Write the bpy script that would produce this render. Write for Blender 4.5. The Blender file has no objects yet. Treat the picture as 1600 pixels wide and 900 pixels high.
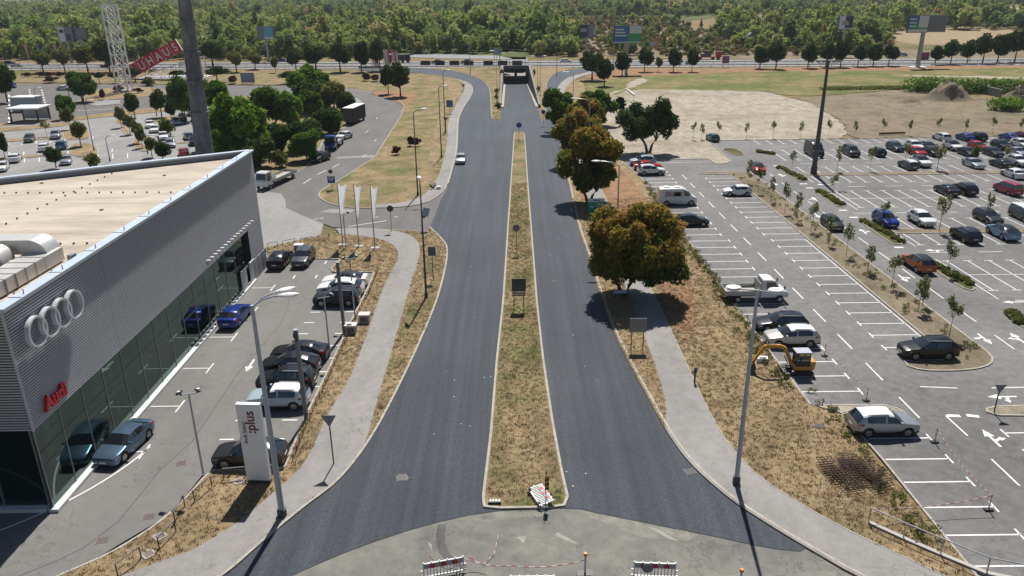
import bpy, bmesh, math, random
import numpy as np
from mathutils import Vector, Matrix, Euler
random.seed(7); np.random.seed(7)
R = math.radians
SC = bpy.context.scene
COL = SC.collection
# ---------------- camera ----------------
CAM_H = 29.06; PITCH = R(21.27); ROLL = R(-0.685); FPX = 1209.2
cam = bpy.data.cameras.new('camera'); camo = bpy.data.objects.new('camera', cam); COL.objects.link(camo)
cam.sensor_width = 36; cam.lens = 36 * FPX / 1600; cam.clip_end = 9000; cam.clip_start = 0.5
camo.matrix_world = Matrix.Translation((0, 0, CAM_H)) @ Matrix.Rotation(math.pi / 2 - PITCH, 4, 'X') @ Matrix.Rotation(ROLL, 4, 'Z')
SC.camera = camo
# ---------------- light ----------------
SUN_EL = R(56); SUN_AZ = R(6.5)          # azimuth from +Y towards +X
w = bpy.data.worlds.new('World'); SC.world = w; w.use_nodes = True
nt = w.node_tree; sky = nt.nodes.new('ShaderNodeTexSky'); sky.sky_type = 'NISHITA'; sky.sun_disc = False
sky.sun_elevation = SUN_EL; sky.sun_rotation = SUN_AZ; sky.air_density = 1.0; sky.dust_density = 0.6
nt.links.new(sky.outputs[0], nt.nodes['Background'].inputs[0]); nt.nodes['Background'].inputs[1].default_value = 0.05
sl = bpy.data.lights.new('sun', 'SUN'); sl.energy = 5.0; sl.angle = R(0.53); sl.color = (1.0, 0.96, 0.90)
so = bpy.data.objects.new('sun', sl); COL.objects.link(so)
sdir = Vector((math.sin(SUN_AZ) * math.cos(SUN_EL), math.cos(SUN_AZ) * math.cos(SUN_EL), math.sin(SUN_EL)))
so.rotation_euler = sdir.to_track_quat('Z', 'Y').to_euler(); so.location = (0, 0, 100)
SC.view_settings.view_transform = 'Standard'; SC.view_settings.look = 'None'
SC.view_settings.exposure = 0.27; SC.view_settings.gamma = 1.0
SC.cycles.max_bounces = 6; SC.cycles.transparent_max_bounces = 8

# ---------------- survey: photo measurement -> ground coordinates in metres ----------------
def ray(x, y):
    u = (x - 800) / FPX; v = (450 - y) / FPX; c, s = math.cos(ROLL), math.sin(ROLL)
    u, v = u * c - v * s, u * s + v * c
    return u, math.cos(PITCH) + v * math.sin(PITCH), -math.sin(PITCH) + v * math.cos(PITCH)
def at(x, y, z=0.0):
    dx, dy, dz = ray(x, y); t = (z - CAM_H) / dz
    return (dx * t, dy * t)
def P(*pts): return [at(x, y) for x, y in pts]
def at_y(x, y, Y):
    dx, dy, dz = ray(x, y); t = Y / dy
    return (dx * t, CAM_H + dz * t)
def to_px(X, Y, Z=0.0):
    dz = Z - CAM_H; a = Y * math.cos(PITCH) - dz * math.sin(PITCH)
    v = (Y * math.sin(PITCH) + dz * math.cos(PITCH)) / a; u = X / a
    c, s = math.cos(-ROLL), math.sin(-ROLL); u, v = u * c - v * s, u * s + v * c
    return 800 + u * FPX, 450 - v * FPX
def height_at(bx, by, ty):
    X, Y = at(bx, by); lo, hi = 0.0, 28.8
    for _ in range(40):
        m = (lo + hi) / 2
        if to_px(X, Y, m)[1] > ty: lo = m
        else: hi = m
    return lo

# ---------------- materials ----------------
def s2l(c):
    return tuple(((v / 255) / 12.92 if v / 255 <= .04045 else ((v / 255 + .055) / 1.055) ** 2.4) for v in c) + (1,)
MATS = {}
def mat(name, col, rough=0.7, metal=0.0, spec=0.5, emit=None, alpha=None, coat=0.0):
    if name in MATS: return MATS[name]
    m = bpy.data.materials.new(name); m.use_nodes = True; b = m.node_tree.nodes['Principled BSDF']
    b.inputs['Base Color'].default_value = tuple(col[:3]) + (1,); b.inputs['Roughness'].default_value = rough
    b.inputs['Metallic'].default_value = metal; b.inputs['Specular IOR Level'].default_value = spec
    b.inputs['Coat Weight'].default_value = coat; b.inputs['Coat Roughness'].default_value = 0.05
    if emit: b.inputs['Emission Color'].default_value = tuple(emit[:3]) + (1,); b.inputs['Emission Strength'].default_value = 1
    # slight wear so that nothing is perfectly uniform
    n = m.node_tree; g = n.nodes.new('ShaderNodeTexCoord'); t = n.nodes.new('ShaderNodeTexNoise'); t.inputs['Scale'].default_value = 3.0; t.inputs['Detail'].default_value = 6
    mx = n.nodes.new('ShaderNodeMix'); mx.data_type = 'RGBA'; mx.blend_type = 'MULTIPLY'; mx.inputs[0].default_value = 0.25
    r = n.nodes.new('ShaderNodeValToRGB'); r.color_ramp.elements[0].position = .3; r.color_ramp.elements[0].color = (.55, .55, .55, 1); r.color_ramp.elements[1].position = .65; r.color_ramp.elements[1].color = (1, 1, 1, 1)
    n.links.new(g.outputs['Object'], t.inputs['Vector']); n.links.new(t.outputs[0], r.inputs[0])
    mx.inputs[6].default_value = tuple(col[:3]) + (1,); n.links.new(r.outputs[0], mx.inputs[7]); n.links.new(mx.outputs[2], b.inputs['Base Color'])
    MATS[name] = m; return m

class G:
    """little node-graph helper for ground materials"""
    def __init__(s, name, rough=0.85, spec=0.3):
        s.m = bpy.data.materials.new(name); s.m.use_nodes = True; s.n = s.m.node_tree; s.b = s.n.nodes['Principled BSDF']
        s.b.inputs['Roughness'].default_value = rough; s.b.inputs['Specular IOR Level'].default_value = spec
        s.co = s.n.nodes.new('ShaderNodeNewGeometry').outputs['Position']; MATS[name] = s.m
    def noise(s, scale, detail=5, stretch=(1, 1, 1), rough=.55, off=0, dist=0):
        mp = s.n.nodes.new('ShaderNodeMapping'); mp.inputs['Scale'].default_value = stretch; mp.inputs['Location'].default_value = (off, off * 1.7, 0)
        s.n.links.new(s.co, mp.inputs[0]); t = s.n.nodes.new('ShaderNodeTexNoise')
        t.inputs['Scale'].default_value = scale; t.inputs['Detail'].default_value = detail; t.inputs['Roughness'].default_value = rough; t.inputs['Distortion'].default_value = dist
        s.n.links.new(mp.outputs[0], t.inputs['Vector']); return t.outputs[0]
    def ramp(s, fac, stops):
        r = s.n.nodes.new('ShaderNodeValToRGB'); e = r.color_ramp.elements
        while len(e) < len(stops): e.new(0.5)
        for i, (p, c) in enumerate(stops):
            e[i].position = p; e[i].color = (tuple(c[:3]) + (1,)) if not isinstance(c, (int, float)) else (c, c, c, 1)
        s.n.links.new(fac, r.inputs[0]); return r.outputs[0]
    def mix(s, f, a, b, mode='MIX'):
        x = s.n.nodes.new('ShaderNodeMix'); x.data_type = 'RGBA'; x.blend_type = mode
        for i, v in ((0, f), (6, a), (7, b)):
            if isinstance(v, (int, float)): x.inputs[i].default_value = v
            elif isinstance(v, tuple): x.inputs[i].default_value = tuple(v[:3]) + (1,)
            else: s.n.links.new(v, x.inputs[i])
        return x.outputs[2]
    def bump(s, h, dist=.05, st=.6):
        b = s.n.nodes.new('ShaderNodeBump'); b.inputs['Distance'].default_value = dist; b.inputs['Strength'].default_value = st
        s.n.links.new(h, b.inputs['Height']); s.n.links.new(b.outputs[0], s.b.inputs['Normal'])
    def out(s, c): s.n.links.new(c, s.b.inputs['Base Color']); return s.m
def L(*c): return s2l(c)
# new asphalt
def g_asphalt_new():
    g = G('new_asphalt', .86, .45)
    lane = g.noise(1.0, 3, (.55, .012, 1), off=3); lane2 = g.noise(1.0, 3, (1.9, .03, 1), off=9)
    big = g.noise(.09, 4, off=5); fine = g.noise(5, 5, rough=.75); speck = g.noise(13, 3, rough=.85)
    c = g.ramp(lane, [(.3, (.029, .035, .044)), (.7, (.054, .062, .075))])
    c = g.mix(.55, c, g.ramp(lane2, [(.35, (.029, .035, .044)), (.65, (.060, .069, .082))]))
    c = g.mix(.8, c, g.ramp(big, [(.3, .78), (.7, 1.15)]), 'MULTIPLY')
    c = g.mix(.9, c, g.ramp(fine, [(.3, .72), (.7, 1.25)]), 'MULTIPLY')
    c = g.mix(.95, c, g.ramp(speck, [(.36, .55), (.66, 1.5)]), 'MULTIPLY')
    g.b.inputs['Sheen Weight'].default_value = .34; g.b.inputs['Sheen Roughness'].default_value = .3; g.b.inputs['Sheen Tint'].default_value = (.78, .88, 1, 1)
    g.bump(speck, .015, .35); return g.out(c)
def g_asphalt_old(name, a, b, stain=.5, sc=.25, stretch=(1, .35, 1)):
    g = G(name, .8, .3)
    big = g.noise(sc, 6, stretch, rough=.6, off=2); mid = g.noise(1.3, 5, off=7, rough=.65); fine = g.noise(14, 3, rough=.8)
    c = g.ramp(big, [(.3, a), (.7, b)]); c = g.mix(stain, c, g.ramp(mid, [(.32, .68), (.6, 1.0), (.8, 1.25)]), 'MULTIPLY')
    c = g.mix(.8, c, g.ramp(fine, [(.3, .78), (.72, 1.2)]), 'MULTIPLY')
    cr = g.n.nodes.new('ShaderNodeTexVoronoi'); cr.feature = 'DISTANCE_TO_EDGE'; cr.inputs['Scale'].default_value = .11
    mp = g.n.nodes.new('ShaderNodeMapping'); g.n.links.new(g.co, mp.inputs[0])
    dn = g.n.nodes.new('ShaderNodeVectorMath'); dn.operation = 'ADD'; nz = g.n.nodes.new('ShaderNodeTexNoise'); nz.inputs['Scale'].default_value = .5; nz.inputs['Detail'].default_value = 4
    g.n.links.new(g.co, nz.inputs['Vector']); sc_ = g.n.nodes.new('ShaderNodeVectorMath'); sc_.operation = 'SCALE'; sc_.inputs['Scale'].default_value = 6
    g.n.links.new(nz.outputs[1], sc_.inputs[0]); g.n.links.new(mp.outputs[0], dn.inputs[0]); g.n.links.new(sc_.outputs[0], dn.inputs[1]); g.n.links.new(dn.outputs[0], cr.inputs['Vector'])
    c = g.mix(1.0, c, g.ramp(cr.outputs[0], [(0.0, .66), (.006, 1.0)]), 'MULTIPLY')
    g.bump(fine, .01, .25); return g.out(c)
def g_grass(name, dry=(.375, .285, .17), dry2=(.23, .162, .09), green=(.095, .115, .04), gpos=(.52, .66), sc=.14, soil=None, seed=0):
    g = G(name, .95, .1)
    big = g.noise(sc, 6, off=11 + seed, rough=.62); mid = g.noise(.9, 6, off=4 + seed, rough=.7); fine = g.noise(5, 5, off=seed, rough=.8); ff = g.noise(22, 3, rough=.8)
    d = g.ramp(mid, [(.33, dry2), (.62, dry)]); gr = g.ramp(fine, [(.3, tuple(v * .6 for v in green)), (.7, tuple(v * 1.5 for v in green))])
    c = g.mix(g.ramp(g.mix(.35, big, mid), [(gpos[0], 0.0), (gpos[1], .85)]), d, gr)
    if soil: c = g.mix(g.ramp(g.noise(.22, 6, off=31 + seed, rough=.65), [(.55, 0.0), (.63, 1.0)]), c, soil)
    c = g.mix(.9, c, g.ramp(g.noise(.35, 7, (1, .7, 1), off=51 + seed, rough=.7), [(.34, .68), (.5, 1.0), (.68, 1.22)]), 'MULTIPLY')
    c = g.mix(.9, c, g.ramp(fine, [(.28, .55), (.55, 1.0), (.75, 1.3)]), 'MULTIPLY')
    c = g.mix(.9, c, g.ramp(ff, [(.3, .5), (.7, 1.4)]), 'MULTIPLY')
    g.bump(g.mix(.5, fine, ff), .12, .8); return g.out(c)
M_NEW = g_asphalt_new()
M_OLD = g_asphalt_old('worn_asphalt', (.115, .108, .102), (.16, .15, .142))
M_LOT = g_asphalt_old('parking_asphalt', (.13, .126, .123), (.215, .208, .202), .85, .14, (.5, .5, 1))
M_DLOT = g_asphalt_old('dealer_asphalt', (.15, .145, .138), (.20, .193, .182), .35)
M_LIGHT = g_asphalt_old('pale_asphalt', (.23, .225, .215), (.31, .30, .29), .4)
M_PATH = g_asphalt_old('path_asphalt', (.22, .21, .20), (.30, .285, .27), .45, .3)
M_JUNC = g_asphalt_old('old_junction_asphalt', (.13, .128, .118), (.235, .225, .195), .7, .3, (1, 1, 1))
M_HWY = g_asphalt_old('highway_asphalt', (.20, .20, .21), (.27, .27, .28), .3)
M_DRY = g_grass('dry_grass', gpos=(.53, .70))
M_MIXG = g_grass('patchy_grass', green=(.11, .135, .04), gpos=(.45, .60), sc=.2, seed=5)
M_FIELD = g_grass('rough_field', (.30, .22, .12), (.20, .15, .08), (.09, .12, .035), (.50, .60), .03, seed=9)
M_GREENF = g_grass('green_meadow', (.30, .24, .12), (.21, .175, .085), (.10, .14, .035), (.43, .57), .07, seed=2)
M_SOIL = g_grass('mown_soil_grass', (.36, .22, .13), (.26, .15, .085), (.14, .11, .045), (.62, .75), .2, seed=14)
M_SAND = g_grass('sandy_dirt', (.50, .445, .36), (.29, .245, .185), (.24, .20, .14), (.52, .62), .045, seed=21)
M_SAND2 = g_grass('brown_dirt', (.29, .24, .17), (.20, .16, .11), (.13, .12, .065), (.5, .62), .07, seed=27)
M_TAN = g_grass('tan_field', (.38, .30, .19), (.30, .23, .14), (.2, .19, .1), (.55, .7), .01, seed=33)
M_FLOOR = g_grass('woodland_floor', (.19, .18, .085), (.13, .14, .06), (.08, .11, .035), (.4, .55), .02, seed=40)
M_RUSTG = g_grass('reddish_scrub_ground', (.24, .15, .10), (.20, .11, .08), (.11, .11, .05), (.52, .62), .03, seed=44)
def g_kerb():
    g = G('kerb_concrete', .9, .2); c = g.ramp(g.noise(2.2, 6, rough=.7), [(.3, (.30, .27, .23)), (.7, (.50, .46, .40))])
    c = g.mix(.8, c, g.ramp(g.noise(16, 3), [(.3, .7), (.7, 1.2)]), 'MULTIPLY'); return g.out(c)
M_KERB = g_kerb()
def g_paint():
    g = G('road_paint', .7, .3); c = g.ramp(g.noise(6, 6, rough=.8), [(.28, (.42, .41, .39)), (.45, (.72, .71, .69)), (.7, (.82, .81, .79))]); return g.out(c)
M_PAINT = g_paint()
def g_wpaint():
    g = G('worn_road_paint', .8, .2); c = g.ramp(g.noise(5, 7, rough=.85), [(.40, (.2, .19, .18)), (.62, (.42, .41, .39))]); return g.out(c)
M_WPAINT = g_wpaint()
steel = mat('galvanised_steel', (.36, .37, .38), .45, .7); dsteel = mat('dark_steel', (.10, .10, .105), .5, .5)
white = mat('white_paint', (.78, .78, .77), .45); black = mat('black_plastic', (.02, .02, .022), .5)
dark = mat('dark_grey', (.06, .062, .065), .6); conc = mat('concrete', (.42, .40, .37), .85); concd = mat('weathered_concrete', (.22, .215, .20), .9)
red = mat('red_paint', (.50, .02, .03), .45); blue = mat('blue_paint', (.02, .08, .36), .45); lamp_grey = mat('lamp_grey', (.42, .45, .50), .4)
signback = mat('sign_back', (.20, .21, .225), .5, .3); rust = mat('rusty_steel', (.13, .065, .04), .85, .2); lampg = mat('lamp_glass', (.7, .75, .8), .15)

# ---------------- mesh helpers ----------------
def tag(o, label=None, cat=None, group=None, kind=None):
    if label: o['label'] = label
    if cat: o['category'] = cat
    if group: o['group'] = group
    if kind: o['kind'] = kind
    return o
def empty(name, loc=(0, 0, 0), rz=0.0, label=None, cat=None, group=None):
    o = bpy.data.objects.new(name, None); COL.objects.link(o); o.location = loc if len(loc) == 3 else (loc[0], loc[1], 0)
    o.rotation_euler = (0, 0, rz); o.empty_display_size = .2
    return tag(o, label, cat, group)
SPLIT = {'post', 'brace', 'leg', 'railing', 'studs', 'foot', 'stand', 'twigs', 'cap_joint', 'roof_rail', 'lamp_bracket', 'cross_frame', 'retaining_wall', 'truss', 'mirror', 'cab_frame', 'door', 'undercarriage', 'entrance_screen', 'trunk_limb', 'lettering', 'duct_damper', 'blade', 'block', 'load', 'fitting', 'camera', 'slat', 'walls'}
class MB:
    def __init__(s): s.v = []; s.f = []; s.mi = []; s.T = None
    def add(s, vs, fs, mi=0):
        k = len(s.v)
        if s.T is not None: vs = [tuple(s.T @ Vector(v)) for v in vs]
        s.v += [tuple(v) for v in vs]; s.f += [tuple(i + k for i in f) for f in fs]; s.mi += [mi] * len(fs); return s
    def box(s, x0, y0, z0, x1, y1, z1, mi=0):
        return s.add([(x0, y0, z0), (x1, y0, z0), (x1, y1, z0), (x0, y1, z0), (x0, y0, z1), (x1, y0, z1), (x1, y1, z1), (x0, y1, z1)],
                     [(3, 2, 1, 0), (4, 5, 6, 7), (0, 1, 5, 4), (1, 2, 6, 5), (2, 3, 7, 6), (3, 0, 4, 7)], mi)
    def cbox(s, c, d, mi=0): return s.box(c[0] - d[0] / 2, c[1] - d[1] / 2, c[2] - d[2] / 2, c[0] + d[0] / 2, c[1] + d[1] / 2, c[2] + d[2] / 2, mi)
    def tube(s, pts, r, n=8, cap=True, mi=0):
        pts = [Vector(p) for p in pts]; rs = r if isinstance(r, (list, tuple)) else [r] * len(pts); vs = []; fs = []
        for i, p in enumerate(pts):
            d = (pts[min(i + 1, len(pts) - 1)] - pts[max(i - 1, 0)]).normalized()
            a = Vector((0, 0, 1)) if abs(d.z) < .9 else Vector((1, 0, 0)); u = d.cross(a).normalized(); v = d.cross(u)
            for k in range(n):
                t = 2 * math.pi * k / n; vs.append(p + (u * math.cos(t) + v * math.sin(t)) * rs[i])
        for i in range(len(pts) - 1):
            for k in range(n):
                fs.append((i * n + k, i * n + (k + 1) % n, (i + 1) * n + (k + 1) % n, (i + 1) * n + k))
        if cap: fs.append(tuple(range(n))); fs.append(tuple((len(pts) - 1) * n + k for k in reversed(range(n))))
        return s.add(vs, fs, mi)
    def bar(s, a, b, w, h=None, mi=0):
        a = Vector(a); b = Vector(b); h = h or w; d = (b - a).normalized(); up = Vector((0, 0, 1)) if abs(d.z) < .95 else Vector((0, 1, 0))
        u = d.cross(up).normalized() * w / 2; v = u.cross(d).normalized() * h / 2
        return s.add([a - u - v, a + u - v, a + u + v, a - u + v, b - u - v, b + u - v, b + u + v, b - u + v],
                     [(3, 2, 1, 0), (4, 5, 6, 7), (0, 1, 5, 4), (1, 2, 6, 5), (2, 3, 7, 6), (3, 0, 4, 7)], mi)
    def prism(s, poly, z0, z1, mi=0):
        n = len(poly); a = sum(poly[i][0] * poly[(i + 1) % n][1] - poly[(i + 1) % n][0] * poly[i][1] for i in range(n))
        if a < 0: poly = poly[::-1]
        return s.add([(x, y, z0) for x, y in poly] + [(x, y, z1) for x, y in poly],
                     [tuple(range(n, 2 * n)), tuple(reversed(range(n)))] + [(i, (i + 1) % n, n + (i + 1) % n, n + i) for i in range(n)], mi)
    def build(s, name, mats, parent=None, smooth=False, angle=40):
        if name in SPLIT:
            par = list(range(len(s.v)))
            def fd(a):
                while par[a] != a: par[a] = par[par[a]]; a = par[a]
                return a
            for f in s.f:
                for q in f[1:]: par[fd(q)] = fd(f[0])
            comp = {}
            for i, f in enumerate(s.f): comp.setdefault(fd(f[0]), []).append(i)
            if 1 < len(comp) <= 40:
                o = None
                for fs in comp.values():
                    used = sorted(set(v for i in fs for v in s.f[i])); mp = {v: k for k, v in enumerate(used)}; q = MB(); q.v = [s.v[v] for v in used]; q.f = [tuple(mp[v] for v in s.f[i]) for i in fs]; q.mi = [s.mi[i] for i in fs]; o = q._build(name, mats, parent, smooth, angle)
                return o
        return s._build(name, mats, parent, smooth, angle)
    def _build(s, name, mats, parent=None, smooth=False, angle=40):
        me = bpy.data.meshes.new(name); me.from_pydata(s.v, [], s.f); mats = mats if isinstance(mats, (list, tuple)) else [mats]
        for m in mats: me.materials.append(m)
        if len(mats) > 1: me.polygons.foreach_set('material_index', s.mi)
        if smooth:
            me.polygons.foreach_set('use_smooth', [True] * len(me.polygons)); me.set_sharp_from_angle(angle=R(angle))
        me.update(); o = bpy.data.objects.new(name, me); COL.objects.link(o)
        if parent: o.parent = parent
        return o
KIDS = {}
def dup(root, loc=None, rz=None, label=None, group=None, scale=None, rmat=None):
    def cp(o, parent):
        c = o.copy(); COL.objects.link(c)
        if parent: c.parent = parent
        for ch in o.children: cp(ch, c)
        return c
    r = cp(root, None)
    if loc is not None: r.location = loc if len(loc) == 3 else (loc[0], loc[1], 0)
    if rz is not None: r.rotation_euler = (0, 0, rz)
    if label: r['label'] = label
    if group: r['group'] = group
    if scale: r.scale = scale if isinstance(scale, tuple) else (scale,) * 3
    return r
def smooth(pts, closed=False, it=2):
    for _ in range(it):
        q = []; n = len(pts)
        rng = range(n) if closed else range(n - 1)
        if not closed: q.append(pts[0])
        for i in rng:
            a = pts[i]; b = pts[(i + 1) % n]
            q.append((a[0] * .75 + b[0] * .25, a[1] * .75 + b[1] * .25)); q.append((a[0] * .25 + b[0] * .75, a[1] * .25 + b[1] * .75))
        if not closed: q.append(pts[-1])
        pts = q
    return pts
def area(p): return sum(p[i][0] * p[(i + 1) % len(p)][1] - p[(i + 1) % len(p)][0] * p[i][1] for i in range(len(p))) / 2
def offset(pts, d, closed):
    """shift a polyline to its left by d"""
    n = len(pts); out = []
    for i in range(n):
        a = pts[(i - 1) % n] if closed or i > 0 else pts[i]; b = pts[(i + 1) % n] if closed or i < n - 1 else pts[i]; p = pts[i]
        def nrm(u, v):
            dx, dy = v[0] - u[0], v[1] - u[1]; l = math.hypot(dx, dy)
            return (-dy / l, dx / l) if l > 1e-6 else None
        n1 = nrm(a, p); n2 = nrm(p, b); n1 = n1 or n2; n2 = n2 or n1
        if n1 is None: out.append(p); continue
        mx, my = n1[0] + n2[0], n1[1] + n2[1]; l = math.hypot(mx, my)
        if l < .3: mx, my, l = n1[0], n1[1], 1
        mx /= l; my /= l; c = max(.5, mx * n1[0] + my * n1[1]); out.append((p[0] + mx * d / c, p[1] + my * d / c))
    return out
def sheet(name, poly, z, m, kind='structure', grid=False):
    V, F = tess(poly); b = MB(); b.add([(x, y, z) for x, y in V], F); return tag(b.build(name, m), kind=kind)
def resample(pts, step, closed):
    if closed: pts = list(pts) + [pts[0]]
    out = [pts[0]]; acc = 0
    for a, b in zip(pts, pts[1:]):
        l = math.hypot(b[0] - a[0], b[1] - a[1])
        if l < 1e-6: continue
        d = step - acc
        while d <= l: out.append((a[0] + (b[0] - a[0]) * d / l, a[1] + (b[1] - a[1]) * d / l)); d += step
        acc = l - (d - step)
    if math.hypot(out[-1][0] - pts[-1][0], out[-1][1] - pts[-1][1]) > .15: out.append(pts[-1])
    return out
def kerb(pts, closed=False, w=.16, h=.12, z=0.0, stone=1.0, name='kerb', left=True):
    """row of kerb stones along a line (stones to the left of it), 12 mm joints"""
    q = resample(pts, stone, closed); b = MB(); g = .007
    o = offset(q if not (closed and q[0] == q[-1]) else q, w if left else -w, False)
    for i in range(len(q) - 1):
        a, c = q[i], q[i + 1]; d, e = o[i], o[i + 1]; l = math.hypot(c[0] - a[0], c[1] - a[1])
        if l < .05: continue
        t = g / l; lp = lambda u, v, k: (u[0] + (v[0] - u[0]) * k, u[1] + (v[1] - u[1]) * k)
        hh = h + random.uniform(-.004, .004)
        b.prism([lp(a, c, t), lp(a, c, 1 - t), lp(d, e, 1 - t), lp(d, e, t)], z - .02, z + hh)
    return tag(b.build(name, M_KERB), kind='structure')
def raised(name, poly, m, h=.10, kerbw=.16, kerb_h=.12, it=0, relief=0.0):
    """grass or paving bed: top surface inside a closed kerb"""
    if it: poly = smooth(poly, True, it)
    if area(poly) < 0: poly = poly[::-1]
    kerb(poly, True, kerbw, kerb_h, name='kerb')
    inner = offset(poly, kerbw - .02, True); return slab(name, inner, -.1, h, m)
def tess(poly):
    from mathutils.geometry import delaunay_2d_cdt
    n = len(poly); V, E_, F, _, _, _ = delaunay_2d_cdt([Vector(p) for p in poly], [(i, (i + 1) % n) for i in range(n)], [], 1, 1e-4)
    F = [f if sum(V[f[i]][0] * V[f[(i + 1) % len(f)]][1] - V[f[(i + 1) % len(f)]][0] * V[f[i]][1] for i in range(len(f))) > 0 else f[::-1] for f in F]
    return [(v[0], v[1]) for v in V], F
def slab(name, poly, z0, z1, m):
    V, F = tess(poly); b = MB(); b.add([(x, y, z1) for x, y in V], F); n = len(poly)
    if area(poly) < 0: poly = poly[::-1]
    b.add([(x, y, z1) for x, y in poly] + [(x, y, z0) for x, y in poly], [(i, i + n, (i + 1) % n + n, (i + 1) % n) for i in range(n)])
    return tag(b.build(name, m), kind='structure')
def bed(name, poly, m, h): return slab(name, poly, -.1, h, m)
def line(b, p, q, w=.12, z=.012):
    dx, dy = q[0] - p[0], q[1] - p[1]; l = math.hypot(dx, dy); nx, ny = -dy / l * w / 2, dx / l * w / 2
    b.add([(p[0] - nx, p[1] - ny, z), (q[0] - nx, q[1] - ny, z), (q[0] + nx, q[1] + ny, z), (p[0] + nx, p[1] + ny, z)], [(0, 1, 2, 3)])
_tc = {}
def text(name, s, size, depth, m, parent, mtx, align='CENTER', bold=0.0, sx=1.0):
    cu = bpy.data.curves.new(name, 'FONT'); cu.body = s; cu.size = size; cu.extrude = depth; cu.align_x = align; cu.offset = bold
    tmp = bpy.data.objects.new('tmp', cu); COL.objects.link(tmp)
    dg = bpy.context.evaluated_depsgraph_get(); dg.update(); me = bpy.data.meshes.new_from_object(tmp.evaluated_get(dg)); bpy.data.objects.remove(tmp)
    me.transform(Matrix.Diagonal((sx, 1, 1, 1))); me.transform(mtx); me.materials.clear(); me.materials.append(m); me.name = name
    o = bpy.data.objects.new(name, me); COL.objects.link(o); o.parent = parent; return o
ORD = ['first', 'second', 'third', 'fourth', 'fifth', 'sixth', 'seventh', 'eighth', 'ninth', 'tenth', 'eleventh', 'twelfth', 'thirteenth', 'fourteenth', 'fifteenth', 'sixteenth']
# =====================================================  GROUND
HX0, HX1, HY0, HY1 = -2.3, 7.4, 203.0, 386.0
def ramp_z(Y):
    if Y < 203: return 0.0
    if Y < 312: return -6.5 * (Y - 203) / 109
    if Y < 350: return -6.5
    return -6.5
b = MB(); S = 6000
for x0, y0, x1, y1 in ((-S, -200, HX0, S), (HX1, -200, S, S), (HX0, -200, HX1, HY0), (HX0, HY1, HX1, S)):
    b.add([(x0, y0, -.09), (x1, y0, -.09), (x1, y1, -.09), (x0, y1, -.09)], [(0, 1, 2, 3)])
tag(b.build('ground', M_FIELD), kind='structure')
def ragged(poly, amp=1.0):
    per = sum(math.dist(a_, c_) for a_, c_ in zip(poly, poly[1:] + poly[:1])); q = resample(poly, max(.8, per / 220), True)[:-1]; from mathutils import noise as nz_
    n_ = offset(q, 1.0, True); out = []
    for p_, o_ in zip(q, n_):
        d = math.hypot(p_[0], p_[1]); k = amp * (d / 160) * (nz_.noise((p_[0] * 8 / d ** .75, p_[1] * 4 / d ** .75, 3)) * 2.2 + nz_.noise((p_[0] * .9, p_[1] * .5, 9)) * .8)
        out.append((p_[0] + (o_[0] - p_[0]) * k, p_[1] + (o_[1] - p_[1]) * k))
    return out
def field(name, px, m, z, it=2): return sheet(name, ragged(smooth(P(*px), True, it)) if it else P(*px), z, m)
field('woodland_floor', [(-1400, 92), (-200, 90), (300, 88), (560, 90), (640, 84), (770, 88), (850, 90), (905, 85), (960, 60), (1010, 40), (1120, 28), (1200, 14), (1270, 5), (1600, -16), (800, -7), (0, 2), (-900, 14)], M_FLOOR, .006)
field('dirt_field', [(905, 90), (900, 60), (960, 44), (1060, 44), (1180, 46), (1290, 70), (1500, 84), (2400, 70), (2400, 88), (1600, 92), (1200, 94)], M_SAND2, .008)
field('scrub_ground', [(780, 36), (860, 30), (940, 29), (1060, 29), (1075, 34), (1030, 42), (940, 44), (880, 48), (800, 50)], M_RUSTG, .012)
for q in ([(1080, 20), (1180, 13), (1400, 10), (2300, 14), (2300, 20), (1500, 17), (1300, 20)], [(1200, 26), (1320, 16), (1430, 14), (1560, 18), (2300, 22), (2300, 30), (1450, 27), (1330, 30)],
          [(1390, 46), (1460, 42), (1600, 45), (2300, 44), (2300, 80), (1600, 62), (1400, 76)], [(1090, 4), (1300, 1), (2400, 1), (2400, 6), (1400, 6), (1150, 8)]):
    field('tan_field', q, M_TAN, .016)
field('meadow', [(905, 128), (960, 118), (1000, 113), (1120, 111), (1400, 108), (1700, 104), (2300, 100), (2300, 130), (1600, 130), (1420, 135), (1300, 150), (1240, 150), (1180, 142), (1000, 138), (960, 150), (945, 175), (905, 160)], M_GREENF, .010)
field('verge', [(905, 113), (1000, 107), (1200, 106), (1400, 104), (1700, 99), (2400, 92), (2400, 100), (1600, 106), (1400, 111), (1180, 112), (1000, 118), (920, 128)], M_SOIL, .014)
field('sandy_ground', [(952, 150), (985, 137), (1010, 125), (1000, 122), (985, 130), (975, 137), (940, 150), (938, 190), (950, 235), (975, 262), (1080, 262), (1160, 262), (1170, 222), (1330, 220), (1320, 190), (1290, 172), (1240, 152), (1180, 142), (1000, 138)], M_SAND, .018)
field('dirt_ground', [(1240, 152), (1290, 150), (1420, 140), (1500, 150), (1600, 158), (2300, 150), (2300, 222), (1600, 218), (1320, 222), (1330, 192), (1290, 172)], M_SAND2, .022)
field('dirt_track', [(960, 152), (966, 152), (972, 170), (968, 200), (972, 225), (966, 240), (962, 215), (964, 190), (968, 172)], M_SAND, .026)
field('dirt_track', [(976, 148), (984, 140), (986, 150), (980, 165), (978, 190), (980, 205), (974, 205), (973, 180), (974, 165)], M_SAND, .026)
field('worn_track', [(1400, 117), (1500, 118), (1600, 121), (1900, 122), (1900, 124), (1600, 124), (1500, 121), (1400, 119)], M_SAND, .026)
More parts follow.
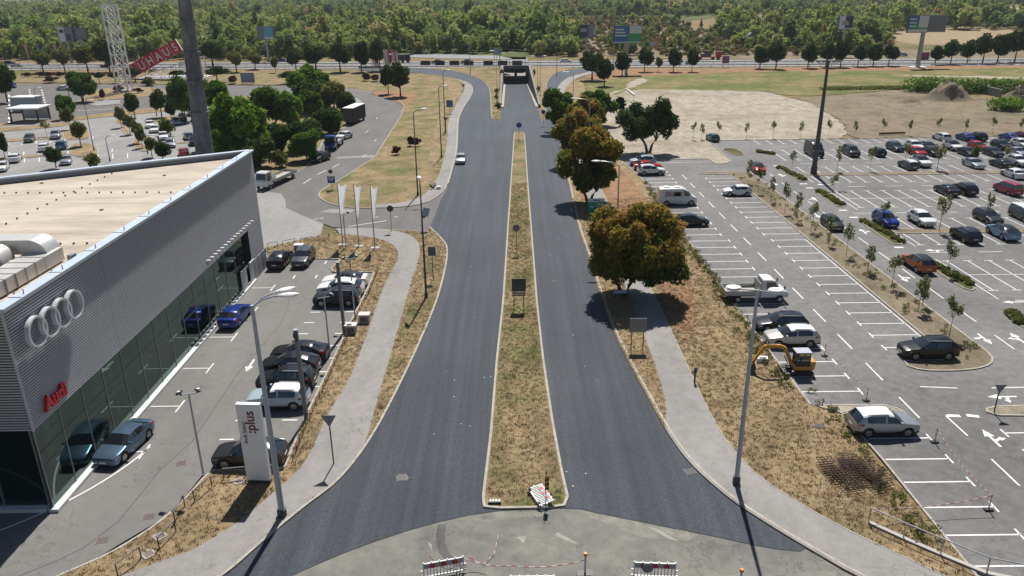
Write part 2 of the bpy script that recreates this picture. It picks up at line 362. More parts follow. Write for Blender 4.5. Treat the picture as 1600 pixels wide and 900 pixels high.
# highway
hw_c = lambda x: 322.5 - (x + 8) * .0735
def hband(name, x0, x1, d0, d1, z, m):
    return sheet(name, [(x0, hw_c(x0) + d0), (x1, hw_c(x1) + d0), (x1, hw_c(x1) + d1), (x0, hw_c(x0) + d1)], z, m)
hband('highway', -700, HX0, -13.5, -1, .03, M_HWY); hband('highway', -700, HX0, 1, 15, .03, M_HWY)
hband('highway', HX1, 600, -13.5, -1, .03, M_HWY); hband('highway', HX1, 600, 1, 15, .03, M_HWY)
b = MB()
for x in range(-400, 380, 12):
    for d in (-7.2, 8.0): line(b, (x, hw_c(x) + d), (x + 5, hw_c(x + 5) + d), .25, .05)
for d in (-12.6, -1.8, 1.8, 14.2):
    line(b, (-500, hw_c(-500) + d), (HX0 - 1, hw_c(HX0) + d), .25, .05); line(b, (HX1 + 1, hw_c(HX1) + d), (500, hw_c(500) + d), .25, .05)
tag(b.build('lane_markings', M_PAINT), kind='structure')
# exit road behind the highway
field('slip_road', [(560, 84), (640, 84), (700, 85), (770, 87), (800, 90), (800, 93), (700, 91), (600, 89)], M_HWY, .034)
# junction and new carriageways
sheet('old_junction', [(-60, -20), (60, -20), (60, 20), (30, 26), (18, 39), (-20, 39), (-30, 24)], .006, M_JUNC)
b = MB()
LO = P((353, 900), (420, 840), (480, 790), (530, 755), (580, 690), (620, 615), (660, 530), (690, 455), (703, 388), (690, 372), (672, 355))
LO2 = P((672, 355), (688, 315), (700, 292), (708, 262), (714, 240), (716, 215), (716, 190), (722, 172), (737, 150), (740, 140), (735, 130), (712, 122), (675, 116), (640, 113), (560, 110))
LI = P((560, 103), (650, 106), (712, 111), (740, 119), (752, 124), (764, 135), (767, 148), (768, 175), (769, 184))
RI = P((853, 186), (853, 165), (853.6, 145), (854, 131.5), (858, 123), (865, 116), (878, 111), (903, 108), (930, 105))
RO = P((945, 108), (925, 111), (903, 114.5), (891, 119), (884, 124), (880, 134), (879, 148), (873, 165), (871, 190), (874, 220), (882, 255), (893, 300), (903, 350)) + [(9.0, 84), (9.0, 74.4), (9.1, 65.4), (9.6, 58.3), (10.3, 51.3), (10.8, 46.6), (11.4, 43.3), (12.3, 40.8), (13.4, 38.5), (15.2, 35.9), (16.2, 34.6)]
SEAM = P((1250, 862), (1200, 857), (1100, 835), (960, 808), (890, 792), (755, 800), (660, 822), (560, 855), (470, 893))
sLO = smooth(LO, False, 2); sLO2 = smooth(LO2, False, 2); sLI = smooth(LI, False, 2); sRI = smooth(RI, False, 2); sRO = smooth(RO, False, 2)
roadpoly = sLO + sLO2[1:] + sLI + [(-2.2, 180), (-2.2, 203), (7.3, 203), (7.3, 180)] + sRI + sRO + smooth(SEAM + [(-13.5, 31.6)], False, 1)
sheet('main_road', roadpoly, .030, M_NEW)
LOb = [(-34, 22), (-22, 28)] + sLO; RO_b = sRO + [(18.0, 32.3), (22, 28.5), (30, 22)]
kerb(LOb[::-1], w=.18, left=False, name='kerb'); kerb(sLO2[10:], w=.16, left=True, name='kerb')
kerb(smooth(RO_b, False, 1), w=.18, left=True, name='kerb')
M_TYRE = g_asphalt_old('tyre_marks', (.07, .068, .064), (.13, .128, .12), .9, 1.5, (1, 1, 1)); M_DUST = g_asphalt_old('dust_marks', (.26, .25, .22), (.36, .35, .31), .9, 1.2, (1, 1, 1))
def band(name, px, w_, m, z): q = smooth(P(*px), False, 2); o = offset(q, w_, False); return sheet(name, ragged(q + o[::-1], .25), z, m)
band('tyre_marks', [(698, 818), (694, 838), (698, 858), (712, 874), (738, 884)], -.55, M_TYRE, .010)
for q_, w_ in (([(668, 847), (676, 862)], .12), ([(838, 838), (846, 852), (858, 864)], .1), ([(866, 836), (884, 846), (900, 852)], .3), ([(808, 840), (812, 850)], .5), ([(870, 832), (884, 840)], .08), ([(1010, 822), (1060, 850)], .2)): band('dust_marks', q_, w_, M_DUST, .013)
band('tyre_marks', [(322, 868), (352, 855), (382, 838), (398, 818)], .5, M_PATH, .1165)
for k in range(26):
    u = k / 25; x, y = 345 + 95 * u, 875 - 62 * u - 10 * math.sin(u * 3); band('tyre_marks', [(x, y), (x + 3.2, y + 2.2)], .06, M_TYRE, .119); band('tyre_marks', [(x + 14, y + 10), (x + 17, y + 12.2)], .06, M_TYRE, .119)
M_DUST2 = g_asphalt_old('dusty_asphalt', (.17, .165, .145), (.27, .26, .22), .9, .9, (1, 1, 1))
# oil, dust and tyre stains at the junction; patches
for px, m in (([(958, 806), (975, 800), (1010, 815), (1060, 830), (1100, 838), (1050, 848), (1000, 838), (950, 822), (900, 800), (890, 794)], M_PATH), ([(690, 812), (755, 802), (830, 800), (880, 800), (850, 808), (760, 812), (720, 822)], M_PATH)):
    sheet('dust_patch', ragged(smooth(P(*px), True, 2), 1.5), .012, M_DUST2)
sheet('road_patch', P((622, 741), (634, 741), (640, 747), (636, 752), (620, 750)), .036, M_OLD)
# main road underpass ramp
b = MB(); ys = list(np.arange(203, 385, 4.0)) + [386.0]
for a_, c_ in zip(ys, ys[1:]):
    za, zc = ramp_z(a_) + .03, ramp_z(c_) + .03
    b.add([(HX0, a_, za), (HX1, a_, za), (HX1, c_, zc), (HX0, c_, zc)], [(0, 1, 2, 3)], 0 if a_ < 330 else 1)  # far stretch: sunlit brightness beyond the deck put into a paler asphalt colour
tag(b.build('ramp_road', [M_NEW, M_LIGHT]), kind='structure')
b = MB()
for a_, c_ in zip(ys, ys[1:]):
    for x0, x1 in ((HX0 + .02, HX0 + .75), (HX1 - .75, HX1 - .02)):
        z0, z1 = ramp_z(a_) + .2, ramp_z(c_) + .2
        b.add([(x0, a_, z0), (x1, a_, z0), (x1, c_, z1), (x0, c_, z1), (x0, a_, z0 - .3), (x1, a_, z0 - .3), (x1, c_, z1 - .3), (x0, c_, z1 - .3)], [(0, 1, 2, 3), (0, 3, 7, 4), (1, 5, 6, 2)])
tag(b.build('ramp_kerb', M_KERB), kind='structure')
up = empty('underpass', (2.5, 312), 0, 'concrete road underpass below the highway at the end of the new road', 'underpass')
def wall(x0, x1):
    b = MB()
    for a_, c_ in zip(ys, ys[1:]):
        if a_ > 424: continue
        b.add([(x, y - 312, z) for x in (x0 - 2.5, x1 - 2.5) for y, z in ((a_, ramp_z(a_) - .3), (c_, ramp_z(c_) - .3), (c_, .75 if c_ < 314 else -.05), (a_, .75 if a_ < 314 else -.05))],
              [(0, 1, 2, 3), (7, 6, 5, 4), (3, 2, 6, 7)])
    return b.build('retaining_wall', concd, up)
wall(HX0 - .5, HX0 - .003); wall(HX1 + .003, HX1 + .5)
b = MB(); b.box(-5.3, 1, -.9, 5.4, 33, .02); b.build('deck', concd, up); b = MB(); b.box(-5.3, 73.5, -6.8, 5.4, 74, -.1); b.build('end_wall', conc, up)
b = MB(); b.box(-5.3, .5, -1.0, 5.4, 1.0, .45); b.build('parapet', concd, up)
b = MB(); b.box(-.8 + .4, 6, -6.6, .1 + .4, 28, -.92); b.build('middle_wall', concd, up)
rl = MB()
for k in range(9): rl.bar((-5.0 + k * 1.27, .75, .45), (-5.0 + k * 1.27, .75, 2.4), .12)
rl.bar((-5.1, .75, 1.6), (5.2, .75, 1.6), .1); rl.bar((-5.1, .75, 1.0), (5.2, .75, 1.0), .1); rl.build('railing', dsteel, up)
# wedges of grass beside the ramp
wl = smooth(P((566, 108), (650, 109), (705, 113), (738, 120.5), (750, 125), (762, 136), (765.5, 149), (767, 175), (768.5, 186)), False, 2)
wedge_l = [p for p in sLI[6:]] + [(-3.6, 183), (-2.85, 200), (-2.85, 311.5)] + [(-20, 312)]
bed('verge', wedge_l, M_MIXG, .10); kerb(sLI[6:] + P((772, 187), (779, 187)), w=.16, left=False)
wedge_r = [(20, 309), (7.95, 311), (7.95, 200)] + [(8.6, 184)] + sRI[:-7]
bed('verge', wedge_r, M_DRY, .10); kerb([(8.4, 184)] + sRI[:-7], w=.16, left=True)
# median
med = P((752, 786), (765, 680), (775, 560), (785, 470), (793, 350), (800, 250), (803, 209), (806, 206.5), (815, 206.5), (820, 209), (825, 280), (833, 380), (840, 470), (850, 560), (865, 660), (880, 740), (890, 782), (886, 791), (877, 795), (765, 797), (755, 794))
raised('median', med, M_MIXG, .11, .17, .13)
# right verge with path
verge_r = [(30.2, 22.2)] + RO_b[::-1][1:]
rv = offset(smooth(RO_b, False, 1), .16, False)
rv_poly = [p for p in rv if p[1] < 262] [::-1]
iv = [p for p in smooth(RO_b, False, 1)]
inner = [p for p in offset(iv, -.16, False) if p[1] < 268]
bed('verge', inner + [(24.05, 22), (24.05, 33), (23.65, 48.5), (21.85, 50), (21.35, 74.6), (21.4, 87.6), (20.9, 122.7), (20.0, 131), (19.7, 136), (19, 148), (20.5, 180), (22, 225), (24, 262)], M_DRY, .10)
sheet('soil_verge', smooth([(14.6, 62), (15.2, 70), (14.3, 80), (10.5, 88), (10.2, 130), (12, 150), (17, 150), (18.5, 135), (19.6, 120), (19.9, 90), (19, 76), (17, 64)], True, 2), .106, M_SOIL)
pl = smooth([(10.6, 47.0), (11.3, 50), (11.6, 54.6), (11.7, 62.8), (11.7, 75), (11.4, 95), (11.3, 120), (11.0, 160), (11.5, 200), (13.2, 228), (16, 255), (21, 275), (30, 292)], False, 1)
pr = smooth([(33.0, 24.0), (26, 28.6), (21.6, 33), (18.3, 36.5), (15.9, 40.1), (14.9, 42.6), (14.3, 46.5), (14.2, 52), (14.25, 60), (14.3, 75), (14.0, 95), (13.8, 120), (13.3, 160), (13.8, 200), (15.4, 228), (18.5, 252), (23, 270), (31, 286)], False, 1)
edge_in = [p for p in offset(iv, -.18, False) if p[1] < 47.5]
sheet('footpath', pl + pr[::-1] + edge_in[::-1], .112, M_PATH)
bb = MB()
for q in (pr, ):
    for a_, c_ in zip(q, q[1:]):
        if a_[1] < 140: bb.bar((a_[0], a_[1], .105), (c_[0], c_[1], .105), .08, .05)
tag(bb.build('path_edging', M_KERB), kind='structure')
# far gravel beside right road
# left verges
lp_l = smooth(P((300, 862), (365, 825), (430, 770), (480, 725), (510, 650), (545, 600), (575, 520), (598, 450), (618, 415), (624, 400), (618, 386), (600, 376), (560, 369), (530, 366)), False, 2)
lp_r = smooth(P((560, 722), (575, 682), (600, 590), (620, 525), (640, 450), (657, 400), (655, 380), (640, 366), (600, 359), (560, 357), (525, 358)), False, 2)
lv_in = offset(LOb, .16, False)
lv_in = [p for p in lv_in]
kr_d = P((60, 915), (92, 900), (175, 865), (250, 817), (287, 782), (318, 747), (326, 738), (336, 734.5), (440, 736), (447, 722), (467, 673), (482, 640), (520, 562), (540, 517), (572, 455), (584, 426), (519, 427), (516, 421), (531, 406), (492, 405), (440, 404), (419, 404))
kr_s = smooth(kr_d[:8], False, 2) + kr_d[8:]
kerb(kr_s, w=.16, left=False, name='kerb')
din = offset(kr_s, -.14, False)
far_edge = P((415, 388), (450, 380), (500, 369), (530, 366), (560, 363.5), (578, 359.5), (640, 362), (668, 364))
bed('verge', [(-36, 24)] + din + far_edge + lv_in[::-1][0:] , M_DRY, .10)
sheet('green_verge', smooth([(-10.2, 54), (-9.2, 56), (-7.9, 66), (-7.5, 74), (-7.6, 84), (-9.4, 87), (-10.0, 78), (-10.2, 64)], True, 2), .105, M_MIXG)
edge_l = [p for p in offset(LOb, .18, False) if p[1] < 45.5]
sheet('footpath', [(-30, 26), (-22, 32.2)] + lp_l + lp_r[::-1] + edge_l[::-1][:-1] + [(-31, 24.5)], .112, M_PATH)
kerb(P((668, 364), (640, 361.5), (575, 359)), w=.14, left=False)
# dealer lot, service street, west lots
sheet('dealer_lot', [(-75, 10), (-36, 24)] + kr_s + P((408, 404)) + [(-27.5, 84), (-75, 84)], .006, M_DLOT)
sheet('west_lot', P((-600, 128), (560, 139), (620, 150), (600, 220), (520, 290), (500, 372), (400, 390)) + [(-27, 86), (-80, 60), (-200, 60)], .010, M_LIGHT)
sheet('upper_lot', P((-600, 130), (330, 134), (400, 150), (330, 163), (190, 172), (100, 187), (0, 193), (-600, 226)), .014, M_OLD)
street = P((411, 300), (425, 300), (440, 303), (446, 312), (447, 325), (480, 340), (520, 355), (575, 359), (671, 364), (672, 355), (688, 315), (700, 292), (632, 170), (625, 157), (585, 144), (542, 139.5), (457, 134), (337, 133.5), (200, 132), (-600, 130), (-600, 138), (200, 138), (330, 140), (420, 150), (500, 160), (545, 178), (545, 197), (510, 214), (489, 255), (462, 271))
sheet('service_street', street, .018, M_OLD)
sheet('street_patch', P((500, 331), (518, 326.5), (556, 328), (548, 332), (520, 333)), .024, M_LIGHT)
sheet('street_patch', P((527, 245), (585, 242), (584, 246), (525, 248)), .024, M_LIGHT)
sheet('parking_bay', smooth(P((549, 150), (566, 158), (571, 168), (565, 176), (552, 180), (546, 165)), True, 2), .026, M_LIGHT)
# big west grass island
g3 = P((496, 303), (500, 312), (520, 321), (555, 326.5), (580, 326), (627, 324.5), (665, 319), (687, 306), (699, 292), (707, 262), (713, 240), (715, 215), (715, 190), (721, 172), (736, 150), (739, 140), (734, 130), (711, 122.6), (675, 116.8), (640, 114), (560, 111), (400, 112), (0, 118), (-600, 120), (-600, 127), (0, 129), (200, 131), (337, 132.5), (457, 133.5), (542, 138.5), (585, 143), (625, 156), (633, 170), (598, 225), (585, 247), (560, 262), (535, 279), (510, 292))
g3s = g3[:1]
raised('verge', smooth(g3, True, 1), M_MIXG, .10, .16, .12)
pL3 = P((580, 321.5), (627, 318), (650, 312), (665, 304), (682, 284), (692, 255), (699, 225), (700, 190), (709, 170), (724, 146), (727, 135), (722, 128), (712, 124.5))
pR3 = P((583, 325.5), (627, 323.7), (664, 318.3), (685, 306), (698, 291), (706, 262), (712, 240), (714, 215), (714, 190), (720, 172), (735, 150), (737.5, 140), (733, 131), (713, 124))
sheet('footpath', smooth(pL3, False, 1) + smooth(pR3, False, 1)[::-1], .112, M_PATH)
sheet('worn_grass', smooth(P((570, 145), (620, 140), (660, 150), (640, 160), (632, 168), (612, 155)), True, 2), .108, M_SOIL)
sheet('worn_grass', smooth(P((655, 118), (700, 125), (722, 133), (722, 145), (705, 165), (695, 190), (690, 225), (682, 260), (660, 300), (610, 316), (600, 310), (650, 295), (670, 250), (680, 200), (690, 165), (705, 140), (690, 128)), True, 2), .108, M_DRY)
def isl(px, m=M_DRY, it=1): return raised('planting_island', P(*px), m, .10, .14, .12, it=it)
for q in ([(-300, 222), (0, 200), (63, 196), (105, 190), (110, 196), (63, 201), (0, 207), (-300, 230)], [(-300, 208), (0, 194), (54, 188), (100, 187), (180, 174), (290, 166), (330, 164), (320, 169), (185, 181), (104, 190), (54, 192), (0, 198), (-300, 212)],
          [(96, 207), (110, 203), (138, 203), (142, 214), (135, 218), (102, 220)], [(106, 228), (125, 224), (146, 225), (156, 238), (150, 244), (112, 246)],
          [(187, 200), (196, 197), (205, 209), (202, 212), (196, 211)], [(204, 222), (214, 218), (234, 233), (232, 237), (216, 237)], [(179, 188), (186, 186), (196, 190), (192, 193), (182, 193)],
          [(224, 187), (260, 183), (300, 178), (315, 180), (262, 188), (228, 192)],
          [(-200, 236), (0, 219), (60, 216), (95, 212), (96, 215), (60, 219), (0, 223), (-200, 242)], [(-200, 262), (0, 246), (60, 243), (104, 238), (105, 241), (60, 246), (0, 250), (-200, 268)],
          [(270, 224), (300, 221), (330, 216), (330, 219), (300, 223), (272, 226)]):
    isl(q)
isl([(150, 140), (190, 136), (240, 137), (262, 142), (250, 150), (205, 153), (150, 158), (120, 167), (118, 160)], M_DRY)
field('paved_plot', [(136, 163), (160, 157), (188, 157), (188, 163), (150, 166)], M_LIGHT, .12, 0)
isl([(330, 155), (390, 150), (470, 152), (525, 162), (545, 182), (544, 198), (508, 214), (488, 255), (461, 270), (412, 296), (395, 270), (340, 235), (325, 190)], M_MIXG)
# east car park
ep = [(24.2, 8), (170, 8), (170, 156.0), (43, 154), (39.6, 153), (39.1, 142), (39.0, 135.3), (37.4, 132.7), (35.6, 132.4), (35.2, 136.8), (26, 136.7), (19.8, 135.7), (21.1, 122.7), (21.6, 87.6), (21.5, 74.6), (22, 50), (23.8, 48.7), (24.1, 43), (24.2, 33)]
sheet('car_park', ep, .034, M_LOT)
kerb([(24.2, 8), (24.2, 33), (24.1, 43), (23.8, 48.7)], w=.15, left=True)
kerb([(22, 50), (21.5, 74.6), (21.6, 87.6), (21.1, 122.7), (19.8, 135.7), (26, 136.7), (35.2, 136.8), (35.6, 132.4), (37.4, 132.7), (39, 135.3), (39.1, 142), (39.6, 153), (43, 154), (170, 156)], w=.15, left=True)
raised('planting_island', [(22, 50.0), (27.3, 49.9), (28.0, 49.5), (28.5, 48.5), (28.3, 48.0), (27.6, 48.2), (23.8, 48.6)], M_SAND, .10)
raised('long_island', [(31.0, 126.3), (39.2, 126.5), (39.8, 125.6), (39.8, 73), (39.9, 58.4), (39.6, 57), (38.8, 56), (37.2, 55.3), (35.2, 55.0), (33.0, 55.1), (32.0, 55.6), (31.8, 56.5), (32.2, 57.1), (36.1, 57.1), (36.1, 61), (36.0, 95), (35.8, 124.6), (31.3, 124.8), (30.8, 125.5)], M_SAND2, .10)
for q in ([(45.0, 129.5), (46.1, 129.6), (46.9, 127), (46.9, 119.6), (46.2, 118.7), (45.4, 118.9), (45.0, 120)], [(45.3, 113.4), (46.2, 113), (46.9, 111), (46.9, 104.8), (46.3, 103.9), (45.4, 104), (45.2, 105)],
          [(45.3, 97.6), (46.3, 98.2), (46.9, 96), (46.9, 88.0), (46.3, 87.1), (45.4, 87.1), (45.2, 88)], [(46.1, 81.2), (46.9, 80.9), (47.2, 78), (47.1, 73), (46.4, 72.0), (45.6, 72.6), (45.6, 80)],
          [(45.9, 66.4), (46.5, 67.1), (47.3, 66.8), (47.6, 64), (47.4, 60), (46.6, 59), (45.8, 60.2)], [(39.5, 146), (42.5, 146.5), (43.2, 141), (42, 139), (40.5, 139.6)]):
    raised('planting_island', smooth(q, True, 1), g_grass('shrub_bed', (.20, .15, .08), (.12, .09, .05), (.07, .10, .03), (.44, .56), .5, seed=3) if 'shrub_bed' not in MATS else MATS['shrub_bed'], .10, .14)
for y0, y1 in ((122.9, 124.7), (91.5, 93.3)):
    raised('planting_strip', [(48.3 if y0 > 100 else 47.6, y0), (125, y0), (125, y1), (48.3 if y0 > 100 else 47.6, y1)], M_SAND2, .10, .14)
raised('planting_island', smooth([(34, 48.9), (35.1, 49.7), (60, 49.7), (60, 47.8), (34.4, 47.9)], True, 1), M_SAND, .10)
# painted markings, east
b = MB(); Z = .044
def ln(p, q, w=.12): line(b, p, q, w, Z)
for i in range(31):
    Y = 127 - 2.5 * i
    if Y > 51: ln((21.75, Y), (26.0 + (.4 if Y < 90 else 0), Y)); ln((26.05 + (.4 if Y < 90 else 0), Y - .5), (26.05 + (.4 if Y < 90 else 0), Y + .5))
    if 57 < Y < 124: ln((31.4 + (.3 if Y < 90 else 0), Y), (35.85, Y)); ln((31.35 + (.3 if Y < 90 else 0), Y - .5), (31.35 + (.3 if Y < 90 else 0), Y + .5))
ln((35.7, 89.5), (35.85, 59.5), .1)
for i in range(14): Y = 124.6 - 5.66 * i; ln((28.1 + i * .065, Y), (28.15 + i * .065, Y - 3))
ln((26.3, 134.2), (38.8, 134.3), .1)
for i in range(12):
    Y = 48.0 - 2.5 * i
    if i: ln((24.25, Y - .1), (28.4, Y - .1)); ln((28.4, Y - .6), (28.4, Y + .4))
    ln((33.8, Y - 2.1), (38.2, Y - 2.1)); ln((33.8, Y - 2.6), (33.8, Y - 1.6))
for i in range(6): ln((31.1, 42.8 - 5.6 * i), (31.15, 39.9 - 5.6 * i))
ln((31.1, 48.3), (32.0, 48.2), .35); ln((32.5, 48.3), (33.3, 48.1), .35); ln((31.0, 48.3), (31.1, 45.6)); ln((31.3, 52.6), (34, 52.3)); ln((36.6, 52.25), (39.2, 52.3))
for k in range(34):
    X = 48.45 + 2.36 * k
    for y0, y1, t in ((149.9, 154.2, 'lo'), (135.0, 144.2, 'both'), (125.0, 129.3, 'hi'), (118.2, 122.7, 'lo'), (103.7, 112.9, 'both'), (93.6, 98.0, 'hi'), (87.0, 91.4, 'lo'), (72.3, 81.3, 'both'), (62.2, 66.4, 'hi')):
        if y0 < 70 and X < 50: continue
        ln((X, y0), (X, y1))
        if t in ('lo', 'both'): ln((X - .5, y0), (X + .5, y0))
        if t in ('hi', 'both'): ln((X - .5, y1), (X + .5, y1))
for y in (139.6, 108.4, 76.8): ln((48.5, y), (126, y), .1)
for y, x0 in ((147, 50), (132, 50), (115.6, 51.5), (100.85, 46.2), (84.2, 48), (69.6, 49)):
    for k in range(14): ln((x0 + k * 5.7, y), (x0 + k * 5.7 + 2.7, y))
for k in range(17): ln((42.4, 124.5 - k * 5.7), (42.4, 121.6 - k * 5.7))
for a_ in ((47.3, 125.6, 118.5), (47.5, 113, 102.5), (47.6, 91.4, 86.5), (47.6, 82, 70)): ln((a_[0], a_[1]), (a_[0], a_[2]), .1)
for y in (117.6, 130.6, 115, 102.4, 98.9, 86.2, 82.2): ln((44.9, y), (46.0, y), .4); 
tag(b.build('parking_markings', M_PAINT), kind='structure')
def arrow(b, x, y, a, turn=0, z=Z):
    c, s = math.cos(a), math.sin(a); T = lambda p: (x + p[0] * c - p[1] * s, y + p[0] * s + p[1] * c, z)
    b.add([T(p) for p in [(-1.1, -.09), (.2, -.09), (.2, .09), (-1.1, .09)]], [(0, 1, 2, 3)]); b.add([T(p) for p in [(.2, -.36), (1.1, 0), (.2, .36)]], [(0, 1, 2)])
    if turn: b.add([T(p) for p in [(-.5, .09 * turn), (-.2, .09 * turn), (0, .5 * turn), (-.2, .5 * turn)]], [(0, 1, 2, 3) if turn > 0 else (3, 2, 1, 0)]); b.add([T(p) for p in [(-.35, .5 * turn), (.15, .5 * turn), (-.1, .95 * turn)]], [(0, 1, 2) if turn > 0 else (2, 1, 0)])
b = MB(); U = math.pi / 2
for x, y, a, t in ((41.1, 61, -U, -1), (44, 61.1, U, 1), (44, 92.6, U, -1), (41.1, 76, -U, 1), (43.8, 108.5, U, 1), (41.1, 118, -U, 0), (43.9, 123.6, U, -1), (41.0, 100, -U, 0), (32.55, 45.3, U, -1), (36.6, 50.9, math.pi, 1), (49, 85.0, math.pi, 1), (48.6, 69.2, math.pi, 0), (48.3, 117, math.pi, 0)):
    arrow(b, x, y, a, t)
tag(b.build('lane_arrows', M_PAINT), kind='structure')
# painted markings, west
b = MB(); z = .022
for (a_, c_) in (((390 / 1, 0), (0, 0)),): pass
for Y in (75.5, 69.4, 63.3, 57.2, 51.0, 44.9):
    line(b, (-27.2, Y), (-25.0, Y), .11, z); line(b, (-25.0, Y - .9), (-25.0, Y + .9), .11, z)
cv = smooth([(-24.9, 45.5), (-25.3, 43.6), (-26.4, 41.0), (-28.0, 38.6), (-30.5, 36.2), (-34, 34.5)], False, 2)
for p_, q_ in zip(cv, cv[1:]): line(b, p_, q_, .12, z)
dl = P((336, 735), (441, 673), (452, 601), (467, 560), (520, 485))
for k, Y in enumerate((46.3, 48.8, 51.3, 53.8, 56.3, 58.8, 61.3, 63.8, 66.3, 68.8)):
    xr = np.interp(Y, [45.5, 52, 58, 64, 70, 76], [-15.9, -15.2, -14.6, -14.9, -14.9, -14.9])
    line(b, (xr - 1.2, Y), (xr - .1, Y), .14, z); line(b, (xr - 4.6, Y), (xr - 3.6, Y), .14, z)
for x in (-23.6, -21.2, -18.8): line(b, (x, 78.2), (x, 79.2), .13, z); line(b, (x, 82.8), (x, 83.8), .13, z)
arrow(b, -21.8, 57.6, -U, 0, z)
tag(b.build('dealer_markings', M_WPAINT if 0 else M_PAINT), kind='structure')
b = MB()
for (x0, y0, x1, y1) in ((405, 346, 0, 0),): pass
for a_, c_ in (((604, 345), (545, 354)), ((490, 343), (496, 342)), ((499, 341.7), (506, 341)), ((582, 339.5), (592, 339.5)), ((616, 339), (622, 339)), ((474, 287), (486, 279)), ((496, 273), (510, 266)), ((520, 262), (530, 256)), ((566, 245), (572, 242)), ((585, 221), (588, 218)), ((570, 208), (576, 204)), ((588, 186), (590, 184))):
    line(b, at(*a_), at(*c_), .14, .026)
for k in range(13): line(b, at(122 + k * 5, 173 - k * .25), at(124.5 + k * 5, 173 - k * .25), .5, .026)
for k in range(8): line(b, at(46 + k * .45 * 1.3, 140 + k * 3.6), at(46 + k * .6, 141.6 + k * 3.6), .35, .026); line(b, at(65 + k * 1.0, 140 + k * 3.8), at(65.5 + k * 1.0, 141.8 + k * 3.8), .35, .026)
for k in range(9): line(b, at(14, 134 + k * 7), at(14.3, 137.5 + k * 7), .4, .026)
for k in range(8): line(b, at(-10 + k * 22, 230.5 - k * 1.9 + 24 * 0), at(-8 + k * 22, 226.5 - k * 1.9), .16, .026)
for k in range(8): line(b, at(14 + k * 23, 243 - k * .8), at(14.5 + k * 23, 238 - k * .8), .16, .026); line(b, at(38 + k * 23, 254 - k), at(38.5 + k * 23, 247 - k), .16, .026)
tag(b.build('street_markings', M_PAINT), kind='structure')
# tar joint in the dealer lot
b = MB(); jt = P((30, 900), (85, 878), (130, 857), (185, 815), (250, 735), (300, 690), (372, 583), (440, 505), (466, 430))
for p_, q_ in zip(jt, jt[1:]): line(b, p_, q_, .07, .012)
tag(b.build('tar_joint', dark), kind='structure')
# =====================================================  SHOWROOM BUILDING
BX, BY0, BY1, BZ = -27.6, 38.6, 82.3, 13.1
clad = mat('metal_cladding', (.50, .515, .55), .42, .3); cladd = mat('cladding_gap', (.02, .021, .025), .9)
capm = mat('parapet_cap', (.50, .57, .66), .5, .2); duct_m = mat('duct_sheet_metal', (.62, .60, .57), .42, .45)
def g_roof():
    g = G('roof_membrane', .85, .2); c = g.ramp(g.noise(.3, 6, (.35, 1.6, 1), rough=.6), [(.3, (.38, .325, .26)), (.55, (.52, .455, .37)), (.75, (.58, .515, .425))])
    c = g.mix(.8, c, g.ramp(g.noise(.7, 6, (.5, 2.5, 1), off=5, rough=.7), [(.34, .72), (.55, 1.0)]), 'MULTIPLY'); return g.out(c)
M_ROOF = g_roof()
def glass_mat(name, col, rough=.04, alpha=1.0):
    m = bpy.data.materials.new(name); m.use_nodes = True; b = m.node_tree.nodes['Principled BSDF']
    b.inputs['Base Color'].default_value = col + (1,); b.inputs['Roughness'].default_value = rough; b.inputs['Specular IOR Level'].default_value = .9; b.inputs['IOR'].default_value = 1.7
    b.inputs['Transmission Weight'].default_value = alpha
    MATS[name] = m; return m
showg = glass_mat('showroom_glass', (.25, .36, .36), .01, 0.0)
nn = showg.node_tree; bs = nn.nodes['Principled BSDF']; outn = nn.nodes['Material Output']
tr = nn.nodes.new('ShaderNodeBsdfTransparent'); tr.inputs[0].default_value = (.44, .64, .57, 1); gl = nn.nodes.new('ShaderNodeBsdfGlossy'); gl.inputs['Roughness'].default_value = .015; gl.inputs[0].default_value = (.62, .82, .78, 1)
fr = nn.nodes.new('ShaderNodeFresnel'); fr.inputs[0].default_value = 2.1; mx = nn.nodes.new('ShaderNodeMixShader')
nn.links.new(fr.outputs[0], mx.inputs[0]); nn.links.new(tr.outputs[0], mx.inputs[1]); nn.links.new(gl.outputs[0], mx.inputs[2]); nn.links.new(mx.outputs[0], outn.inputs['Surface']); nn.nodes.remove(bs)
bd = empty('car_showroom', (BX, BY0, 0), 0, 'large grey ribbed metal car showroom with flat beige roof and tall glass front', 'showroom')
# everything below is in building coordinates: x 0 = east wall, y 0 = south wall
LEN = BY1 - BY0; backdir = (-19.9, -12.0)
def back_y(x): return LEN + x * .605
rx0 = -62
b = MB()
roofpoly = [(-.35, .35), (-.35, LEN - .6), (rx0, back_y(rx0) - .5), (rx0, .35)]
roofpoly = [(-.35, .35), (-.35, back_y(-.35) - .45), (-62, back_y(-62) - .45), (-62, .35)]
b.prism(roofpoly, 11.9, 12.55); b.build('roof', M_ROOF, bd)
b = MB()
b.bar((-.15, -.1, BZ - .0), (-.15, LEN + .1, BZ - .0), .75, .16); b.bar((-.5, .0, BZ - .003), (-62, 0, BZ - .003), .75, .154)
b.bar((-.2, LEN + .05, BZ - .002), (-62, back_y(-62) + .05, BZ - .002), .6, .15); b.build('parapet_cap', capm, bd)
b = MB(); b.bar((-.5, back_y(-.5) - .05, 12.75), (-62, back_y(-62) - .05, 12.75), .2, .55); b.bar((-.45, .3, 12.75), (-.45, LEN - .4, 12.75), .2, .55); b.bar((-.6, .42, 12.75), (-62, .42, 12.75), .2, .55); b.build('parapet', mat('parapet_inner', (.20, .22, .25), .6), bd)
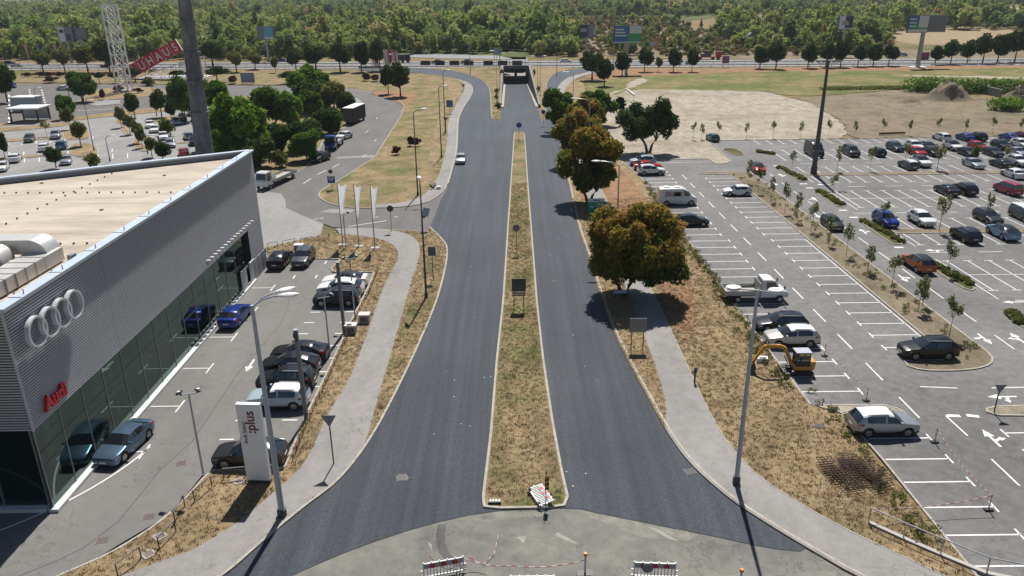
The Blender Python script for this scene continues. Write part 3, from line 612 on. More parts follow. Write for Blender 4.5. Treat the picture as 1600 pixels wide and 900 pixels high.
# cap joints with small brackets
for k in range(11):
    j = MB(); j.box(-.56, 1.6 + k * 4.1, BZ + .08, .18, 1.66 + k * 4.1, BZ + .10); j.tube([(-.02, 2.2 + k * 4.1, BZ), (-.02, 2.2 + k * 4.1, BZ + .35)], .03, 5); j.build('cap_joint', dsteel, bd)
# back wall and core
b = MB(); b.add([(-.1, LEN, 0), (-62, back_y(-62), 0), (-62, back_y(-62), BZ - .1), (-.1, LEN, BZ - .1)], [(0, 1, 2, 3)]); b.build('back_wall', mat('back_wall', (.35, .36, .38), .7), bd)
b = MB(); b.box(-.10, 0, 5.55, -.06, LEN, BZ - .08); b.box(-62, .06, 5.55, -.06, .10, BZ - .08); b.box(-.10, 77.8 - BY0, 2.25, -.06, LEN, 5.55); b.box(-20, .1, 5.50, -.06, LEN - 12.5, 5.60); b.build('cladding_backing', cladd, bd)
# horizontal ribs
b = MB(); p = .172; n = int((BZ - .1 - 5.55) / p)
for k in range(n):
    z = 5.56 + k * p
    for a_, c_ in ((0, 10.7), (10.72, 21.4), (21.42, 32.1), (32.12, LEN)):
        b.add([(-.06, a_, z), (-.06, c_, z), (.0, c_, z + .012), (.0, a_, z + .012), (.0, a_, z + .105), (.0, c_, z + .105), (-.06, c_, z + .12), (-.06, a_, z + .12)], [(0, 3, 2, 1)[::-1], (3, 4, 5, 2)[::-1], (4, 7, 6, 5)[::-1]])
    b.add([(-62, .06, z), (0.0, .06, z), (0.0, .0, z + .012), (-62, .0, z + .012), (-62, .0, z + .09), (0, .0, z + .09), (0, .06, z + .105), (-62, .06, z + .105)], [(0, 1, 2, 3), (3, 2, 5, 4), (4, 5, 6, 7)])
for k in range(19):
    z = 2.27 + k * p; a_, c_ = 77.8 - BY0, LEN
    b.add([(-.06, a_, z), (-.06, c_, z), (.0, c_, z + .012), (.0, a_, z + .012), (.0, a_, z + .09), (.0, c_, z + .09), (-.06, c_, z + .105), (-.06, a_, z + .105)], [(1, 2, 3, 0), (2, 5, 4, 3), (5, 6, 7, 4)])
tag(b.build('cladding_rib', clad, bd), kind='stuff')
tag(bd.children[-1], 'horizontal grey metal ribs covering the upper wall')
# seams, panel joints are the 2 cm gaps above; corner trim
b = MB(); b.box(-.1, -.012, 5.5, .012, .1, BZ - .08); b.build('corner_trim', clad, bd)
# glass bays
for k in range(14):
    y0 = .15 + k * 2.655; y1 = y0 + 2.59
    if y1 > 77.8 - BY0 + .3: y1 = 77.8 - BY0
    segs = ((.22, 3.0), (3.04, 3.92), (3.96, 5.5)) if k % 3 != 1 else ((.22, 3.92), (3.96, 5.5))
    for z0, z1 in segs:
        q = MB(); q.add([(-.14, y0 + .02, z0), (-.14, y1 - .02, z0), (-.14, y1 - .02, z1), (-.14, y0 + .02, z1)], [(0, 1, 2, 3)]); q.build('window_pane', showg, bd)
    f = MB(); f.box(-.17, y0 - .055, .2, -.10, y0 - .005, 5.5); f.build('mullion', mat('mullion_aluminium', (.35, .37, .38), .4, .6), bd)
    f = MB(); f.box(-.16, y0 + .01, 3.92, -.125, y1, 3.96); 
    if k % 3 != 1: f.box(-.16, y0 + .01, 3.0, -.125, y1, 3.04)
    f.build('transom', dark, bd)
for k in range(5):
    x1 = -.4 - k * 2.7; q = MB(); q.add([(x1 - 2.64, .3, .22), (x1, .3, .22), (x1, .3, 5.5), (x1 - 2.64, .3, 5.5)], [(0, 1, 2, 3)]); q.build('window_pane', showg, bd)
    f = MB(); f.bar((x1, .24, .2), (x1, .24, 5.5), .06, .16); f.build('mullion', MATS['mullion_aluminium'], bd)
b = MB(); b.box(-.30, -.15, .0, .30, 77.8 - BY0, .22); b.box(-62, -.15, 0, -.45, .45, .22); b.build('plinth', mat('pale_plinth', (.62, .63, .62), .6), bd)
b = MB(); b.box(-14, .5, .01, -.5, LEN - 12, .03); b.build('showroom_floor', mat('showroom_floor', (.10, .22, .15), .25), bd)
b = MB(); b.box(-14, .5, .02, -13.8, LEN - 12, 5.5); b.build('inner_wall', mat('inner_wall', (.20, .25, .25), .8), bd)
for k in range(5): q = MB(); q.tube([(-1.3, 3 + k * 8, .03), (-1.3, 3 + k * 8, 5.5)], .22, 10); q.build('column', mat('pale_column', (.30, .36, .36), .6), bd)
q = MB(); q.box(-1.0, 57.2 - BY0, .4, -.95, 59.2 - BY0, 3.2); q.build('red_panel', red, bd)
for k, y in enumerate((5.2, 13.5, 18.5, 27)): q = MB(); q.box(-3.2 - k % 2, y, .03, -3.1 - k % 2, y + 1.6, 2.2); q.build('display_board', mat('display_board', (.30, .40, .38), .5), bd)
# light rail above the entrance
rl = MB(); rl.bar((.45, 26.6, 6.35), (.45, 39.4, 6.35), .12); rl.build('canopy_rail', steel, bd)
for k in range(15):
    q = MB(); y = 26.8 + k * .89; q.cbox((.55, y, 6.5), (.34, .30, .26)); q.bar((0, y, 6.2), (.5, y, 6.4), .07); q.bar((.1, y + .2, 6.0), (.75, y + .1, 6.3), .06); q.build('spotlight', mat('spotlight_housing', (.62, .62, .62), .4, .3), bd)
q = MB(); q.box(-.05, 77.85 - BY0, 0, .0, LEN - .1, 2.2); q.build('side_door_panel', mat('side_panel', (.20, .21, .23), .5, .4), bd)
for a_ in (78.1, 79.6, 81.1): q = MB(); q.box(.0, a_ - BY0, .05, .06, a_ + 1.3 - BY0, 2.15); q.build('door', mat('grey_door', (.34, .35, .37), .5, .3), bd)
for y0, y1 in ((35.2, 36.9), (37.9, 39.1)): q = MB(); q.box(.05, y0, .02, .12, y1, 2.4); q.bar((.2, y0 - .1, 2.4), (.2, y1 + .1, 2.4), .14); q.build('entrance_screen', mat('pale_screen', (.5, .5, .5), .5), bd)
# anchor pads and drains on the roof
for x0, y0, x1, y1, n in ((-44.7, 66.9, -29.8, 66.4, 15), (-38.6, 50, -38.7, 75.6, 19), (-32.6, 51.9, -29.8, 51.9, 4)):
    for k in range(n):
        t = k / (n - 1); q = MB(); q.tube([(x0 + (x1 - x0) * t - BX, y0 + (y1 - y0) * t - BY0, 12.55), (x0 + (x1 - x0) * t - BX, y0 + (y1 - y0) * t - BY0, 12.68)], .07, 6); q.build('roof_anchor', dsteel, bd)
for x, y in ((-43.5, 70.6), (-33.2, 60.9), (-33.2, 73.2)): q = MB(); q.tube([(x - BX, y - BY0, 12.54), (x - BX, y - BY0, 12.62)], .17, 8); q.build('roof_drain', dark, bd)
# roof ducts: rounded rectangular runs
def duct(pts, w, h, name='ventilation_duct'):
    q = MB(); P_ = [Vector(p) for p in pts]; rings = []
    for i, p_ in enumerate(P_):
        d = (P_[min(i + 1, len(P_) - 1)] - P_[max(i - 1, 0)]).normalized(); side = Vector((-d.y, d.x, 0)); side = side.normalized() if side.length > .01 else Vector((0, 1, 0)); up_ = d.cross(side) * -1
        if up_.z < 0 and abs(up_.z) > .2: up_ = -up_
        rings.append([p_ + side * w / 2 * a_ + up_ * h / 2 * c_ for a_, c_ in ((-1, -1), (1, -1), (1, 1), (-1, 1))])
    vs = [v for r_ in rings for v in r_]; fs = []
    for i in range(len(rings) - 1):
        for k in range(4): fs.append((i * 4 + k, i * 4 + (k + 1) % 4, i * 4 + 4 + (k + 1) % 4, i * 4 + 4 + k))
    fs += [(3, 2, 1, 0), tuple(len(vs) - 4 + k for k in range(4))]; q.add(vs, fs)
    return q
hv = empty('rooftop_duct', (-30.5, 44, 12.55), 0, 'fat galvanised ventilation ducts curving over the near end of the beige showroom roof', 'air duct')
def dd(pts, w, h):
    d = duct([(x + 30.5, y - 44, z - 12.55) for x, y, z in pts], w, h); o = d.build('duct_run', duct_m, hv, smooth=True, angle=35)
    for i in range(1, len(pts) - 1):
        pass
    return o
arc = lambda cx, cz, r, a0, a1, y, n=7: [(cx + r * math.cos(a0 + (a1 - a0) * k / n), y, cz + r * math.sin(a0 + (a1 - a0) * k / n)) for k in range(n + 1)]
def prof(pts, y0, y1, name='duct_run'):
    """sheet metal duct with a side outline in the x-z plane, extruded along y"""
    q = MB(); n = len(pts); q.add([(x + 30.5, y0 - 44, z - 12.55) for x, z in pts] + [(x + 30.5, y1 - 44, z - 12.55) for x, z in pts], [tuple(range(n)), tuple(range(2 * n - 1, n - 1, -1))] + [(i, i + n, (i + 1) % n + n, (i + 1) % n) for i in range(n)]); return q.build(name, duct_m, hv, True, 35)
def elbow(xc, zc, ro, ri, xl):
    o = [(xc + ro * math.sin(a_), zc + ro * math.cos(a_)) for a_ in np.linspace(0, math.pi / 2, 9)]; i_ = [(xc + ri * math.sin(a_), zc + ri * math.cos(a_)) for a_ in np.linspace(math.pi / 2, 0, 5)]
    return [(xl, zc + ro)] + o + [(xc + ro, zc - .35), (xc + ri, zc - .35)] + i_ + [(xl, zc + ri)]
prof(elbow(-30.7, 13.35, 1.05, .1, -46), 47.0, 48.5); prof(elbow(-32.5, 13.35, .95, .1, -46), 45.4, 46.7)
dd([(-30.25, 48.3, 13.1), (-30.3, 44.4, 13.1), (-30.4, 41.2, 13.1)], 1.7, .85)
dd([(-32.1, 46.4, 13.0), (-32.6, 43.6, 13.0), (-34.5, 40.6, 13.0)], 1.3, .7)
dd([(-30.4, 41.3, 13.1), (-30.7, 40.5, 13.08), (-31.3, 40.1, 13.0), (-40, 39.9, 13.0)], 1.5, .86)
for y in (42.2, 43.2, 44.2, 45.2, 46.2): q = MB(); q.cbox((.20, y - 44, .55), (1.76, .04, .91)); q.build('duct_flange', steel, hv)
for x in (-33.8, -36, -38): q = MB(); q.cbox((x + 30.5, 47.75 - 44, 1.32), (.04, 1.56, 1.0)); q.build('duct_flange', steel, hv)
for x, y in ((-29, 42), (-30.1, 42.2), (-28.9, 45.8), (-30, 45.6), (-31, 48.5), (-34, 47), (-34, 48.6)): q = MB(); q.tube([(x + 30.5, y - 44, 0), (x + 30.5, y - 44, .3 if y < 46.5 else .9)], .05, 6); q.build('duct_leg', steel, hv)
q = MB(); q.cbox((2.0, 3.6, .5), (.35, .5, .4)); q.cbox((2.2, 3.2, .3), (.3, .3, .3)); q.build('duct_damper', steel, hv)
# chrome rings and lettering on the wall
rings = empty('wall_emblem', (BX, 42.6, 10.95), 0, 'four interlinked chrome rings mounted on the ribbed showroom wall', 'emblem')
chrome = mat('brushed_chrome', (.82, .84, .86), .3, .35)
for k in range(4):
    q = MB(); cy = -2.02 + k * 1.35; R_, r_, n = .92, .80, 36; vs = []; fs = []
    for i in range(n):
        t = 2 * math.pi * i / n
        for rr, xx in ((R_, .16 + k % 2 * .012), (R_, .44 + k % 2 * .012), (r_, .44 + k % 2 * .012), (r_, .16 + k % 2 * .012)): vs.append((xx, cy + rr * math.cos(t), rr * math.sin(t)))
    for i in range(n):
        for a_ in range(4): fs.append((i * 4 + a_, i * 4 + (a_ + 1) % 4, (i + 1) % n * 4 + (a_ + 1) % 4, (i + 1) % n * 4 + a_))
    q.add(vs, fs); q.build('ring', chrome, rings, smooth=True, angle=50)
for k in range(4): q = MB(); q.bar((.0, -2.02 + k * 1.35, .8), (.25, -2.02 + k * 1.35, .8), .1); q.build('bracket', dsteel, rings)
lt = empty('wall_lettering', (BX, 41.05, 6.1), 0, 'red raised brand lettering low on the ribbed wall above the glass', 'letters')
wallT = Matrix(((0, 0, 1, .12), (1, 0, 0, 0), (0, 1, 0, 0), (0, 0, 0, 1)))
x = -1.15
for ch, wd in (('A', .78), ('u', .62), ('d', .62), ('i', .3)):
    T = Matrix.Translation((0, x, 0)) @ wallT; text('letter', ch, 1.15, .10, red, lt, T, 'LEFT', .035); x += wd

# =====================================================  VEHICLES
tyre = mat('tyre_rubber', (.018, .018, .02), .85); rimm = mat('alloy_rim', (.35, .36, .37), .35, .8); darkrim = mat('dark_alloy_rim', (.08, .08, .085), .4, .6)
headl = mat('headlight_glass', (.65, .68, .72), .08, .2); taill = mat('taillight_red', (.35, .01, .012), .15); platem = mat('number_plate', (.75, .75, .73), .5)
cglass = glass_mat('car_glass', (.012, .016, .02), .03, 0.0); under = mat('underbody', (.012, .012, .013), .8); chr_ = mat('roof_rail_silver', (.55, .56, .58), .3, .8)
def paint(name, col, metal=.35, rough=.28): return mat('car_paint_' + name, col, rough, metal, .35, coat=.35)
PA = dict(white=paint('white', (.74, .74, .73), 0), black=paint('black', (.012, .012, .014), .2), navy=paint('navy', (.012, .018, .05), .3), blue=paint('blue', (.012, .04, .26), .4), steelblue=paint('steelblue', (.10, .16, .24), .55),
          grey=paint('grey', (.10, .105, .115), .5), dgrey=paint('dgrey', (.035, .038, .043), .4), silver=paint('silver', (.42, .44, .47), .6), red=paint('red', (.42, .012, .02), .2), dred=paint('dred', (.17, .015, .04), .3), orange=paint('orange', (.40, .09, .02), .35),
          ice=paint('ice', (.42, .52, .58), .2), beige=paint('beige', (.55, .53, .49), .4), green=paint('green', (.02, .10, .07), .3), pink=paint('pink', (.36, .035, .09), .25), lblue=paint('lblue', (.20, .32, .46), .3))
PROF = {
 # name: L, W, wheelbase, wheel radius, front wheel x, ground clearance, stations [(x, zbelt, zroof or None, half width factor)]
 'hatch': (4.15, 1.78, 2.56, .32, 1.27, .18, [(2.07, .58, 0, .72), (2.0, .70, 0, .86), (1.75, .82, 0, .95), (1.25, .92, 0, .99), (.98, .97, 0, 1), (.25, .99, 1.42, 1), (-.2, 1.0, 1.48, 1), (-.28, 1.0, 1.485, 1), (-1.0, 1.02, 1.46, 1), (-1.55, 1.04, 1.40, .98), (-1.98, .98, 0, .93), (-2.06, .70, 0, .86)]),
 'suv': (4.5, 1.86, 2.68, .36, 1.36, .22, [(2.24, .66, 0, .74), (2.17, .84, 0, .87), (1.9, .95, 0, .96), (1.3, 1.03, 0, 1), (1.05, 1.07, 0, 1), (.35, 1.09, 1.57, 1), (-.15, 1.1, 1.64, 1), (-.24, 1.1, 1.645, 1), (-1.15, 1.12, 1.62, 1), (-1.75, 1.14, 1.54, .98), (-2.15, 1.06, 0, .94), (-2.24, .75, 0, .88)]),
 'crossover_coupe': (4.7, 1.9, 2.8, .38, 1.42, .2, [(2.34, .62, 0, .74), (2.27, .80, 0, .87), (1.95, .93, 0, .96), (1.35, 1.0, 0, 1), (1.1, 1.04, 0, 1), (.35, 1.06, 1.5, 1), (-.2, 1.07, 1.59, 1), (-.29, 1.07, 1.595, 1), (-1.1, 1.09, 1.52, 1), (-1.6, 1.11, 1.38, .98), (-2.2, 1.06, 0, .94), (-2.34, .72, 0, .88)]),
 'sedan': (4.75, 1.84, 2.82, .34, 1.42, .16, [(2.37, .55, 0, .72), (2.3, .68, 0, .86), (2.0, .79, 0, .95), (1.4, .88, 0, .99), (1.05, .93, 0, 1), (.3, .95, 1.38, 1), (-.15, .96, 1.44, 1), (-.24, .96, 1.445, 1), (-.9, .98, 1.40, 1), (-1.2, .985, 1.33, 1), (-1.85, 1.0, 0, .97), (-2.28, .97, 0, .9), (-2.36, .68, 0, .84)]),
 'estate': (4.7, 1.82, 2.75, .33, 1.38, .17, [(2.34, .56, 0, .72), (2.27, .69, 0, .86), (1.95, .81, 0, .95), (1.35, .90, 0, .99), (1.05, .95, 0, 1), (.3, .97, 1.42, 1), (-.15, .98, 1.49, 1), (-.24, .98, 1.49, 1), (-1.3, 1.0, 1.46, 1), (-1.85, 1.02, 1.40, .98), (-2.25, .96, 0, .93), (-2.34, .70, 0, .87)]),
 'minivan': (4.5, 1.84, 2.75, .33, 1.35, .18, [(2.24, .62, 0, .74), (2.17, .84, 0, .88), (1.95, .98, 0, .96), (1.6, 1.07, 0, 1), (1.35, 1.10, 0, 1), (.7, 1.12, 1.72, 1), (.2, 1.12, 1.80, 1), (.1, 1.12, 1.80, 1), (-1.6, 1.13, 1.80, 1), (-2.1, 1.13, 1.74, .98), (-2.2, 1.0, 0, .96), (-2.24, .70, 0, .92)]),
 'panel_van': (5.4, 2.0, 3.45, .35, 1.85, .2, [(2.7, .66, 0, .76), (2.62, .95, 0, .9), (2.4, 1.12, 0, .97), (2.15, 1.22, 0, 1), (2.0, 1.28, 0, 1), (1.25, 1.34, 2.1, 1), (.75, 1.34, 2.42, 1), (.65, 1.34, 2.45, 1), (-2.5, 1.34, 2.45, 1), (-2.62, 1.34, 2.43, 1), (-2.68, 1.2, 0, .99), (-2.7, .6, 0, .98)]),
}
CARS = {}
def make_car(kind, detail=True):
    L_, W, wb, wr, fx, gc, st = PROF[kind]; van = kind == 'panel_van'
    hw = W / 2; keys = st; nst = len(st)
    # tags by segment between stations
    roof_idx = [i for i, s_ in enumerate(st) if s_[2]]; r0, r1 = roof_idx[0], roof_idx[-1]
    xs = set(s_[0] for s_ in st); arch = wr + .07
    for cx in (fx, fx - wb):
        for t in (-1, -.93, -.75, -.4, 0, .4, .75, .93, 1): xs.add(round(cx + arch * t, 3))
    xs = sorted(xs, reverse=True); ks = [s_[0] for s_ in st]
    clean = [xs[0]]
    for x in xs[1:]:
        if clean[-1] - x < .035:
            if x in ks: clean[-1] = x
            continue
        clean.append(x)
    xs = clean; rings = []
    def interp(x):
        for i in range(nst - 1):
            if ks[i] >= x >= ks[i + 1]:
                t = (ks[i] - x) / (ks[i] - ks[i + 1]); a_, c_ = st[i], st[i + 1]
                zb = a_[1] + (c_[1] - a_[1]) * t; wf = a_[3] + (c_[3] - a_[3]) * t
                za = a_[2] or a_[1] + .03; zc = c_[2] or c_[1] + .03
                return zb, za + (zc - za) * t, wf, i
        return st[-1][1], st[-1][1] + .03, st[-1][3], nst - 2
    for x in xs:
        zb, zr, wf, seg = interp(x); w_ = hw * wf; z0 = gc + (.12 if abs(x) > L_ / 2 - .12 else 0); z1 = z0; 
        for cx in (fx, fx - wb):
            if abs(x - cx) < arch + .001: z1 = max(z1, wr + math.sqrt(max(0, arch ** 2 - (x - cx) ** 2)))
        t = min(1, max(0, (zr - zb - .03) / .4)); wrf = hw * wf * (.93 - .17 * t) if not van else hw * wf * (.95 - .05 * t)
        zm = max(z1 + .02, z0 + .22); zm2 = max(zm + .03, zb - .16)
        zm2 = min(zm2, zb - .02); zm = min(zm, zm2 - .01)
        rings.append([(0, z0), (w_ * .62, z0), (w_ * .955, z1), (w_ * 1.0, zm), (w_ * .995, zm2), (w_ * .955, zb), (wrf, max(zr - .07 * (0.3 + t), zb + .005)), (wrf * .86, zr - .012 * t), (0, zr + .02)])
    n = len(rings[0]); vs = []; 
    for x, r_ in zip(xs, rings): vs += [(x, y, z) for y, z in r_] + [(x, -y, z) for y, z in r_]
    m2 = 2 * n; body = []; bm_i = []; glass = {'roof': [], 'windscreen': [], 'rear_window': [], 'side_window_l': [], 'side_window_r': []}
    ws_lo, ws_hi = ks[r0 - 1], ks[r0]; rw_hi, rw_lo = ks[r1], ks[r1 + 1]; pil = (ks[roof_idx[1]], ks[roof_idx[2]])
    for i in range(len(xs) - 1):
        xm = (xs[i] + xs[i + 1]) / 2
        for k in range(n - 1):
            for sgn in (0, 1):
                a_ = i * m2 + k + sgn * n; q = (a_, a_ + 1, a_ + 1 + m2, a_ + m2)
                if sgn == 0: q = q[::-1]
                dest = None
                if ws_hi < xm < ws_lo and k >= 6: dest = 'windscreen'
                elif rw_lo < xm < rw_hi and k >= 6 and not van: dest = 'rear_window'
                elif k == 5 and rw_hi - .0 < xm < ws_hi + (ws_lo - ws_hi) * .75:
                    if van:
                        if xm > .72: dest = 'side'
                    elif not (pil[1] < xm < pil[0]): dest = 'side'
                    if dest and xm < rw_hi + .22 and kind in ('suv', 'hatch', 'crossover_coupe'): dest = None
                if dest is None and k >= 6 and rw_hi <= xm <= ws_hi: dest = 'roof'
                if dest == 'side': dest = 'side_window_l' if sgn == 0 else 'side_window_r'
                (glass[dest] if dest else body).append(q)
                if not dest: bm_i.append(1 if k < 2 or (k == 2 and kind in ('suv',)) else 0)
    f0 = list(range(n)) + [n + k for k in range(n - 2, 0, -1)]; body.append(tuple(f0)); bm_i.append(0)
    off = (len(xs) - 1) * m2; body.append(tuple(off + k for k in f0)[::-1]); bm_i.append(0)
    root = empty(kind, (0, 0, 0)); root.name = {'suv': 'parked_suv', 'hatch': 'parked_hatchback', 'sedan': 'parked_sedan', 'estate': 'parked_estate_car', 'minivan': 'parked_minivan', 'panel_van': 'parked_van', 'crossover_coupe': 'parked_crossover'}[kind]
    def mk(name, faces, mats, idx=None, parent=root):
        used = sorted(set(v for f in faces for v in f)); mp = {v: i for i, v in enumerate(used)}; q = MB(); q.v = [vs[v] for v in used]; q.f = [tuple(mp[v] for v in f) for f in faces]; q.mi = idx or [0] * len(faces)
        return q.build(name, mats, parent, smooth=True, angle=32)
    bo = mk('body', body, [PA['white'], under], bm_i)
    for g_, fs in glass.items():
        if fs: mk('side_window' if 'side' in g_ else g_, fs, [PA['white'] if g_ == 'roof' else cglass])
    # wheels
    for cx in (fx, fx - wb):
        for s_ in (1, -1):
            q = MB(); y = s_ * (hw - .13); q.tube([(cx, y - .11, wr), (cx, y + .11, wr)], wr, 18); wo = q.build('wheel', tyre, root, smooth=True, angle=50)
            q = MB(); yo = s_ * (hw - .012); q.tube([(cx, yo - s_ * .03, wr), (cx, yo, wr)], [wr * .68, wr * .64], 10)
            for k in range(5): t = k * 2 * math.pi / 5; q.bar((cx, yo + s_ * .006, wr), (cx + math.cos(t) * wr * .62, yo + s_ * .006, wr + math.sin(t) * wr * .62), .05, .02)
            q.build('rim', rimm, wo)
    # lights, plates, grille, mirrors
    zf = st[1][1]; xf = st[1][0]; zbk = st[-2][1]; xb = st[-2][0]
    for s_ in (1, -1):
        q = MB(); q.add([(xf - .02, s_ * hw * .50, zf - .05), (xf - .10, s_ * hw * .88, zf - .04), (xf - .42, s_ * hw * .965, zf + .03), (xf - .16, s_ * hw * .6, zf + .055), (xf + .03, s_ * hw * .52, zf - .17), (xf - .05, s_ * hw * .88, zf - .16), (xf - .4, s_ * hw * .985, zf - .07), (xf - .3, s_ * hw * .5, zf - .1)],
                        [(0, 1, 2, 3), (4, 5, 1, 0), (5, 6, 2, 1), (4, 0, 3, 7), (7, 3, 2, 6), (4, 7, 6, 5)]); q.build('headlight', headl, root)
        q = MB(); q.add([(xb + .02, s_ * hw * .5, zbk - .02), (xb + .06, s_ * hw * .93, zbk - .03), (xb + .45, s_ * hw * .985, zbk + .0), (xb + .3, s_ * hw * .5, zbk + .0), (xb - .05, s_ * hw * .5, zbk - .17), (xb - .02, s_ * hw * .91, zbk - .18), (xb + .42, s_ * hw * 1.01, zbk - .13), (xb + .3, s_ * hw * .5, zbk - .1)],
                        [(0, 1, 2, 3), (4, 5, 1, 0), (5, 6, 2, 1), (4, 0, 3, 7), (7, 3, 2, 6), (4, 7, 6, 5)]); q.build('taillight', taill, root)
        q = MB(); mxx = ws_lo - .28 if not van else ws_lo - .35; mz = st[r0 - 1][1] + .10; q.cbox((mxx, s_ * (hw + .09), mz), (.16, .2, .14)); q.bar((mxx, s_ * (hw - .06), mz - .07), (mxx, s_ * (hw + .05), mz - .05), .04); q.build('mirror', [PA['white']], root)
    q = MB(); q.box(st[0][0] - .05, -hw * .42, gc + .2, st[0][0] + .012, hw * .42, st[0][1] - .06); q.build('grille', black, root)
    for x, z in ((st[0][0] + .025, gc + .22), (st[-1][0] - .025, st[-1][1] - .12)):
        q = MB(); q.box(x - .01, -.26, z, x + .01, .26, z + .11); q.build('number_plate', platem, root)
    if kind in ('suv', 'estate'):
        for s_ in (1, -1): q = MB(); zz = st[roof_idx[1]][2] + .015; q.bar((st[roof_idx[0]][0] - .35, s_ * hw * .68, zz - .0), (st[roof_idx[-1]][0] + .3, s_ * hw * .68, zz - .03), .04, .05); q.build('roof_rail', chr_, root)
    CARS[kind] = root; return root
BODYPARTS = ('body', 'mirror')
carn = 0
first_use = {}
def car(kind, col, px, py, hd, label, cat='car', front=None, group=None, glassroof=False, rim=None, nm=None, scale=1.0):
    """place a copy by its ground-centre measured in the photo; hd in degrees or front=(px,py) to aim at"""
    if kind not in CARS: make_car(kind)
    p_ = at(px, py); a_ = R(hd)
    if front: f = at(*front); a_ = math.atan2(f[1] - p_[1], f[0] - p_[0])
    root = CARS[kind]
    if kind not in first_use: first_use[kind] = 1; o = root
    else: o = dup(root); 
    o.location = (p_[0], p_[1], .05); o.rotation_euler = (0, 0, a_); o['label'] = label; o['category'] = cat
    if group: o['group'] = group
    elif 'group' in o: del o['group']
    if nm: o.name = nm
    if scale != 1: o.scale = (scale,) * 3
    for ch in o.children:
        b_ = ch.name.split('.')[0]
        if b_ in BODYPARTS:
            for sl_ in ch.material_slots[:1]: sl_.link = 'OBJECT'; sl_.material = PA[col]
        if b_ == 'roof':
            rc = 'black' if any(k in label for k in ('black roof', 'glass roof', 'black rear roof', 'orange')) else 'white' if any(k in label for k in ('white roof', 'pale roof')) else col
            ch.material_slots[0].link = 'OBJECT'; ch.material_slots[0].material = PA[rc]
        if b_ == 'wheel' and rim:
            for c2 in ch.children: c2.material_slots[0].link = 'OBJECT'; c2.material_slots[0].material = rim
        if b_ == 'roof_rail' and glassroof is None: pass
    return o
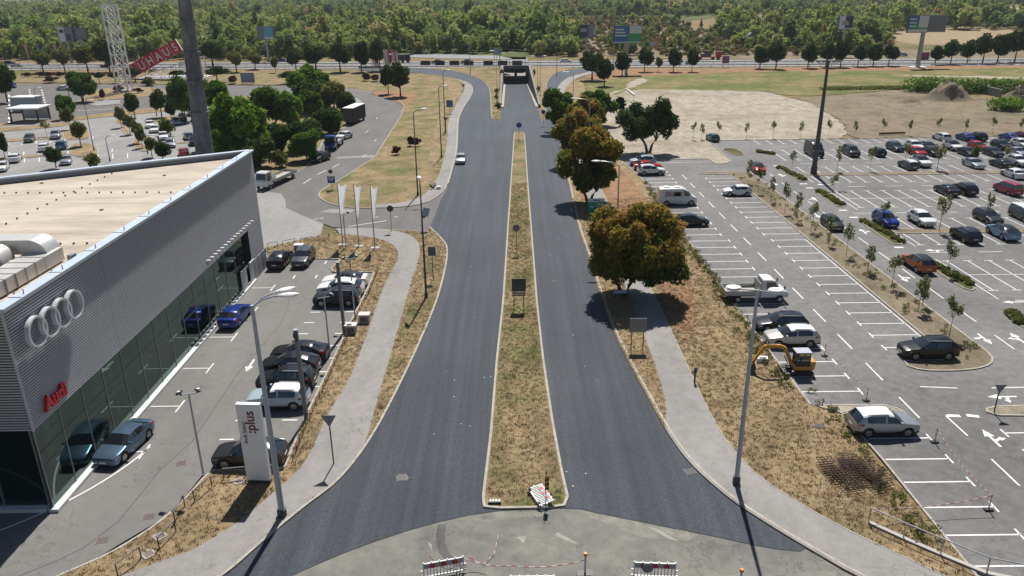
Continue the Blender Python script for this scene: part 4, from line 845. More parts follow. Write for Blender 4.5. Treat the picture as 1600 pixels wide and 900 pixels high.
# ---------------- parked and driving cars ----------------
DL = 'cars on the dealer forecourt'; EL = 'cars in the east car park'; WL = 'cars in the west car park'; HL = 'cars on the highway'
for a in [
 # dealer forecourt
 ('sedan', 'steelblue', 197, 702, 262, 'steel blue saloon parked tight against the showroom glass, nearest the pylon end', DL),
 ('sedan', 'blue', 369, 501, 88, 'bright blue saloon parked alone along the showroom glass, tail towards the camera', DL),
 ('crossover_coupe', 'black', 439, 413, 88, 'black coupe-roofed car by the far end door of the showroom, rear lights showing', DL),
 ('suv', 'grey', 475, 411, 268, 'dark grey crossover facing the camera beside the white utility cabinet', DL),
 ('sedan', 'white', 540, 446, 180, 'white coupe with dark glass roof, farthest of the two white cars by the flagpoles', DL),
 ('crossover_coupe', 'white', 533, 459, 180, 'white crossover between the white coupe and the black one on the forecourt', DL),
 ('suv', 'black', 527, 475, 180, 'black crossover nearest of the trio beside the two grey cabinets', DL),
 ('sedan', 'black', 470, 560, 180, 'long black saloon, farthest in the row of three black cars and one pale one', DL),
 ('crossover_coupe', 'black', 455, 581, 180, 'black coupe crossover second in the row behind the camera masts', DL),
 ('suv', 'black', 449, 604, 180, 'black crossover parked right beside the pale ice-blue car', DL),
 ('suv', 'ice', 437, 634, 180, 'pale ice-blue crossover with white roof in the forecourt row', DL),
 ('crossover_coupe', 'dgrey', 393, 722, 180, 'dark grey car half hidden behind the tall white pylon', DL),
 # service street and main road
 ('hatch', 'silver', 720, 254, 270, 'small silver car driving on the new left carriageway', 'driving cars'),
 ('suv', 'dgrey', 501, 252, 248, 'dark grey car parked by the kerb below the blue lorry', None),
 ('hatch', 'white', 538, 217, 245, 'white car half behind the street posts near the black trailer', None),
 # lot A
 ('suv', 'white', 1017, 273, 0, 'white crossover, nearest of the three cars at the lot corner', EL),
 ('sedan', 'red', 1012, 265, 0, 'red car squeezed between two white cars at the lot corner', EL),
 ('suv', 'ice', 1004, 258, 180, 'pale crossover, farthest of the three cars at the lot corner', EL),
 ('hatch', 'black', 1081, 352, 0, 'black hatchback parked alone just below the white camper van', EL),
 ('hatch', 'white', 1151, 305, 180, 'white hatchback parked alone against the long island of saplings', EL),
 ('estate', 'black', 1218, 514, 180, 'black estate with silver roof rails beside the flatbed pickup', EL),
 ('suv', 'beige', 1235, 538, 180, 'champagne car with pale roof right behind the excavator', EL),
 ('suv', 'black', 1447, 557, 180, 'black car parked on the rounded tip of the long island', EL),
 ('suv', 'silver', 1377, 674, 0, 'silver blue crossover with white roof parked by the grass bank', EL),
 # grid, near rows
 ('suv', 'blue', 1382, 351, 270, 'vivid blue car next to the shrub island, facing the camera', EL),
 ('suv', 'white', 1438, 350, 270, 'white crossover facing the camera, two bays from the vivid blue car', EL),
 ('estate', 'dgrey', 1542, 346, 270, 'dark grey car facing the camera with sun glint on its bonnet', EL),
 ('minivan', 'grey', 1599, 343, 270, 'grey people carrier with white roof cut by the right edge of the photo', EL),
 ('suv', 'black', 1507, 375, 90, 'black car with silver roof rails, tail towards the camera, below the planting strip', EL),
 ('crossover_coupe', 'lblue', 1565, 370, 90, 'light blue car with black rear roof below the planting strip', EL),
 ('hatch', 'dgrey', 1299, 356, 270, 'dark car driving past the long island towards the camera', EL),
 ('suv', 'orange', 1433, 420, 92, 'burnt orange crossover driving away beside the small shrub island', EL),
 ('hatch', 'red', 1184, 269, 268, 'red hatchback with black roof driving behind the first saplings', EL),
 ('sedan', 'black', 1478, 303, 90, 'black saloon, left one of a dark pair in the middle double row', EL),
 ('suv', 'black', 1506, 302, 90, 'black crossover, right one of a dark pair in the middle double row', EL),
 ('minivan', 'pink', 1573, 302, 95, 'burgundy van in the middle double row', EL),
 ('estate', 'grey', 1418, 263, 90, 'grey car with pale roof standing left of a white car, tail on', EL),
 ('suv', 'white', 1438, 259, 270, 'white crossover with black roof panel beside the grey pale-roofed car', EL),
 ('sedan', 'silver', 1520, 261, 270, 'silver saloon facing the camera on its own above the planting strip', EL),
 ('sedan', 'dgrey', 1563, 261, 90, 'dark saloon beside a white car at the right above the planting strip', EL),
 ('suv', 'white', 1588, 258, 270, 'white car next to the dark saloon at the right photo edge', EL),
 ('sedan', 'white', 1582, 277, 90, 'white saloon just below the planting strip at the right edge', EL),
 ('minivan', 'dgrey', 1329, 243, 270, 'dark people carrier with bright windscreen right of the black van', EL),
 ('hatch', 'black', 1370, 243, 90, 'small black car behind a slim tree in the second row', EL),
 ('estate', 'navy', 1398, 235, 270, 'navy car in the second row, one row behind the small black car', EL),
 ('suv', 'white', 1427, 234, 270, 'white car right above a red one in the far rows', EL),
 ('hatch', 'red', 1432, 243, 270, 'red car tucked below a white one in the far rows', EL),
 ('sedan', 'navy', 1449, 234, 270, 'navy saloon beside the white car above the red one', EL),
 ('hatch', 'black', 1456, 243, 270, 'black car with bright glint right of the red one', EL),
 ('estate', 'white', 1470, 219, 90, 'white estate in the farthest row next to the sandy ground', EL),
 ('suv', 'white', 1487, 234, 270, 'white crossover with black roof in the row below the white estate', EL),
 ('sedan', 'blue', 1507, 219, 90, 'bright blue car, left of a black one, in the farthest row', EL),
 ('suv', 'black', 1526, 219, 90, 'black car right of the bright blue one in the farthest row', EL),
 ('sedan', 'dgrey', 1511, 243, 270, 'dark grey saloon in the second row behind a bush', EL),
 ('hatch', 'red', 1526, 234, 270, 'red hatchback half hidden by a yellowish young tree', EL),
 ('sedan', 'dgrey', 1550, 243, 270, 'charcoal saloon right of the yellowish young tree', EL),
 ('suv', 'black', 1563, 233, 270, 'tall black car above the charcoal saloon in the far rows', EL),
 ('sedan', 'blue', 1575, 219, 90, 'bright blue car near the right edge of the farthest row', EL),
 ('suv', 'dred', 1594, 218, 90, 'maroon car at the right edge of the farthest row', EL),
 ('suv', 'white', 1594, 231, 270, 'white car below the maroon one at the right edge', EL),
 ('sedan', 'silver', 1589, 243, 270, 'silver saloon in front of the white car at the right edge', EL),
 ('hatch', 'green', 1113, 220, 95, 'dark green car beside the first saplings of the far row', EL),
 # west lots
 ('estate', 'grey', 47, 221, 294, 'grey car facing the camera in the west lot, left of a silver one', WL),
 ('suv', 'silver', 88, 216, 294, 'silver and dark car under the west lot sapling, nose to the camera', WL),
 ('sedan', 'white', 70, 235, 114, 'white saloon tail on beside the strip with the dark round tree', WL),
 ('suv', 'steelblue', 97, 232, 114, 'dark teal car half behind the round tree in the west lot', WL),
 ('sedan', 'white', 24, 252, 114, 'white saloon parked nearest the showroom roof on the left', WL),
 ('hatch', 'silver', 104, 256, 294, 'silver hatchback below the dark round tree near the roof edge', WL),
 ('sedan', 'white', 4, 266, 294, 'white car cut by the left edge just above the roof', WL),
 ('hatch', 'white', 235, 199, 294, 'white hatchback, farther of the white pair by the olive shrubs', WL),
 ('sedan', 'white', 242, 206, 294, 'white saloon, nearer of the white pair by the olive shrubs', WL),
 ('sedan', 'white', 256, 217, 294, 'white saloon diagonally below the white pair', WL),
 ('estate', 'silver', 267, 229, 294, 'silver grey car between the bush and the drive near the roof', WL),
 ('hatch', 'silver', 295, 217, 118, 'silver hatchback left of the big rusty mast', WL),
 ('suv', 'navy', 304, 226, 294, 'dark blue car right against the big rusty mast', WL),
 ('hatch', 'silver', 275, 194, 294, 'silver car in tree shade behind the round bush', WL),
 ('suv', 'black', 286, 188, 294, 'dark car deep in the tree shade left of the mast', WL),
 ('sedan', 'red', 288, 243, 114, 'red car showing only its roof above the showroom parapet', WL),
 ('sedan', 'white', 101, 141, 0, 'white car on the far lane left of the bushy double tree', WL),
 ('hatch', 'blue', 21, 137, 294, 'blue car at the far left end of the west lane', WL),
 ('hatch', 'white', 6, 137, 294, 'white car at the left edge behind a tree', WL),
 ('suv', 'black', 16, 101, 0, 'black car on the highway at far left', HL),
 ('sedan', 'white', 26, 104, 180, 'white saloon on the highway at far left', HL),
 ('suv', 'grey', 682, 99.5, 180, 'grey car on the highway left of the blue one, roof above the barriers', HL),
 ('suv', 'navy', 728, 99.5, 180, 'dark blue car on the highway above the left slip road', HL),
 ('sedan', 'white', 884, 97.5, 0, 'white car on the highway just right of the underpass', HL),
 ('hatch', 'ice', 1079, 100, 0, 'pale blue car on the highway behind a round tree', HL),
 ('sedan', 'silver', 1408, 88, 180, 'silver car on the highway beside the big roadside billboard', HL),
 ('hatch', 'blue', 442, 97, 0, 'blue car on the highway left of the dark tree row', HL),
 ('hatch', 'silver', 288, 103, 0, 'silver car on the highway behind the tilted red sign', HL)]:
    car(a[0], a[1], a[2], a[3], a[4], a[5], group=a[6])
car('panel_van', 'black', 1271, 243, 270, 'black panel van beside the tall dark lamp mast', 'van')
v = car('panel_van', 'white', 1057, 319, 0, 'white camper van with a faded picture on its side', 'camper van'); v.name = 'camper_van'
pic = mat('van_picture', (.42, .30, .28), .5)
q = MB()
for k in range(9):
    x = -1.9 + k * .27; h_ = .25 + .2 * random.random(); q.add([(x, -1.012, 1.55 - h_ / 2), (x + .25, -1.012, 1.5 - h_ / 2), (x + .28, -1.012, 1.6 + h_), (x + .03, -1.012, 1.7 + h_ * .6)], [(0, 1, 2, 3)])
q.build('side_picture', pic, v)
q = MB(); q.box(-.6, -1.012, 1.35, .3, -1.003, 1.95); q.build('side_window', cglass, v)
for x in (-1.6, -.1): q = MB(); q.box(x - .35, -.4, 2.46, x + .35, .4, 2.56); q.build('roof_vent', white, v)
# flatbed pickup and lorries
def flatbed(name, label, px, py, hd, cabcol, L_=6.2, front=None, cat='truck', bedcol=None, gravel=False, hcab=2.3):
    t = empty(name, (*at(px, py), .05), R(hd), label, cat)
    if front: f = at(*front); p_ = at(px, py); t.rotation_euler = (0, 0, math.atan2(f[1] - p_[1], f[0] - p_[0]))
    F = L_ / 2; cab = [(F, .55), (F + .02, .95), (F - .25, 1.15), (F - .85, 1.32), (F - 1.35, hcab - .12), (F - 1.75, hcab), (F - 2.55, hcab), (F - 2.7, .55)] if hcab < 2.5 else [(F, .6), (F + .03, 1.3), (F - .15, 1.5), (F - .4, hcab - .15), (F - .6, hcab), (F - 1.9, hcab), (F - 2.0, .6)]
    q = MB(); n = len(cab); yy = .98; T = []
    for s_ in (-1, 1):
        for x, z in cab: T.append((x, s_ * (yy - (.1 if z > 1.5 else 0)), z))
    q.add(T, [tuple(range(n)), tuple(range(2 * n - 1, n - 1, -1))] + [(i, i + n, (i + 1) % n + n, (i + 1) % n) for i in range(n)]); q.build('cab', PA[cabcol], t)
    q = MB(); i0 = 3 if hcab < 2.5 else 2; a_, c_ = cab[i0], cab[i0 + 1]
    q.add([(a_[0] + .03, -.85, a_[1] + .08), (a_[0] + .03, .85, a_[1] + .08), (c_[0] + .03, .8, c_[1] - .02), (c_[0] + .03, -.8, c_[1] - .02)], [(0, 1, 2, 3)]); q.build('windscreen', cglass, t)
    for s_ in (-1, 1):
        q = MB(); x1 = c_[0] + .05; q.add([(a_[0] - .15, s_ * .995, 1.45), (cab[-2][0] + .35, s_ * .995, 1.45), (cab[-2][0] + .35, s_ * .915, hcab - .22), (x1 - .1, s_ * .915, hcab - .22)], [(0, 1, 2, 3)]); q.build('side_window', cglass, t)
        q = MB(); q.cbox((F - .5, s_ * 1.13, 1.6), (.1, .2, .35)); q.build('mirror', black, t)
        q = MB(); q.cbox((F - .02, s_ * .75, .85), (.12, .3, .2)); q.build('headlight', headl, t)
    bc = bedcol or mat('bed_aluminium', (.42, .44, .44), .45, .4); x0, x1 = -F, F - 2.8
    q = MB(); q.box(x0, -1.05, .78, x1, 1.05, .90); q.build('bed_floor', mat('bed_floor', (.40, .36, .30), .8), t)
    for y in (-1.07, 1.04): q = MB(); q.box(x0, y, .85, x1, y + .04, 1.28); [q.box(x0 + k * (x1 - x0) / 4 - .02, y - .02, .85, x0 + k * (x1 - x0) / 4 + .03, y + .06, 1.32) for k in range(5)]; q.build('side_board', bc, t)
    for x in (x0 - .04, x1): q = MB(); q.box(x, -1.07, .85, x + .04, 1.08, 1.28 if x < 0 else 2.0 if hcab < 2.5 else 2.2); q.build('end_board', bc, t)
    q = MB(); q.box(x0 + .2, -.45, .45, F - .4, .45, .78); q.build('chassis', under, t)
    for x in (F - .85, x0 + 1.2):
        for s_ in (-1, 1): q = MB(); q.tube([(x, s_ * .98 - .14, .38), (x, s_ * .98 + .14, .38)], .38, 16); w_ = q.build('wheel', tyre, t, smooth=True, angle=50); q = MB(); q.tube([(x, s_ * 1.125 - .02, .38), (x, s_ * 1.125 + .0, .38)], .22, 10); q.build('rim', rimm, w_)
    return t
flatbed('flatbed_pickup', 'white flatbed pickup with empty grey dropside bed beside the long row of bays', 1177, 468, 0, 'white', 6.1, cat='pickup truck')
flatbed('flatbed_lorry', 'white lorry with long empty flatbed parked at the kerb by the showroom back corner', 433, 287, 0, 'white', 9.5, front=(405, 300), cat='lorry', hcab=2.7)
flatbed('flatbed_lorry', 'blue-cabbed lorry with flat bed parked on the service street', 523, 230, 0, 'blue', 8.5, front=(509, 243), cat='lorry', hcab=2.8)
t = empty('box_trailer', (*at(555, 191), .03), R(80), 'dark box trailer with white roof parked by the trees on the service street', 'trailer')
b = MB(); b.box(-4.0, -1.25, .7, 4.0, 1.25, 3.7); b.build('body', mat('trailer_black', (.03, .028, .026), .7), t); b = MB(); b.box(-4.05, -1.28, 3.7, 4.05, 1.28, 3.8); b.build('roof', white, t)
for k in range(7): b = MB(); b.box(-3.9 + k * 1.25, -1.30, .75, -3.84 + k * 1.25, -1.253, 3.65); b.build('rib', dark, t)
b = MB(); b.box(-4.06, -1.15, .8, -4.02, 1.15, 3.6); b.build('rear_door', mat('trailer_brown', (.10, .085, .07), .7), t)
for x in (-2.5, -1.5, 2.8):
    for s_ in (-1, 1): b = MB(); b.tube([(x, s_ * 1.05 - .14, .45), (x, s_ * 1.05 + .14, .45)], .45, 14); b.build('wheel', tyre, t, True)
def hgv(label, px, py, col, load):
    t = empty('highway_truck', (*at(px, py), .04), 0, label, 'truck'); b = MB(); b.box(3.2, -1.2, .8, 5.2, 1.2, 3.2); b.build('cab', PA[col], t); b = MB(); b.box(5.2, -1.05, 2.0, 5.23, 1.05, 2.9); b.build('windscreen', cglass, t)
    b = MB(); b.box(-5.5, -1.2, .9, 2.9, 1.2, 1.2 if load else 3.3); b.build('bed', PA[col] if load else dark, t)
    if load: b = MB(); b.box(-3, -1, 1.2, 1, 1, 2.4); b.box(-1.6, -.8, 2.4, .6, .8, 3.6); b.build('load', dsteel, t)
    for x in (-4.4, -3.2, 2.0, 4.2):
        for s_ in (-1, 1): b = MB(); b.tube([(x, s_ * 1.0 - .15, .5), (x, s_ * 1.0 + .15, .5)], .5, 12); b.build('wheel', tyre, t, True)
hgv('red low-loader carrying a dark machine on the highway', 1106, 93, 'red', True)
hgv('black lorry on the highway right of the three tall flags', 622, 98, 'black', False)
hgv('long red brown lorry behind the white lattice tower', 178, 106, 'dred', True)
for i in range(7):
    p_ = at(665 + i * 22.5 + (8 if i > 3 else 0), 101.5); t = tag(None or empty('median_block', (p_[0], p_[1], 0), 0), 'dark block on the highway central strip, %s from the left' % ORD[i], 'barrier block', 'dark blocks on the highway median')
    b = MB(); b.box(-1.9, -.5, 0, 1.9, .5, 1.5); b.box(-2.0, -.55, 1.5, 2.0, .55, 1.62); b.build('block', mat('dark_hedge_block', (.03, .03, .032), .9), t)
# mini excavator
YE = mat('digger_yellow', (.58, .27, .03), .4); t = empty('mini_excavator', (*at(1248, 582), .04), R(180), 'yellow mini excavator with its arm reaching onto the grass bank', 'excavator')
for s_ in (-1, 1):
    b = MB(); pts = [(-1.25, .28), (-1.05, .06), (-.8, 0), (.8, 0), (1.05, .06), (1.25, .28), (1.05, .5), (.8, .56), (-.8, .56), (-1.05, .5)]
    b.add([(x, s_ * .78 - .18, z) for x, z in pts] + [(x, s_ * .78 + .18, z) for x, z in pts], [tuple(range(10)), tuple(range(19, 9, -1))] + [(i, (i + 1) % 10, (i + 1) % 10 + 10, i + 10)[::-1] for i in range(10)]); b.build('track', black, t)
b = MB(); b.box(-.6, -.6, .3, .7, .6, .62); b.build('undercarriage', dark, t)
b = MB(); b.prism([(-1.35, -.7), (-1.1, -.9), (.5, -.9), (.75, -.6), (.75, .8), (-1.1, .85), (-1.35, .6)], .62, 1.1); b.box(-1.3, -.8, 1.1, -.75, .8, 1.55); b.build('house', YE, t)
b = MB()
for x, y in ((.72, -.28), (.72, .82), (-.7, -.28), (-.7, .82), (.3, .82)): b.bar((x, y, 1.08), (x * .93, y, 2.55), .08)
b.bar((.68, -.28, 2.5), (.68, .82, 2.5), .08); b.bar((-.65, -.28, 2.5), (-.65, .82, 2.5), .08); b.bar((.68, .82, 2.5), (-.65, .82, 2.5), .08); b.bar((.68, -.28, 2.5), (-.65, -.28, 2.5), .08); b.box(.66, -.25, 1.05, .72, .8, 1.35); b.box(-.7, .80, 1.05, .7, .84, 1.5); b.build('cab_frame', black, t)
b = MB(); b.box(-.78, -.36, 2.55, .82, .90, 2.64); b.build('cab_roof', lamp_grey, t)
b = MB(); b.box(-.65, .78, 1.5, .65, .80, 2.45); b.box(.66, -.22, 1.35, .68, .76, 2.45); b.box(-.67, -.22, 1.35, -.65, .76, 2.45); b.build('cab_glass', showg, t)
b = MB(); b.box(-.3, .1, 1.05, .2, .6, 1.45); b.box(-.4, .1, 1.3, -.25, .6, 1.95); b.build('seat', dark, t)
for x in (-.45, .15): b = MB(); b.cbox((x + .1, .86, 2.38), (.45, .06, .2)); b.build('work_sticker', mat('pale_yellow', (.75, .55, .2), .5), t)
def arm(name, pts, w, m):
    b = MB()
    for p_, q_ in zip(pts, pts[1:]): b.bar(p_, q_, w[0], w[1])
    return b.build(name, m, t)
arm('boom', [(.9, -.1, .95), (1.35, -.1, 2.0), (1.75, -.1, 2.75), (2.3, -.1, 2.98)], (.24, .36), YE); arm('boom_link', [(2.2, -.1, 2.98), (3.6, -.1, 2.95)], (.22, .3), YE); arm('dipper', [(3.5, -.1, 3.05), (3.9, -.1, 2.9), (4.9, -.1, 1.15)], (.2, .28), YE)
arm('boom_ram', [(1.25, -.1, 1.0), (1.7, -.1, 1.9)], (.1, .1), dark); arm('dipper_ram', [(2.6, -.1, 3.25), (3.6, -.1, 3.2)], (.09, .09), dark)
b = MB(); b.add([(4.75, -.4, 1.2), (5.25, -.4, 1.1), (5.35, -.4, .5), (4.95, -.4, .25), (4.5, -.4, .4), (4.6, -.4, .8)] + [(4.75, .2, 1.2), (5.25, .2, 1.1), (5.35, .2, .5), (4.95, .2, .25), (4.5, .2, .4), (4.6, .2, .8)], [tuple(range(6)), tuple(range(11, 5, -1))] + [(i, i + 6, (i + 1) % 6 + 6, (i + 1) % 6) for i in range(6)]); b.build('bucket', dark, t)
b = MB(); b.prism([(1.75, -1.0), (1.9, -1.0), (1.9, 1.0), (1.75, 1.0)], .05, .5); b.bar((.8, -.4, .35), (1.8, -.6, .3), .12); b.bar((.8, .4, .35), (1.8, .6, .3), .12); b.build('blade', dsteel, t)
q_ = at(1190, 566); t2 = empty('white_sack', (q_[0], q_[1], .1), 0, 'small white bundle lying on the grass by the excavator bucket', 'sack'); b = MB(); b.prism([(-.5, -.25), (.4, -.3), (.5, .2), (-.2, .35)], 0, .35); b.prism([(-.3, -.15), (.3, -.2), (.3, .1)], .35, .45); b.build('bundle', white, t2)
t.scale = (.77,) * 3
# odds: reclining motorbike and roadside bits
q_ = at(677, 296); t2 = empty('dark_shrub_pile', (q_[0], q_[1], .1), 0, 'dark clump and white bag lying at the path corner', 'debris'); b = MB()
for k in range(14): a_ = random.uniform(0, 6.28); b.bar((0, 0, .1), (math.cos(a_) * .5, math.sin(a_) * .5, random.uniform(.3, .9)), .09)
b.build('twigs', black, t2); b = MB(); b.prism([(.5, -.35), (1.2, -.3), (1.1, .25), (.55, .2)], 0, .4); b.build('bag', white, t2)
def leaf_mat(name, stops, var=.25, transl=.3, patch=0.0):
    m = bpy.data.materials.new(name); m.use_nodes = True; n = m.node_tree; n.nodes.remove(n.nodes['Principled BSDF']); out = n.nodes['Material Output']
    at_ = n.nodes.new('ShaderNodeAttribute'); at_.attribute_name = 'tone'; oi = n.nodes.new('ShaderNodeObjectInfo')
    r = n.nodes.new('ShaderNodeValToRGB'); e = r.color_ramp.elements
    while len(e) < len(stops): e.new(.5)
    for i, (p, c) in enumerate(stops): e[i].position = p; e[i].color = tuple(c) + (1,)
    ad = n.nodes.new('ShaderNodeMath'); ad.operation = 'MULTIPLY_ADD'; ad.inputs[1].default_value = var; n.links.new(oi.outputs['Random'], ad.inputs[0]); 
    sc_ = n.nodes.new('ShaderNodeMath'); sc_.operation = 'MULTIPLY'; sc_.inputs[1].default_value = 1 - var; n.links.new(at_.outputs['Fac'], sc_.inputs[0]); n.links.new(sc_.outputs[0], ad.inputs[2]); n.links.new(ad.outputs[0], r.inputs[0])
    if patch:
        nz = n.nodes.new('ShaderNodeTexNoise'); nz.inputs['Scale'].default_value = .013; nz.inputs['Detail'].default_value = 4; n.links.new(oi.outputs['Location'], nz.inputs['Vector']); mr = n.nodes.new('ShaderNodeMapRange'); mr.inputs[1].default_value = .33; mr.inputs[2].default_value = .67; mr.inputs[3].default_value = -patch; mr.inputs[4].default_value = patch; n.links.new(nz.outputs[0], mr.inputs[0])
        a2 = n.nodes.new('ShaderNodeMath'); a2.operation = 'ADD'; n.links.new(ad.outputs[0], a2.inputs[0]); n.links.new(mr.outputs[0], a2.inputs[1]); n.links.new(a2.outputs[0], r.inputs[0])
    d = n.nodes.new('ShaderNodeBsdfDiffuse'); t = n.nodes.new('ShaderNodeBsdfTranslucent'); mx = n.nodes.new('ShaderNodeMixShader'); mx.inputs[0].default_value = transl
    n.links.new(r.outputs[0], d.inputs[0]); n.links.new(r.outputs[0], t.inputs[0]); n.links.new(d.outputs[0], mx.inputs[1]); n.links.new(t.outputs[0], mx.inputs[2]); n.links.new(mx.outputs[0], out.inputs[0]); return m
# =====================================================  LAMPS, MASTS, SIGNS, BARRIERS
def post(b, h, r0, r1, n=10): b.tube([(0, 0, 0), (0, 0, h)], [r0, r1], n)
def cobra(px, py, top, label, ang=None, heads=1, col=None, r=.13, arm_=2.0, cat='street lamp', H=None):
    h = H or height_at(px, py, top); p_ = at(px, py, .1); t = empty('street_lamp', (p_[0], p_[1], .1), 0, label, cat, 'street lamps'); m = col or steel
    b = MB(); b.tube([(0, 0, .0), (0, 0, .45)], [r * 1.5, r * 1.45], 12); b.build('base', dark, t); b = MB(); post(b, h, r, r * .5, 12); b.build('pole', m, t, True)
    for k in range(heads):
        a_ = R(ang[k]); c, s = math.cos(a_), math.sin(a_); b = MB(); b.tube([(0, 0, h - .1), (c * arm_ * .35, s * arm_ * .35, h + .25), (c * arm_ * .75, s * arm_ * .75, h + .38), (c * arm_, s * arm_, h + .38)], .05, 8); b.build('arm', m, t, True)
        b = MB(); rg = []
        for j, (d, w_, hh) in enumerate(((0, .06, .05), (.15, .14, .09), (.45, .22, .12), (.8, .2, .11), (1.05, .10, .06), (1.12, .02, .02))):
            for q in range(8):
                u = 2 * math.pi * q / 8; x = c * (arm_ - .15 + d) - s * w_ * math.cos(u); y = s * (arm_ - .15 + d) + c * w_ * math.cos(u); rg.append((x, y, h + .40 + hh * math.sin(u)))
        b.add(rg, [(j * 8 + q, j * 8 + (q + 1) % 8, j * 8 + 8 + (q + 1) % 8, j * 8 + 8 + q) for j in range(5) for q in range(8)]); b.build('lamp_head', white, t, True, 60)
    return t
cobra(441, 805, 478, 'tall grey street lamp with two heads beside the white pylon', (12, 38), 2, lamp_grey, .19, 1.5)
t = empty('street_lamp', (*at(1150, 757), .1), 0, 'tall grey lamp post with two round heads at the right hand path', 'street lamp', 'street lamps')
b = MB(); post(b, 12.9, .16, .085, 12); b.build('pole', lamp_grey, t, True); b = MB(); b.tube([(0, 0, 0), (0, 0, .5)], .24, 12); b.build('base', dark, t)
b = MB(); b.tube([(-1.0, .2, 12.9), (0, 0, 12.9), (.8, -.2, 12.8)], .05, 8); b.build('arm', lamp_grey, t)
for x, y in ((-1.3, .25), (.95, -.25)):
    b = MB(); rg = []
    for j, (z, r_) in enumerate(((-.10, .02), (-.09, .28), (0, .38), (.1, .33), (.16, .14), (.18, .01))): rg += [(x + r_ * 1.25 * math.cos(u * math.pi / 6), y + r_ * math.sin(u * math.pi / 6), 12.95 + z) for u in range(12)]
    b.add(rg, [(j * 12 + q, j * 12 + (q + 1) % 12, j * 12 + 12 + (q + 1) % 12, j * 12 + 12 + q) for j in range(5) for q in range(12)]); b.build('lamp_head', white, t, True)
cobra(666, 464, 288, 'dark street lamp standing between the curved path and the left carriageway', (100,), 1, dsteel, .12, .6)
cobra(653, 305, 176, 'grey street lamp on the tip of the big grass island', (20,), 1, dsteel, .12, 1.2)
cobra(690, 246, 138, 'grey street lamp beside the far path, nearer of two', (10,), 1, dsteel, .12, .8)
cobra(696, 207, 113, 'grey street lamp beside the far path, farther of two', (0,), 1, dsteel, .12, .8)
cobra(735, 116, 58, 'slim highway lamp left of the underpass approach', (160,), 1, steel, .12, 1.5)
cobra(870, 117, 60, 'slim lamp on the bend of the right slip road', (10,), 1, dsteel, .12, 1.0)
cobra(895, 178, 115, 'lamp above the leafy tree with its head towards the right slip road', (175,), 1, steel, .12, 1.8)
cobra(919, 262, 194, 'lamp whose head shows above the second rusty tree crown', (172,), 1, steel, .12, 2.2, H=11.2)
cobra(962, 405, 283, 'lamp rising between the two nearest rusty trees', (172,), 1, steel, .12, 2.1, H=10.8)
for px, py, top, lab in ((777, 160, 82, 'left of a pair of thin poles left of the ramp'), (781, 140, 85, 'right of a pair of thin poles left of the ramp'), (840, 150, 90, 'left of a twin thin lamp pair right of the ramp'), (844, 150, 90, 'right of a twin thin lamp pair right of the ramp')):
    cobra(px, py, top, 'thin street lamp, ' + lab, (180 if 'left of a twin' in lab or 'left of a pair' in lab else 0,), 1, steel, .09, .9)
for px, py, top, lab in ((62, 180, 140, 'near the shelter'), (147, 235, 160, 'crossing the west lot'), (172, 252, 216, 'short one above the roof edge'), (108, 150, 118, 'farthest of the west lot'), (245, 181, 120, 'in front of the dark west trees'), (231, 240, 215, 'near the olive bush')):
    cobra(px, py, top, 'thin dark lamp post in the west lot, ' + lab, (20,), 1, dsteel, .09, .8)
for px, py, top, lab in ((218, 100, 62, 0), (322, 104, 60, 0), (1130, 98, 40, 0), (1515, 96, 60, 0), (958, 98, 50, 0)):
    cobra(px, py, top, ('slim highway lamp %s' % {218: 'right of the white lattice tower', 322: 'right of the rusty mast', 1130: 'near the small pink sign', 1515: 'among the trees at far right', 958: 'behind the dark tree pair'}[px]), (90,), 1, steel, .12, 1.2)
# tall dark flood mast in the east car park
t = empty('flood_mast', (*at(1271, 272), .1), 0, 'tall dark floodlight mast with a crown of lamps in the east car park', 'light mast')
b = MB(); post(b, 17.6, .42, .2, 12); b.build('pole', dsteel, t, True); b = MB(); b.tube([(0, 0, 0), (0, 0, 1.2)], .5, 12); b.build('base', dark, t); b = MB(); b.tube([(-1.6, 0, 17.4), (1.6, 0, 17.4)], .07, 6); b.build('cross_arm', dsteel, t)
for k in range(5): b = MB(); b.cbox((-1.6 + k * .8, -.2, 17.7), (.5, .5, .25)); b.build('floodlight', dsteel, t)
b = MB(); b.box(.3, -.3, 2.2, .6, .1, 2.6); b.build('camera', white, t)
# forecourt masts
def spot(px, py, top, label, n=2):
    h = height_at(px, py, top); t = empty('light_pole', (*at(px, py), .1), 0, label, 'light pole', 'forecourt light poles'); b = MB(); post(b, h - .3, .075, .06, 8); b.build('pole', lamp_grey, t)
    b = MB(); b.bar((-.55, 0, h - .35), (.55, .1, h - .2), .06); b.build('bracket', lamp_grey, t)
    for s_ in ((-1, 1) if n == 2 else (1,)):
        b = MB(); b.T = Matrix.Translation((s_ * .6, .05, h - .1 + (.1 if s_ > 0 else -.1))) @ Matrix.Rotation(.5 * s_, 4, 'Y'); b.cbox((0, 0, 0), (.38, .26, .12)); b.cbox((0, 0, -.12), (.1, .08, .2)); b.build('spotlight', dark, t); b = MB(); b.T = Matrix.Translation((s_ * .6, .05, h - .02 + (.1 if s_ > 0 else -.1))); b.cbox((0, 0, 0), (.2, .16, .04)); b.build('sensor', white, t)
spot(318, 742, 612, 'slim grey pole with two small spotlights at the forecourt exit')
spot(555, 498, 402, 'slim light pole with two spotlights behind the white cars'); spot(516, 556, 462, 'slim light pole with a spotlight in front of the black crossover', 1); spot(541, 388, 333, 'slim pole behind the first flagpole', 1)
